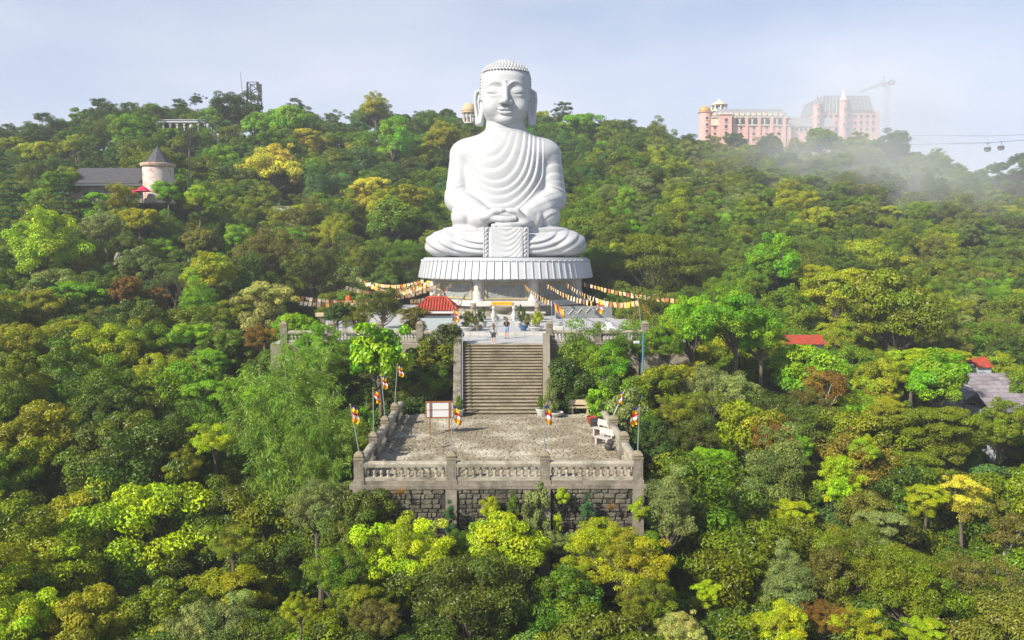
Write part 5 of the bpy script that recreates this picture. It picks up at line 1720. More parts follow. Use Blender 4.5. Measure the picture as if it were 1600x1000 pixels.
p = at(1595, 655, HY - 4)
hs2 = thing('shingled_house', 'lower wing with purple-grey shingle roof at the right edge, nearer than the old house', 'house', tuple(p))
MB().span(-2.2, 3.5, .4, 4.4, -4, .4).build('wall', M['pale_wall'], hs2)
gable_roof(hs2, -2.3, 4, -.2, 4.8, .4, 1.7, M['shingle'], 'shingle', 5)
MB().span(-1.6, -.9, .3, .45, -1.2, -.2).build('window', M['glass'], hs2)
p = at(1539, 574, 76)
hr_ = thing('red_roofed_hut', 'hut with a bright red roof corner showing through trees above the old house', 'hut', tuple(p))
MB().span(-.65, .75, .2, 2.6, -3, .0).build('wall', M['pale_wall'], hr_)
gable_roof(hr_, -.75, .85, 0, 2.8, 0, .8, M['red_tile'], 'tile_row', 5)
MB().span(-.4, .2, .1, .25, -1.5, -.5).build('window', M['glass'], hr_)
p = at(1246, 538, 79)
hr2 = thing('red_roofed_shed', 'long shed whose red roof edge shows between trees right of the plaza', 'shed', tuple(p))
MB().span(-2.7, 2.7, .3, 3, -3.5, .0).build('wall', M['pale_wall'], hr2)
gable_roof(hr2, -2.9, 2.9, 0, 3.4, 0, .75, M['red_tile'], 'tile_row', 4)
MB().span(-1.5, -.7, .2, .35, -1.6, -.6).build('window', M['glass'], hr2)
# ------------------------------------------------------------------ foliage
def leaf_material():
    m = bpy.data.materials.new('leaf')
    m.use_nodes = True
    nt = m.node_tree; N, L = nt.nodes, nt.links
    N.clear()
    out = N.new('ShaderNodeOutputMaterial')
    oi = N.new('ShaderNodeObjectInfo')
    inst = N.new('ShaderNodeAttribute'); inst.attribute_type = 'INSTANCER'; inst.attribute_name = 'tint'
    use = N.new('ShaderNodeAttribute'); use.attribute_type = 'INSTANCER'; use.attribute_name = 'use_tint'
    mx = N.new('ShaderNodeMix'); mx.data_type = 'RGBA'
    L.new(use.outputs['Fac'], mx.inputs['Factor']); L.new(oi.outputs['Color'], mx.inputs[6]); L.new(inst.outputs['Color'], mx.inputs[7])
    tone = N.new('ShaderNodeAttribute'); tone.attribute_name = 'tone'      # leaf-to-leaf value
    flush = N.new('ShaderNodeAttribute'); flush.attribute_name = 'flush'   # young or old leaves: hue
    hsv = N.new('ShaderNodeHueSaturation')
    hm = N.new('ShaderNodeMapRange'); hm.inputs['To Min'].default_value = .474; hm.inputs['To Max'].default_value = .530
    L.new(flush.outputs['Fac'], hm.inputs['Value'])
    L.new(hm.outputs[0], hsv.inputs['Hue']); L.new(tone.outputs['Fac'], hsv.inputs['Value']); L.new(mx.outputs[2], hsv.inputs['Color'])
    hsv.inputs['Saturation'].default_value = 1.12
    df = N.new('ShaderNodeBsdfDiffuse'); tr = N.new('ShaderNodeBsdfTranslucent'); gl = N.new('ShaderNodeBsdfGlossy')
    gl.inputs['Roughness'].default_value = .42
    L.new(hsv.outputs[0], df.inputs['Color'])
    tc = N.new('ShaderNodeMix'); tc.data_type = 'RGBA'; tc.blend_type = 'MULTIPLY'; tc.inputs['Factor'].default_value = 1
    L.new(hsv.outputs[0], tc.inputs[6]); tc.inputs[7].default_value = (1.25, 1.15, .55, 1)
    L.new(tc.outputs[2], tr.inputs['Color'])
    m1 = N.new('ShaderNodeMixShader'); m1.inputs[0].default_value = .20
    L.new(df.outputs[0], m1.inputs[1]); L.new(tr.outputs[0], m1.inputs[2])
    m2 = N.new('ShaderNodeMixShader'); m2.inputs[0].default_value = .035
    L.new(m1.outputs[0], m2.inputs[1]); L.new(gl.outputs[0], m2.inputs[2])
    L.new(m2.outputs[0], out.inputs['Surface'])
    return m
M['leaf'] = leaf_material()

def nrm(a):
    return a / np.maximum(np.linalg.norm(a, axis=-1, keepdims=True), 1e-9)

def leaves(P, Nv, Ln, Wd, rng, droop=None):
    """one folded kite per leaf"""
    n = len(P)
    Nv = nrm(Nv)
    t = rng.normal(size=(n, 3))
    if droop is not None:
        t = t * .5 + droop
    t = nrm(t - Nv * (t * Nv).sum(1, keepdims=True))
    b = np.cross(Nv, t)
    Ln = (Ln * rng.uniform(.7, 1.25, n))[:, None]; Wd = (Wd * rng.uniform(.75, 1.2, n))[:, None]
    V = np.stack([P - t * Ln * .5, P + b * Wd * .5 + Nv * Wd * .16, P + t * Ln * .5 - Nv * Ln * .08, P - b * Wd * .5 + Nv * Wd * .16], 1)
    return V.reshape(-1, 3)

class Crown:
    def __init__(s, seed):
        s.rng = np.random.default_rng(seed)
        s.V, s.T, s.Fl = [], [], []
        s.limbs = []
    def clump(s, c, r, n, L, W, up=.5, shell=.5, tone=None, flush=None, droop=None, rnd=.75):
        g = s.rng
        n = int(n)
        d = nrm(g.normal(size=(n, 3)) + np.array([0, 0, .35]))
        rad = shell + (1 - shell) * g.random(n) ** .6
        P = np.asarray(c) + d * rad[:, None] * np.asarray(r)
        Nv = d * .9 + np.array([0, 0, up * .8]) + g.normal(size=(n, 3)) * rnd * .5
        s.V.append(leaves(P, Nv, L, W, g, droop))
        tn = g.uniform(.70, 1.3) if tone is None else tone
        fl = g.uniform(.25, .75) if flush is None else flush
        s.T.append(np.repeat(np.clip(tn * g.lognormal(0, .16, n), .4, 1.9), 4))
        s.Fl.append(np.repeat(np.clip(fl + g.normal(0, .16, n), 0, 1), 4))
    def mesh(s):
        V = np.concatenate(s.V)
        Fq = np.arange(len(V)).reshape(-1, 4)
        return np_mesh('crown', V, Fq, M['leaf'], False, {'tone': ('POINT', 'FLOAT', np.concatenate(s.T)), 'flush': ('POINT', 'FLOAT', np.concatenate(s.Fl))})

def limb(mb, a, b, r0, r1, rr, sag=.25, n=5, sides=5):
    a, b = Vector(a), Vector(b)
    pts = []
    side = Vector((rr.uniform(-1, 1), rr.uniform(-1, 1), 0)) * (b - a).length * .08
    for i in range(n + 1):
        t = i / n
        p = a.lerp(b, t)
        p.z += math.sin(math.pi * t) * -sag * (b - a).length * .3
        p += side * math.sin(math.pi * t)
        pts.append(p)
    mb.tube(pts, [r0 + (r1 - r0) * (i / n) for i in range(n + 1)], sides, cap=False)

# every prototype is built at its own real size: crown about 7 m across, crown centre at height HC
def proto_round(seed, Rw=3.5, Rz=2.7, HC=6.2, ncl=135, npc=300, L=.22, W=.115, lob=.42, low=-.6, cr=(.34, .86), bark='bark', nlobe=9, up=.5):
    c = Crown(seed); g = c.rng; rr = random.Random(seed)
    mb = MB()
    top = Vector((rr.uniform(-.4, .4), rr.uniform(-.4, .4), HC - Rz * .35))
    mb.tube([(0, 0, -1.5), (0, 0, .2), tuple(Vector((0, 0, 0)).lerp(top, .5) + Vector((rr.uniform(-.2, .2), rr.uniform(-.2, .2), 0))), tuple(top)], [.34, .25, .2, .14], 7, cap=False)
    lobes = nrm(g.normal(size=(nlobe, 3)) + np.array([0, 0, .5]))
    lobe_f = g.uniform(.6, 1.15, nlobe)
    lt, lf = g.uniform(.80, 1.22, nlobe), g.uniform(.15, .85, nlobe)
    k = 0
    ends = []
    while k < ncl:
        d = nrm(g.normal(size=3) + np.array([0, 0, .25]))
        if d[2] < low:
            continue
        ca = lobes @ d
        j = int(np.argmax(ca + 0.1 * lobe_f))
        f = (1 - lob) + lob * lobe_f[j] * np.exp(-((1 - ca[j]) / .22)) * 1.25
        f *= g.uniform(.68, 1.06) if g.random() < .8 else g.uniform(.35, .7)
        r = g.uniform(*cr)
        p = np.array([d[0] * Rw * f, d[1] * Rw * f, HC + d[2] * Rz * f])
        c.clump(p, (r, r, r * .62), npc * (r / .78) ** 2, L, W, up=up, tone=lt[j] * g.uniform(.78, 1.25), flush=np.clip(lf[j] + g.normal(0, .16), 0, 1))
        ends.append(p)
        k += 1
    for p in ends[::5]:
        limb(mb, tuple(Vector((0, 0, 0)).lerp(top, rr.uniform(.65, 1))), tuple(p), .09, .025, rr)
    return mb.mesh('trunk', M[bark], smooth=True), c.mesh()

def proto_pads(seed, Rw=3.7, HC=6.4, npad=13, npc=1700, L=.17, W=.10, bark='bark', flat=.30, spread=2.0):
    """umbrella crown: flat-topped pads of foliage at the ends of spreading limbs"""
    c = Crown(seed); g = c.rng; rr = random.Random(seed)
    mb = MB()
    fork = Vector((rr.uniform(-.3, .3), rr.uniform(-.3, .3), HC - 2.6))
    mb.tube([(0, 0, -1.5), (0, 0, .2), tuple(fork)], [.32, .24, .18], 7, cap=False)
    for i in range(npad):
        a = i * 2.4 + g.uniform(-.3, .3)
        q = math.sqrt((i + .4) / npad)
        rad = Rw * .74 * q
        r = g.uniform(.85, 1.35)
        z = HC + spread * (1 - q * q) * .55 + g.uniform(-.35, .45) - (0.55 if q > .8 else 0)
        p = np.array([rad * math.cos(a), rad * math.sin(a), z])
        tn, fl = g.uniform(.85, 1.15), g.uniform(.3, .7)
        nsub = 9
        for _ in range(nsub):
            o = g.normal(size=2) * r * .48
            pp = p + np.array([o[0], o[1], -.16 * (o @ o) / r + g.uniform(-.08, .08)])
            rs = g.uniform(.38, .6) * r
            c.clump(pp, (rs, rs, rs * flat * 1.8), npc / nsub, L, W, up=.9, shell=.35, tone=tn * g.uniform(.9, 1.1), flush=fl)
        mid = fork.lerp(Vector(p), .55) + Vector((0, 0, -.25))
        mb.tube([tuple(fork), tuple(mid), tuple(p)], [.10, .065, .03], 5, cap=False)
    for i in range(40):                       # inner and lower foliage below the pads, its shade painted in as darker tone
        a = g.uniform(0, 6.28); rad = Rw * .62 * math.sqrt(g.random())
        r = g.uniform(.55, .95)
        c.clump((rad * math.cos(a), rad * math.sin(a), HC - g.uniform(.6, 3.0)), (r, r, r * .65), npc * .15, L, W, up=.6, tone=g.uniform(.75, 1.0))
    return mb.mesh('trunk', M[bark], smooth=True), c.mesh()

def proto_conifer(seed, H=10.0, Rb=2.2, tiers=17, L=.26, W=.07, spiky=False):
    c = Crown(seed); g = c.rng; rr = random.Random(seed)
    mb = MB().tube([(0, 0, -1), (0, 0, H)], [.24, .03], 7, cap=False)
    for k in range(tiers):
        t = k / (tiers - 1)
        z = 1.2 + (H - 1.4) * t
        R_ = Rb * (1 - t) ** .85 + .18
        nb = max(4, int(9 - 4 * t))
        for j in range(nb):
            a = j * 2 * math.pi / nb + k * .7 + g.uniform(-.2, .2)
            Rj = R_ * g.uniform(.75, 1.05)
            e = np.array([Rj * math.cos(a), Rj * math.sin(a), z - .16 * Rj + (.10 * Rj if spiky else -.05)])
            mb.tube([(0, 0, z), tuple(e)], [.035, .012], 4, cap=False)
            ns = max(2, int(Rj / .28))
            for s_ in range(ns):
                q = (s_ + .7) / ns
                pp = np.array([0, 0, z]) * (1 - q) + e * q
                w = .26 * (1.15 - .4 * q) + .08
                c.clump(pp, (w, w, w * .40), 34, L, W, up=.9, shell=.2, droop=np.array([math.cos(a), math.sin(a), -.3]) * 1.4, rnd=.5)
    c.clump((0, 0, H), (.12, .12, .3), 40, .2, .05)
    return mb.mesh('trunk', M['bark'], smooth=True), c.mesh()

def proto_bamboo(seed, n=34, H=8.5):
    c = Crown(seed); g = c.rng; rr = random.Random(seed)
    mb = MB()
    for i in range(n):
        a = g.uniform(0, 2 * math.pi); r0 = g.uniform(0, 1.1)
        b = Vector((r0 * math.cos(a), r0 * math.sin(a), -.5))
        h = H * g.uniform(.62, 1.05); lean = g.uniform(.8, 3.2) * (.5 + r0)
        a2 = a + g.uniform(-.8, .8)
        pts = []
        for t in np.linspace(0, 1, 9):
            x = lean * t ** 2.2
            pts.append(b + Vector((math.cos(a2) * x, math.sin(a2) * x, h * (t - .22 * t ** 3 * lean / 3))))
        mb.tube(pts, [.045 * (1 - .8 * t) + .006 for t in np.linspace(0, 1, 9)], 5, cap=False)
        tn = g.uniform(.85, 1.2)
        for t in np.linspace(.25, 1.0, 13):
            k = t * 8; i0 = min(int(k), 7); p = pts[i0].lerp(pts[i0 + 1], k - i0)
            for _ in range(2):
                o = g.normal(size=3) * .42
                out = np.array([math.cos(a2), math.sin(a2), -.75]) + g.normal(size=3) * .5
                c.clump(np.array(p) + o, (.45, .45, .36), 46, .30, .045, up=.35, shell=.1, tone=tn * g.uniform(.85, 1.15), droop=out * 1.3, rnd=.9)
    return mb.mesh('culms', M['bamboo'] if 'bamboo' in M else M['bark_pale'], smooth=True), c.mesh()
M['bamboo'] = mat('bamboo_culm', (.30, .34, .10), .6, .2, 3)

def proto_twiggy(seed, HC=5.5, Rw=3.0, npc=46, ncl=150):
    """open tree with many bare twigs and small scattered leaves"""
    c = Crown(seed); g = c.rng; rr = random.Random(seed)
    mb = MB()
    def grow(p, d, ln, r, lv):
        q = p + d * ln
        mid = p.lerp(q, .5) + Vector((rr.uniform(-1, 1), rr.uniform(-1, 1), rr.uniform(-.3, .5))) * ln * .08
        mb.tube([tuple(p), tuple(mid), tuple(q)], [r, r * .85, r * .65], 5 if lv < 2 else 4, cap=False)
        if lv >= 4:
            c.clump(np.array(q), (.34, .34, .26), npc, .16, .08, shell=.1, rnd=1.0)
            return
        for _ in range(3 if lv < 3 else 2):
            nd = (d + Vector((rr.uniform(-1, 1), rr.uniform(-1, 1), rr.uniform(-.35, .75))) * .75).normalized()
            grow(q, nd, ln * rr.uniform(.62, .86), r * .62, lv + 1)
    for i in range(3):
        a = i * 2.1 + rr.uniform(-.4, .4)
        grow(Vector((0, 0, -.4)), Vector((math.cos(a) * .35, math.sin(a) * .35, 1)).normalized(), 2.5, .13, 0)
    return mb.mesh('trunk', M['bark'], smooth=True), c.mesh()

def proto_shrub(seed, Rw=1.0, Rz=1.0, ncl=26, npc=150, L=.15, W=.085, tall=1.0, droop=None):
    c = Crown(seed); g = c.rng; rr = random.Random(seed)
    mb = MB()
    for i in range(7):
        a = g.uniform(0, 6.28)
        limb(mb, (0, 0, -.3), (.6 * Rw * math.cos(a), .6 * Rw * math.sin(a), Rz * tall * g.uniform(.8, 1.5)), .035, .012, rr, -.1, 4, 4)
    for i in range(ncl):
        d = nrm(g.normal(size=3)); f = g.uniform(.45, .95)
        r = g.uniform(.26, .42) * Rw
        p = np.array([d[0] * Rw * f, d[1] * Rw * f, Rz * tall * (1 + d[2] * f)])
        if tall > 1.5:
            p[:2] *= 1 - .55 * max(0, (p[2] / (2 * Rz * tall) - .35))
        c.clump(p, (r, r, r * .75), npc, L, W, droop=droop)
    return mb.mesh('stem', M['bark'], smooth=True), c.mesh()

def proto_tuft(seed, n=60, H=.8):
    """clump of arching grass-like blades"""
    g = np.random.default_rng(seed); mb = MB()
    for i in range(n):
        a = g.uniform(0, 6.28); ln = H * g.uniform(.6, 1.15); sp = g.uniform(.2, .9)
        w = .022
        P = []
        for t in np.linspace(0, 1, 5):
            r = ln * sp * t; z = ln * (t - .75 * sp * t * t)
            ww = w * (1 - t * .9)
            P.append([(r * math.cos(a) - ww * math.sin(a), r * math.sin(a) + ww * math.cos(a), z), (r * math.cos(a) + ww * math.sin(a), r * math.sin(a) - ww * math.cos(a), z)])
        mb.grid(P)
    me = mb.mesh('blades', M['leaf'])
    nv = len(me.vertices)
    for nm, v in (('tone', g.uniform(.8, 1.2, nv)), ('flush', g.uniform(.3, .7, nv))):
        a = me.attributes.new(nm, 'FLOAT', 'POINT'); a.data.foreach_set('value', v.astype(np.float32))
    return me

PROTO = {}
def P_(k, f, HC, W):
    PROTO[k] = (*f, HC, W)
for i in range(5):
    P_('round%d' % i, proto_round(100 + i, Rz=(2.4, 2.9, 2.1, 2.6, 3.1)[i], lob=(.45, .58, .50, .62, .52)[i], nlobe=(9, 7, 12, 8, 10)[i], L=(.21, .18, .23, .20, .19)[i], W=(.11, .10, .12, .10, .105)[i]), 6.2, 7.0)
for i in range(3):
    P_('fine%d' % i, proto_round(140 + i, Rz=(2.3, 2.8, 2.0)[i], ncl=150, npc=340, L=.15, W=.07, lob=.55, cr=(.3, .72), nlobe=(12, 9, 14)[i], up=.35), 6.2, 7.0)
for i in range(3):
    P_('pads%d' % i, proto_pads(160 + i, npad=(13, 10, 16)[i]), 6.4, 7.6)
P_('open0', proto_pads(170, npad=9, npc=900, flat=.35, spread=3.0), 6.4, 7.6)
P_('open1', proto_round(171, ncl=42, npc=230, Rz=2.6, lob=.55, nlobe=6, bark='bark_pale', cr=(.5, .9)), 6.2, 7.0)
P_('bigleaf', proto_round(180, Rz=2.9, ncl=80, npc=75, L=.44, W=.34, lob=.35, up=.35), 6.2, 7.0)
P_('upright0', proto_round(190, Rw=2.5, Rz=3.4, HC=6.0, ncl=90, npc=260, L=.2, W=.09, lob=.45), 6.0, 5.2)
P_('upright1', proto_round(191, Rw=2.3, Rz=3.2, HC=6.0, ncl=100, npc=360, L=.17, W=.065, lob=.5, up=.3), 6.0, 4.8)
P_('feather', proto_pads(200, Rw=4.6, npad=26, npc=1200, L=.22, W=.045, bark='bark', flat=.4, spread=3.4), 6.4, 9.4)
P_('conifer0', proto_conifer(210), 5.6, 4.4)
P_('conifer1', proto_conifer(211, Rb=2.6, tiers=13, spiky=True), 5.6, 5.2)
P_('bamboo', proto_bamboo(220), 5.0, 6.2)
P_('twiggy0', proto_twiggy(230), 5.2, 6.0)
P_('twiggy1', proto_twiggy(231, npc=26), 5.2, 6.0)
P_('shrub0', proto_shrub(240), 1.0, 2.2)
P_('shrub1', proto_shrub(241, L=.11, W=.06, npc=230), 1.0, 2.2)
P_('column', proto_shrub(242, Rw=.55, Rz=.62, tall=2.0, ncl=46, npc=130, L=.15, W=.03, droop=np.array([0, 0, 1.6])), 1.3, 1.1)
P_('tuft', (None, proto_tuft(250)), .4, 1.0)

CLR = {   # base leaf colours, linear
    'lime': (.36, .475, .024), 'yellowgreen': (.36, .41, .024), 'bright': (.215, .40, .022), 'mid': (.135, .225, .022), 'dark': (.062, .108, .018),
    'olive': (.185, .228, .022), 'goldolive': (.315, .325, .030), 'golden': (.60, .54, .095), 'rust': (.22, .135, .030), 'brown': (.165, .155, .032),
    'greygreen': (.23, .28, .09), 'bluegreen': (.075, .175, .060), 'pale': (.46, .46, .14), 'bamboo': (.20, .31, .055), 'darkolive': (.100, .132, .020),
}
CWORD = {'lime': 'bright lime green', 'yellowgreen': 'yellow-green', 'bright': 'fresh bright green', 'mid': 'mid green', 'dark': 'dark green', 'olive': 'olive green',
         'goldolive': 'golden olive', 'golden': 'golden yellow', 'rust': 'rusty brown', 'brown': 'brown-green', 'greygreen': 'grey-green', 'bluegreen': 'blue-green',
         'pale': 'pale creamy', 'bamboo': 'pale green', 'darkolive': 'dark olive'}
FWORD = {'round': 'rounded', 'fine': 'fine-leaved', 'pads': 'flat-topped', 'open': 'open airy', 'bigleaf': 'big-leaved', 'upright': 'upright', 'feather': 'feathery spreading',
         'conifer': 'conical', 'bamboo': 'arching', 'twiggy': 'twiggy', 'shrub': 'rounded', 'column': 'narrow columnar'}
FNAME = {'conifer': 'conifer', 'bamboo': 'bamboo_clump', 'twiggy': 'twiggy_tree', 'shrub': 'shrub', 'column': 'columnar_shrub', 'pads': 'umbrella_tree'}

# ---- hand-placed trees: px, py of the crown centre, crown width px, colour, prototype [, distance]
HAND = [
 (215, 862, 250, 'lime', 'round1'), (140, 800, 190, 'goldolive', 'pads0'), (70, 905, 190, 'yellowgreen', 'round3'), (20, 985, 150, 'lime', 'round0'),
 (135, 975, 150, 'goldolive', 'round2'), (365, 925, 165, 'goldolive', 'pads2'), (467, 955, 62, 'yellowgreen', 'fine1', 32), (330, 985, 140, 'greygreen', 'fine0'),
 (425, 845, 150, 'olive', 'upright0'), (292, 735, 62, 'goldolive', 'round4', 48), (338, 690, 90, 'lime', 'fine0', 49), (440, 655, 175, 'bamboo', 'bamboo', 46), (500, 690, 130, 'bamboo', 'bamboo', 43), (475, 580, 110, 'bamboo', 'bamboo', 57),
 (594, 558, 118, 'bright', 'bigleaf', 57.5), (497, 555, 85, 'bright', 'round4', 64), (462, 515, 80, 'bright', 'round2', 70), (412, 462, 112, 'pale', 'pads1', 84), (325, 425, 95, 'yellowgreen', 'round3', 92),
 (193, 458, 60, 'rust', 'round0', 88), (242, 460, 56, 'rust', 'pads1', 90), (118, 458, 95, 'bright', 'pads2', 86), (68, 398, 120, 'lime', 'round4', 98), (165, 360, 70, 'greygreen', 'round1', 108),
 (217, 345, 65, 'goldolive', 'round2', 113), (192, 318, 52, 'goldolive', 'upright0', 118), (310, 312, 66, 'lime', 'round3', 120), (262, 303, 50, 'bright', 'round0', 119), (152, 312, 66, 'bright', 'pads1', 118), (100, 288, 66, 'mid', 'round2', 128),
 (18, 310, 60, 'bluegreen', 'conifer1', 116), (98, 308, 46, 'bluegreen', 'conifer1', 116), (432, 262, 105, 'golden', 'round3', 158), (478, 212, 60, 'golden', 'pads0', 182), (580, 292, 75, 'golden', 'pads2', 142),
 (640, 305, 85, 'goldolive', 'pads1', 138), (600, 330, 70, 'yellowgreen', 'round4', 134), (615, 345, 110, 'mid', 'round2', 130), (530, 350, 85, 'olive', 'pads0', 130), (520, 372, 70, 'yellowgreen', 'fine1', 124), (615, 220, 62, 'bright', 'upright0', 178),
 (690, 213, 66, 'goldolive', 'round3', 182), (35, 545, 90, 'goldolive', 'round1', 67), (60, 470, 85, 'goldolive', 'pads0', 82), (105, 520, 90, 'goldolive', 'pads2', 73), (50, 690, 150, 'goldolive', 'round0', 51), (30, 615, 110, 'olive', 'round4', 58),
 (405, 530, 65, 'rust', 'fine0', 70), (322, 612, 95, 'bright', 'pads1', 60), (300, 525, 70, 'bright', 'round2', 70), (330, 560, 70, 'bright', 'pads0', 66), (528, 492, 46, 'dark', 'round0', 71), (598, 478, 80, 'darkolive', 'fine2', 76), (558, 500, 56, 'olive', 'fine1', 71), (470, 528, 70, 'mid', 'round1', 70), (605, 925, 110, 'mid', 'fine0', 36), (560, 940, 90, 'olive', 'round2', 34), (1250, 552, 70, 'mid', 'pads1', 72), (645, 492, 62, 'brown', 'pads1', 69.5),
 (420, 395, 110, 'brown', 'fine2', 106), (640, 400, 90, 'mid', 'feather', 118), (560, 412, 70, 'olive', 'fine1', 114), (490, 418, 100, 'darkolive', 'fine0', 104), (270, 445, 60, 'darkolive', 'twiggy1', 94),
 (640, 868, 165, 'lime', 'fine0', 36), (790, 858, 165, 'lime', 'round2', 35.6), (735, 935, 230, 'darkolive', 'fine2', 33), (585, 975, 90, 'brown', 'fine1', 32), (555, 820, 130, 'darkolive', 'round0', 38.2), (500, 800, 120, 'greygreen', 'fine1', 40), (935, 850, 110, 'yellowgreen', 'fine2', 36.5), (985, 885, 150, 'goldolive', 'fine0', 35),
 (885, 965, 140, 'mid', 'round4', 33), (1045, 800, 90, 'greygreen', 'upright1', 38.5), (1010, 950, 110, 'olive', 'fine1', 33),
 (1110, 718, 100, 'bright', 'pads0', 47), (1205, 690, 85, 'rust', 'open1', 50), (1248, 708, 48, 'bright', 'upright0', 50), (1307, 760, 78, 'lime', 'upright0', 46), (1352, 706, 66, 'lime', 'round3', 50), (1240, 800, 85, 'yellowgreen', 'pads2', 43.5),
 (1375, 815, 90, 'greygreen', 'pads1', 42), (1448, 772, 72, 'yellowgreen', 'pads0', 44), (1505, 770, 85, 'golden', 'open0', 44), (1572, 835, 110, 'brown', 'open1', 41), (1525, 905, 120, 'brown', 'twiggy0', 36), (1228, 925, 90, 'greygreen', 'upright1', 35.5),
 (1103, 920, 60, 'lime', 'pads1', 35), (1290, 905, 80, 'brown', 'upright0', 36), (1345, 985, 100, 'yellowgreen', 'fine0', 32.5), (1065, 985, 90, 'pale', 'round3', 32), (1290, 970, 80, 'rust', 'fine1', 33), (1220, 985, 90, 'yellowgreen', 'round0', 32), (1450, 985, 80, 'lime', 'pads2', 32),
 (1145, 500, 130, 'bright', 'round3', 66), (1085, 515, 110, 'bright', 'round1', 63), (1190, 530, 85, 'bright', 'round4', 66), (1040, 540, 75, 'mid', 'round0', 62), (1000, 545, 56, 'mid', 'fine1', 63), (545, 545, 60, 'mid', 'fine2', 63), (515, 590, 90, 'mid', 'round0', 60), (365, 850, 90, 'olive', 'fine0', 39), (570, 885, 120, 'olive', 'round4', 36.3), (715, 862, 80, 'mid', 'fine1', 37), (868, 850, 60, 'greygreen', 'fine0', 37), (1000, 875, 100, 'mid', 'round1', 36.6), (900, 905, 90, 'yellowgreen', 'fine2', 34.5), (530, 900, 120, 'mid', 'fine0', 35), (1212, 412, 92, 'bright', 'round4', 100), (1310, 448, 140, 'yellowgreen', 'pads0', 92), (1275, 425, 70, 'goldolive', 'pads1', 98), (1020, 408, 170, 'olive', 'feather', 108), (1090, 418, 110, 'darkolive', 'feather', 106), (960, 418, 110, 'mid', 'feather', 112),
 (1262, 582, 140, 'bright', 'round2', 67), (1465, 590, 130, 'bright', 'round3', 66), (1425, 560, 90, 'lime', 'pads1', 70), (1400, 492, 170, 'olive', 'round0', 82), (1290, 612, 85, 'rust', 'open1', 60), (1265, 640, 60, 'brown', 'upright0', 58), (1475, 660, 130, 'olive', 'pads2', 54), (1390, 640, 80, 'goldolive', 'pads0', 57),
 (1110, 628, 120, 'greygreen', 'fine1', 58), (1075, 640, 90, 'olive', 'twiggy0', 56), (1080, 690, 120, 'darkolive', 'fine2', 52), (946, 578, 66, 'bright', 'upright0', 59.5), (885, 582, 66, 'lime', 'round3', 60.3), (962, 556, 54, 'mid', 'upright1', 61.5), (1030, 600, 90, 'olive', 'round2', 58), (1060, 650, 90, 'olive', 'fine0', 53.5), (1020, 700, 80, 'dark', 'round4', 47.5), (1490, 555, 60, 'yellowgreen', 'pads1', 76), (1560, 672, 90, 'olive', 'round4', 56), (1082, 585, 60, 'goldolive', 'fine0', 61),
 (905, 195, 85, 'bright', 'pads2', 222), (450, 190, 66, 'bright', 'round2', 190), (398, 195, 50, 'bright', 'round0', 195), (196, 207, 50, 'bright', 'upright0', 175), (262, 217, 44, 'mid', 'round0', 178), (296, 218, 46, 'dark', 'fine0', 178), (280, 226, 40, 'olive', 'round3', 170), (320, 215, 40, 'mid', 'fine1', 178), (880, 172, 42, 'dark', 'open0', 236), (430, 225, 60, 'mid', 'round1', 170),
 (160, 172, 52, 'dark', 'open0', 196), (215, 172, 26, 'dark', 'conifer0', 200), (72, 196, 56, 'dark', 'open0', 190), (280, 163, 30, 'dark', 'open0', 206), (462, 162, 30, 'dark', 'open0', 214), (308, 158, 26, 'dark', 'open1', 206),
 (585, 172, 50, 'goldolive', 'round4', 226), (365, 175, 70, 'dark', 'round1', 200), (1150, 222, 40, 'dark', 'round0', 255), (1285, 224, 66, 'mid', 'round2', 246), (1205, 228, 50, 'dark', 'round3', 250), (1400, 235, 70, 'dark', 'round1', 240), (60, 240, 60, 'yellowgreen', 'round2', 165), (20, 225, 50, 'yellowgreen', 'pads2', 172), (120, 228, 50, 'yellowgreen', 'round3', 172),
 (1385, 330, 50, 'yellowgreen', 'pads1', 170), (640, 620, 70, 'darkolive', 'fine2', 58), (672, 600, 60, 'olive', 'fine0', 61), (655, 570, 56, 'goldolive', 'fine1', 63), (690, 575, 40, 'darkolive', 'fine2', 62.5), (630, 655, 60, 'dark', 'round0', 56.5), (905, 610, 44, 'mid', 'fine0', 58.5),
]
for k, pxs in enumerate((497, 512, 527, 545, 560, 600, 628, 672, 684, 696, 706, 716)):
    HAND.append((pxs, 170 + (k * 7) % 8, 16 + (k * 5) % 8, 'dark', 'conifer0', 228))

trees = []   # x, y, ground z, scale, color key, proto, hand?, name-kind
rng_t = np.random.default_rng(77)
def depth_of(px, py):
    ds = np.arange(30, 262, .5)
    x = (px - 784) / F_PX * ds
    z = canopy_z(x, ds)
    row = 400 - (z - CAM_Z) * F_PX / ds
    ok = np.where(row <= py)[0]
    return float(ds[ok[0]]) if len(ok) else 240.0
for h in HAND:
    px, py, w, col, pk = h[:5]
    d = h[5] if len(h) > 5 else depth_of(px, py - w * .3) + 1.0
    tm, cm, HC, W = PROTO[pk]
    s = w * d / F_PX / W
    p = at(px, py, d)
    g = float(ground_z(p.x, p.y))
    trees.append(dict(x=p.x, y=p.y, z=p.z - HC * s, s=s, c=col, k=pk, hand=True, g=g))

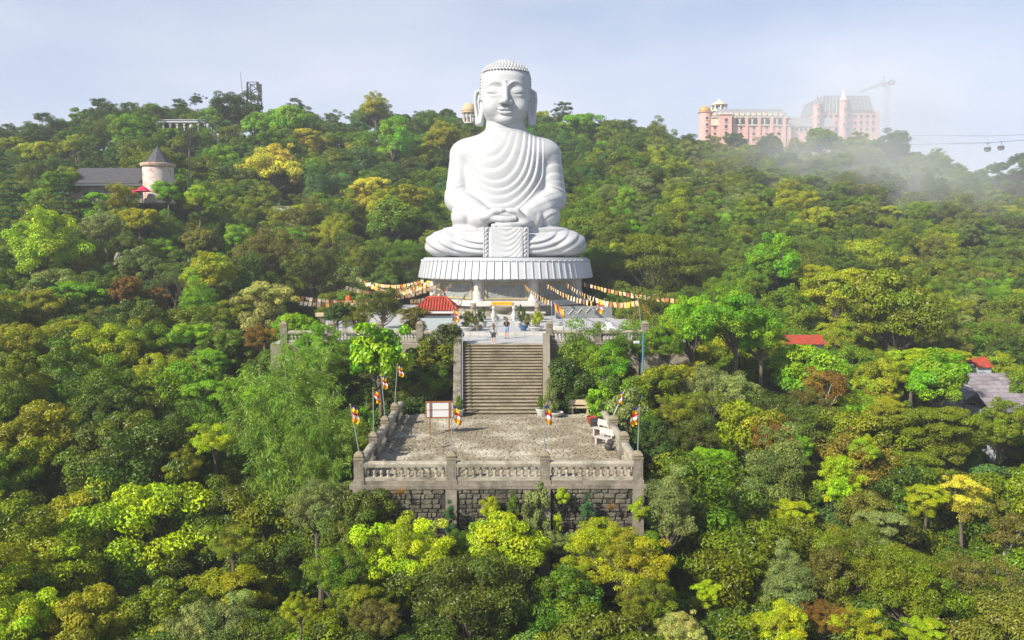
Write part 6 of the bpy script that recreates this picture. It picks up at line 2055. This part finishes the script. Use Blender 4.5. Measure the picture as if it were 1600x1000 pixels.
def blocked(x, y):
    if TERR[0] - 1.4 < x < TERR[1] + 1.2 and 36.2 < y < 58.5: return True
    if -4.6 < x < 4.8 and 36 < y < 75: return True
    if PLAZA[0] + 1 < x < PLAZA[1] - 2 and 64 < y < 112: return True
    if -66 < x < -46 and 121 < y < 139: return True
    if -27 < x < -17 and 72 < y < 97: return True
    if 212 < y < 243 and 714 < 784 + F_PX * x / y < 752: return True
    if 150 < y < 188 and 248 < 784 + F_PX * x / y < 318: return True
    if 196 < y < 236 and (380 < 784 + F_PX * x / y < 412 or 490 < 784 + F_PX * x / y < 735): return rng_t.random() < .75
    if 36 < x < 43 and 62 < y < 75: return True
    return False
xy = np.array([(t['x'], t['y'], 3.5 * min(t['s'], 1.3) * (.52 if t['k'][:3] != 'con' else .3)) for t in trees])
cand = 0
acc_x, acc_y, acc_r = list(xy[:, 0]), list(xy[:, 1]), list(xy[:, 2])
def zone_palette(px, py, d):
    if d > 330: return ['dark', 'mid', 'olive', 'bluegreen'], [.35, .35, .15, .15]
    if d > 150 and px > 960: return ['dark', 'mid', 'olive', 'greygreen', 'brown', 'darkolive', 'goldolive', 'yellowgreen'], [.24, .25, .16, .12, .05, .1, .04, .04]
    if d > 150: return ['dark', 'mid', 'bluegreen', 'olive', 'darkolive', 'bright', 'yellowgreen'], [.33, .26, .12, .11, .07, .07, .04]
    if px > 960 and d > 75: return ['dark', 'mid', 'olive', 'greygreen', 'brown', 'darkolive', 'yellowgreen', 'bright'], [.2, .25, .2, .08, .05, .09, .08, .05]
    if px > 960: return ['dark', 'mid', 'olive', 'greygreen', 'brown', 'darkolive', 'yellowgreen', 'rust', 'goldolive', 'bright'], [.15, .2, .2, .08, .05, .1, .1, .02, .03, .07]
    if d > 60: return ['dark', 'mid', 'olive', 'darkolive', 'brown', 'yellowgreen', 'greygreen', 'bright', 'goldolive'], [.18, .25, .18, .1, .04, .09, .04, .08, .04]
    return ['dark', 'mid', 'olive', 'darkolive', 'greygreen', 'goldolive', 'yellowgreen', 'bright'], [.15, .22, .22, .12, .07, .06, .1, .06]
KFILL = ['round0', 'round1', 'round2', 'round3', 'round4', 'fine0', 'fine1', 'fine2', 'pads0', 'pads1', 'pads2', 'upright0', 'upright1', 'open1', 'twiggy0']
KW = np.array([12, 12, 12, 11, 10, 9, 9, 9, 3, 3, 3, 7, 6, 3, 1.0]); KW = KW / KW.sum()
ax_, ay_, ar_ = np.array(acc_x), np.array(acc_y), np.array(acc_r)
buf = 6000
AX = np.zeros(buf); AY = np.zeros(buf); AR = np.zeros(buf); na_ = len(ax_)
AX[:na_], AY[:na_], AR[:na_] = ax_, ay_, ar_
for it in range(22000):
    d = 29 + (560 - 29) * rng_t.random() ** 1.45
    if d > 300 and rng_t.random() < .25: continue
    px = rng_t.uniform(-110, 1710)
    x = (px - 784) / F_PX * d; y = d
    iu = np.interp(px, TC_U, TC_RIDGE)
    if d > iu + 25 and not (px > 1440 and 370 < d < 560) and not (1080 < px < 1440 and 330 < d < 412): continue
    if blocked(x, y): continue
    s = rng_t.uniform(.62, 1.05) if d < 120 else rng_t.uniform(.75, 1.25)
    if d > 330: s = rng_t.uniform(.8, 1.25)
    r = 3.5 * s * .70
    q = (AX[:na_] - x) ** 2 + (AY[:na_] - y) ** 2 < (AR[:na_] + r * .56) ** 2
    if q.any() or na_ >= buf - 1: continue
    cols, ws = zone_palette(px, 0, d)
    col = cols[rng_t.choice(len(cols), p=np.array(ws) / sum(ws))]
    pk = KFILL[rng_t.choice(len(KFILL), p=KW)] if d < 330 else KFILL[rng_t.integers(8)]
    cz_ = float(canopy_z(x, y)) - 1.5 * s + rng_t.uniform(-1.6, .8)
    tm, cm, HC, W = PROTO[pk]
    sc_t = s * 7.0 / W
    z = cz_ - HC * sc_t
    trees.append(dict(x=x, y=y, z=z, s=sc_t, c=col, k=pk, hand=False, g=float(ground_z(x, y))))
    AX[na_], AY[na_], AR[na_] = x, y, r; na_ += 1
ZM = {}
for it in range(2600):
    d = 29 + 230 * rng_t.random() ** 1.5
    px = rng_t.uniform(-110, 1710)
    x = (px - 784) / F_PX * d
    if d > np.interp(px, TC_U, TC_RIDGE) or blocked(x, d): continue
    col = ['dark', 'mid', 'darkolive', 'olive', 'bluegreen'][rng_t.choice(5, p=[.34, .24, .2, .14, .08])]  # dark-weighted: shade between the crowns is put into these leaf colours
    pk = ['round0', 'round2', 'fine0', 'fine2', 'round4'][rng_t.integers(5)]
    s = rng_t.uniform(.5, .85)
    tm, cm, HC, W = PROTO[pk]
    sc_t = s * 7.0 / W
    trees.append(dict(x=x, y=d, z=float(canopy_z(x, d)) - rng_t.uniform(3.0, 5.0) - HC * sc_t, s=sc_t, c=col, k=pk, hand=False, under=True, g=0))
print('trees', len(trees))

# crowns that would stand in front of a hand-placed one are left out
for t in trees:
    tm, cm, HC, W = PROTO[t['k']]
    px, py, dep = proj((t['x'], t['y'], t['z'] + HC * t['s']))
    t['px'], t['py'], t['rw'] = float(px), float(py), float(W / 2 * t['s'] * F_PX / dep)
hp = np.array([(t['px'], t['py'], t['rw'], t['y']) for t in trees if t['hand']])
keep = []
for t in trees:
    if not t['hand']:
        dx = (hp[:, 0] - t['px']); dy = (hp[:, 1] - t['py']) * 1.15
        hit = (t['y'] < hp[:, 3]) & (np.hypot(dx, dy) < .62 * hp[:, 2] + .62 * t['rw'])
        if hit.any():
            continue
        cols, ws = zone_palette(t['px'], 0, t['y'])
        mean = (np.array([CLR[c] for c in cols]) * np.array(ws)[:, None]).sum(0) / sum(ws)
        t['rgb'] = np.array(CLR[t['c']]) * .68 + mean * .32
    keep.append(t)
trees = keep
print('trees kept', len(trees))

# ---- which trees show largest: a coarse depth-sorted splat of the crowns
VW, VH = 400, 250
idb = -np.ones((VH, VW), int)
order = sorted(range(len(trees)), key=lambda i: trees[i]['y'])
yy_, xx_ = np.mgrid[0:VH, 0:VW]
blk = [((688, 890), (205, 440), 92), ((748, 838), (92, 205), 92), ((560, 1005), (640, 765), 38.5), ((715, 852), (520, 650), 56)]
vis = np.zeros(len(trees), int); inview = np.zeros(len(trees), bool)
bi = 0
blk.sort(key=lambda b: b[2])
for i in order:
    t = trees[i]
    while bi < len(blk) and blk[bi][2] < t['y']:
        (a, b), (c, d), _ = blk[bi]
        sub = idb[int(c / 4):int(d / 4), int(a / 4):int(b / 4)]; sub[sub == -1] = -2
        bi += 1
    tm, cm, HC, W = PROTO[t['k']]
    px, py, dep = proj((t['x'], t['y'], t['z'] + HC * t['s']))
    rx = W / 2 * t['s'] * F_PX / dep / 4; ry = rx * (.78 if t['k'][:3] not in ('upr', 'con') else 1.3)
    cx_, cy_ = px / 4, py / 4
    t['px'], t['py'], t['rw'] = float(px), float(py), float(rx * 4)
    x0, x1, y0, y1 = int(max(0, cx_ - rx)), int(min(VW, cx_ + rx + 2)), int(max(0, cy_ - ry)), int(min(VH, cy_ + ry + 2))
    if x1 <= x0 or y1 <= y0: continue
    m = ((xx_[y0:y1, x0:x1] + .5 - cx_) / rx) ** 2 + ((yy_[y0:y1, x0:x1] + .5 - cy_) / ry) ** 2 < 1
    sub = idb[y0:y1, x0:x1]
    free = m & (sub == -1)
    vis[i] = free.sum()
    inview[i] = True
    sub[free] = i
score = vis + np.array([4 if t['hand'] else 0 for t in trees])
cand_i = [i for i in np.argsort(-score) if vis[i] >= 9 and not trees[i].get('under') and trees[i]['y'] < 330]
sel = cand_i[:285]
selset = set(int(i) for i in sel)
print('individual', len(sel), 'min vis', vis[sel[-1]], 'visible', (vis > 0).sum())

LAND = [((248, 265), 'the round tower'), ((395, 150), 'the lattice telecom tower'), ((733, 172), 'the domed pavilion'), ((792, 150), "the statue's head"), ((690, 300), "the statue's elbow at its pale sunlit side"), ((890, 300), "the statue's elbow at its shaded side"),
        ((655, 420), 'the pedestal end nearer the kiosk'), ((920, 420), 'the pedestal end away from the kiosk'), ((680, 490), 'the red-roofed kiosk'), ((557, 740), 'the front left corner post'), ((1000, 740), 'the front right corner post'), ((783, 790), 'the rubble retaining wall'),
        ((685, 650), 'the noticeboard'), ((440, 655), 'the bamboo'), ((1165, 195), 'the pink palace'), ((1381, 170), 'the tower crane'), ((1553, 231), 'the two gondolas'), ((1545, 610), 'the old shingled house'), ((280, 192), 'the white arcade'),
        ((1005, 540), 'the blue lamp post'), ((215, 862), 'the big lime tree'), ((412, 462), 'the creamy umbrella tree'), ((432, 262), 'the large golden tree'), ((1310, 448), 'the yellow-green umbrella tree'), ((1245, 530), 'the red-edged shed'), ((1505, 770), 'the golden open tree'),
        ((150, 275), 'the long slate-roofed hall'), ((190, 408), 'the grey rocks'), ((295, 415), 'the grey street lamp'), ((1103, 920), 'the little lime tree'), ((460, 354), 'the garden steps'), ((0, 999), 'the bottom left corner of the photo'), ((1599, 999), 'the bottom right corner of the photo'), ((800, 999), 'the middle of the bottom edge'),
        ((0, 560), 'the middle of the left edge'), ((1599, 480), 'the middle of the right edge'), ((905, 195), 'the bright tree behind the head')]
DIRS = ['right of', 'below right of', 'below', 'below left of', 'left of', 'above left of', 'above', 'above right of']
ORD = ['', 'second ', 'third ', 'fourth ', 'fifth ', 'sixth ', 'seventh ', 'eighth ', 'ninth ', 'tenth ', 'eleventh ', 'twelfth ']
def kind_of(k): return k.rstrip('0123456789')
buckets = {}
for i in sel:
    t = trees[i]
    best = None
    for (lx, ly), nm in LAND:
        dd = math.hypot(t['px'] - lx, t['py'] - ly)
        if dd > max(12, t['rw'] * .5) and (best is None or dd < best[0]):
            best = (dd, nm, lx, ly)
    dd, nm, lx, ly = best
    a = math.atan2(t['py'] - ly, t['px'] - lx)
    dr = DIRS[int(round(a / (math.pi / 4))) % 8]
    t['lab'] = (CWORD[t['c']], FWORD[kind_of(t['k'])], FNAME.get(kind_of(t['k']), 'tree').replace('_', ' '), dr, nm, dd)
    buckets.setdefault(t['lab'][:5], []).append(i)
for key, ids in buckets.items():
    ids.sort(key=lambda i: trees[i]['lab'][5])
    c, f, n, dr, nm = key
    n = n.replace('umbrella tree', 'tree').replace('twiggy tree', 'tree').replace('columnar shrub', 'shrub')
    for j, i in enumerate(ids):
        o = ORD[j] if len(ids) > 1 and j else ('nearest ' if len(ids) > 1 else '')
        trees[i]['label'] = f'{o}{c} {f} {n} {dr} {nm}'
TRUNKNAME = {'bamboo': 'culms'}
def put_tree(t):
    tm, cm, HC, W = PROTO[t['k']]
    kd = kind_of(t['k'])
    nm = FNAME.get(kd, 'broadleaf_tree')
    cat = {'bamboo_clump': 'bamboo', 'shrub': 'shrub', 'columnar_shrub': 'shrub'}.get(nm, 'tree')
    rz = t.get('rz', random.uniform(0, 6.28))
    s = t['s']
    sz = t.get('sz') or random.uniform(1.0, 1.2)
    z = t['z'] if t.get('sz') else t['z'] - HC * s * (sz - 1)      # stretch about the crown's centre
    o = thing(nm, t['label'], cat, (t['x'], t['y'], z), rz, t.get('grp', 'trees of the forested hillside'))
    o.scale = (s * random.uniform(.92, 1.08), s, s * sz)
    if tm is not None:
        link(TRUNKNAME.get(kd, 'trunk' if cat == 'tree' else 'stem'), tm, o)
    c = link('crown' if cat != 'shrub' else 'foliage', cm, o)
    b = np.array(t.get('rgb', CLR[t['c']])) * random.uniform(.9, 1.12)
    c.color = (*b, 1)
    return o
for i in sel:
    put_tree(trees[i])

# ---- shrubs on the wall, in the pots and round the terrace
def shrub(lab, px, py, w, h, d, c, k, on=None, grp=None):
    tm, cm, HC, W = PROTO[k]
    p = at(px, py, d)
    s = w * d / F_PX / W; sz = (h * d / F_PX / (2 * HC)) / s
    z = p.z - HC * s * sz if on is None else on
    return put_tree(dict(x=p.x, y=p.y, z=z, s=s, sz=sz, c=c, k=k, label=lab, grp=grp))
shrub('dark narrow columnar shrub against the wall below the second balustrade post', 703, 808, 20, 62, 38.1, 'bluegreen', 'column')
shrub('narrow columnar shrub against the middle of the retaining wall', 801, 790, 22, 50, 38.1, 'mid', 'column')
shrub('tallest dark columnar shrub on the right third of the retaining wall', 918, 803, 26, 72, 38.1, 'bluegreen', 'column')
shrub('tall pale-leaved bush climbing to the balustrade beside the third post', 838, 800, 48, 92, 38.0, 'greygreen', 'shrub0')
shrub('small light green bush on the wall left of its middle columnar shrub', 764, 792, 36, 34, 38.1, 'yellowgreen', 'shrub1')
shrub('light green tuft of bush on the wall just right of the third post', 880, 775, 26, 26, 38.2, 'lime', 'shrub1')
shrub('bright bush growing from the right end of the retaining wall', 1000, 795, 34, 34, 38.0, 'lime', 'shrub0')
shrub('small bright sprig low on the wall right of the third post', 871, 818, 18, 36, 38.1, 'lime', 'shrub0')
shrub('round bright green bush in the red pot', 935, 626, 48, 50, 52.3, 'bright', 'shrub0')
shrub('broad pale olive bush on the terrace behind the white benches', 982, 648, 66, 62, 50.6, 'greygreen', 'shrub0', 0.2)
shrub('leggy pale-flowered shrub in the white bowl planter', 862, 622, 26, 62, 55.0, 'greygreen', 'shrub1')
shrub('small leafy plant in the white pot at the left stair foot', 717, 632, 14, 28, 55.1, 'mid', 'shrub1')
shrub('small leafy plant in the white pot at the right stair foot', 846, 631, 14, 26, 55.2, 'mid', 'shrub1')
shrub('pale yellowish bonsai in the left bonsai tray', 729, 499, 22, 26, 73.4, 'olive', 'shrub1')
shrub('yellow-green bonsai in the right bonsai tray', 838, 498, 22, 24, 73.4, 'yellowgreen', 'shrub1')
shrub('dark reddish plant in the square brown pot', 744, 503, 13, 18, 73.3, 'brown', 'shrub1')
shrub('dull plant in the blue glazed pot', 824, 500, 13, 20, 73.3, 'brown', 'shrub1')
shrub('dark green leafy plant in the left stone pot near the altar', 752, 492, 16, 24, 76.8, 'dark', 'shrub0')
shrub('dark green leafy plant in the right stone pot near the altar', 815, 490, 14, 26, 76.8, 'dark', 'shrub0')
shrub('low dark shrub at the foot of the slope behind the noticeboard', 650, 640, 60, 40, 56.8, 'dark', 'shrub0')
shrub('small dark bush in the shade behind the tan bench', 905, 622, 50, 30, 57.6, 'dark', 'shrub1')
for (px, py, w, lab) in ((625, 768, 36, 'tan arching grass tuft on the left end of the retaining wall'), (955, 790, 28, 'tan arching grass tuft on the right part of the retaining wall')):
    p = at(px, py + 8, 38.2); s = w * 38.2 / F_PX / 1.2
    o = link('grass_tuft', PROTO['tuft'][1], loc=tuple(p), scale=(s, s, s)); o.color = (.33, .20, .06, 1)
    tag(o, lab, 'plant')

# ---- the rest of the forest and the undergrowth: one object each, the same crowns laid out by geometry nodes
def scatter(name, rows, kinds, lab):
    """rows: (x, y, z, scale, rz, colour rgb, kind index)"""
    n = len(rows)
    me = bpy.data.meshes.new(name)
    me.vertices.add(n)
    me.vertices.foreach_set('co', np.array([r[:3] for r in rows], np.float32).ravel())
    def attr(nm, typ, dat, key='value'):
        a = me.attributes.new(nm, typ, 'POINT'); a.data.foreach_set(key, np.ascontiguousarray(dat).ravel())
    attr('size', 'FLOAT', np.array([r[3] for r in rows], np.float32))
    attr('turn', 'FLOAT', np.array([r[4] for r in rows], np.float32))
    attr('tint', 'FLOAT_COLOR', np.array([(*r[5], 1) for r in rows], np.float32), 'color')
    attr('use_tint', 'FLOAT', np.ones(n, np.float32))
    attr('species', 'INT', np.array([r[6] for r in rows], np.int32))
    o = link(name, me, kind='stuff')
    o['label'] = lab
    me.materials.append(M['leaf'])
    nt = bpy.data.node_groups.new(name + '_layout', 'GeometryNodeTree')
    nt.interface.new_socket('Geometry', in_out='INPUT', socket_type='NodeSocketGeometry')
    nt.interface.new_socket('Geometry', in_out='OUTPUT', socket_type='NodeSocketGeometry')
    N, L = nt.nodes, nt.links
    gi, go = N.new('NodeGroupInput'), N.new('NodeGroupOutput')
    def named(nm, typ):
        a = N.new('GeometryNodeInputNamedAttribute'); a.data_type = typ; a.inputs['Name'].default_value = nm; return a.outputs['Attribute']
    sz, tn, sp = named('size', 'FLOAT'), named('turn', 'FLOAT'), named('species', 'INT')
    cxyz = N.new('ShaderNodeCombineXYZ'); L.new(tn, cxyz.inputs['Z'])
    m2p = N.new('GeometryNodeMeshToPoints'); L.new(gi.outputs[0], m2p.inputs['Mesh'])
    jn = N.new('GeometryNodeJoinGeometry')
    for k, src in enumerate(kinds):
        ob = N.new('GeometryNodeObjectInfo'); ob.inputs['Object'].default_value = src; ob.transform_space = 'ORIGINAL'
        cmp_ = N.new('FunctionNodeCompare'); cmp_.data_type = 'INT'; cmp_.operation = 'EQUAL'
        L.new(sp, cmp_.inputs[2]); cmp_.inputs[3].default_value = k
        iop = N.new('GeometryNodeInstanceOnPoints')
        L.new(m2p.outputs[0], iop.inputs['Points']); L.new(cmp_.outputs[0], iop.inputs['Selection'])
        L.new(ob.outputs['Geometry'], iop.inputs['Instance']); L.new(cxyz.outputs[0], iop.inputs['Rotation']); L.new(sz, iop.inputs['Scale'])
        L.new(iop.outputs[0], jn.inputs[0])
    L.new(jn.outputs[0], go.inputs[0])
    md = o.modifiers.new('layout', 'NODES'); md.node_group = nt
    return o
src = {}
for o in bpy.data.objects:
    if o.type == 'MESH' and o.name.split('.')[0] in ('crown', 'foliage'):
        src.setdefault(o.data.name, o)
def src_of(k):
    return src.get(PROTO[k][1].name)
ks = [k for k in PROTO if src_of(k) is not None]
rows = []
for i, t in enumerate(trees):
    if i in selset: continue
    if t['k'] not in ks: continue
    rows.append((t['x'], t['y'], t['z'], t['s'], rng_t.uniform(0, 6.28), np.array(t.get('rgb', CLR[t['c']])) * rng_t.uniform(.85, 1.15), ks.index(t['k'])))
scatter('distant_forest', rows, [src_of(k) for k in ks], 'dense far forest crowding the hillsides beyond the single trees')
rows = []
us = [k for k in ('shrub0', 'shrub1', 'fine0', 'round2') if k in ks]
for it in range(5200):
    d = 28 + 150 * rng_t.random() ** 1.6
    x = (rng_t.uniform(-120, 1720) - 784) / F_PX * d
    if TERR[0] - .9 < x < TERR[1] + .7 and 38.0 < d < 57.2: continue
    if -4.4 < x < 4.4 and 55 < d < 75: continue
    if PLAZA[0] - .5 < x < PLAZA[1] + .5 and 65.2 < d < 113.5: continue
    if -66 < x < -46 and 119 < d < 139: continue
    k = us[rng_t.integers(2)]
    s = rng_t.uniform(.8, 1.9)
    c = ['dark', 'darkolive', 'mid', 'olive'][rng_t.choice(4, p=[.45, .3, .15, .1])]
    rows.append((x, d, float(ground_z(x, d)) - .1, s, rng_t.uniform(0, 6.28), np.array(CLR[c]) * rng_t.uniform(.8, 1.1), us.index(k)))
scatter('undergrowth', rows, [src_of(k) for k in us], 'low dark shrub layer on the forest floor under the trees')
# ------------------------------------------------------------------ air
def volume(name, density, col=(.80, .86, 1.0)):
    m = bpy.data.materials.new(name); m.use_nodes = True
    N, L = m.node_tree.nodes, m.node_tree.links
    N.clear()
    o = N.new('ShaderNodeOutputMaterial'); v = N.new('ShaderNodeVolumePrincipled')
    v.inputs['Density'].default_value = density
    v.inputs['Color'].default_value = (*col, 1)
    v.inputs['Anisotropy'].default_value = 0.0
    L.new(v.outputs[0], o.inputs['Volume'])
    return m
MB().span(-930, 930, -165, 1330, -140, 150).build('haze', volume('haze', 0.00048, (.88, .92, 1.0)), kind='stuff')
# a bank of mist drifting over the right ridge: thin, soft-edged, broken up by noise
m = volume('mist', 0.0, (.95, .97, 1.0))
N, L = m.node_tree.nodes, m.node_tree.links
v = next(n for n in N if n.type == 'PRINCIPLED_VOLUME')
tc = N.new('ShaderNodeTexCoord')
ln = N.new('ShaderNodeVectorMath'); ln.operation = 'LENGTH'; L.new(tc.outputs['Object'], ln.inputs[0])
fo = N.new('ShaderNodeMapRange'); fo.interpolation_type = 'SMOOTHSTEP'
fo.inputs['From Min'].default_value = 1.0; fo.inputs['From Max'].default_value = 0.25
L.new(ln.outputs['Value'], fo.inputs['Value'])
nz = N.new('ShaderNodeTexNoise'); nz.inputs['Scale'].default_value = 2.0; nz.inputs['Detail'].default_value = 2
L.new(tc.outputs['Object'], nz.inputs['Vector'])
nr = N.new('ShaderNodeMapRange'); nr.inputs['From Min'].default_value = .22; nr.inputs['From Max'].default_value = .68
L.new(nz.outputs['Fac'], nr.inputs['Value'])
mu = N.new('ShaderNodeMath'); mu.operation = 'MULTIPLY'; L.new(fo.outputs[0], mu.inputs[0]); L.new(nr.outputs[0], mu.inputs[1])
m2 = N.new('ShaderNodeMath'); m2.operation = 'MULTIPLY'; L.new(mu.outputs[0], m2.inputs[0]); m2.inputs[1].default_value = .030
L.new(m2.outputs[0], v.inputs['Density'])
for (px, py, Y, s) in ((1300, 325, 203, (46, 48, 30)), (1345, 178, 368, (58, 30, 40))):
    link('mist', MB().ball((0, 0, 0), 1, 24, 16).mesh('mist', m), loc=tuple(at(px, py, Y)), scale=s, kind='stuff')
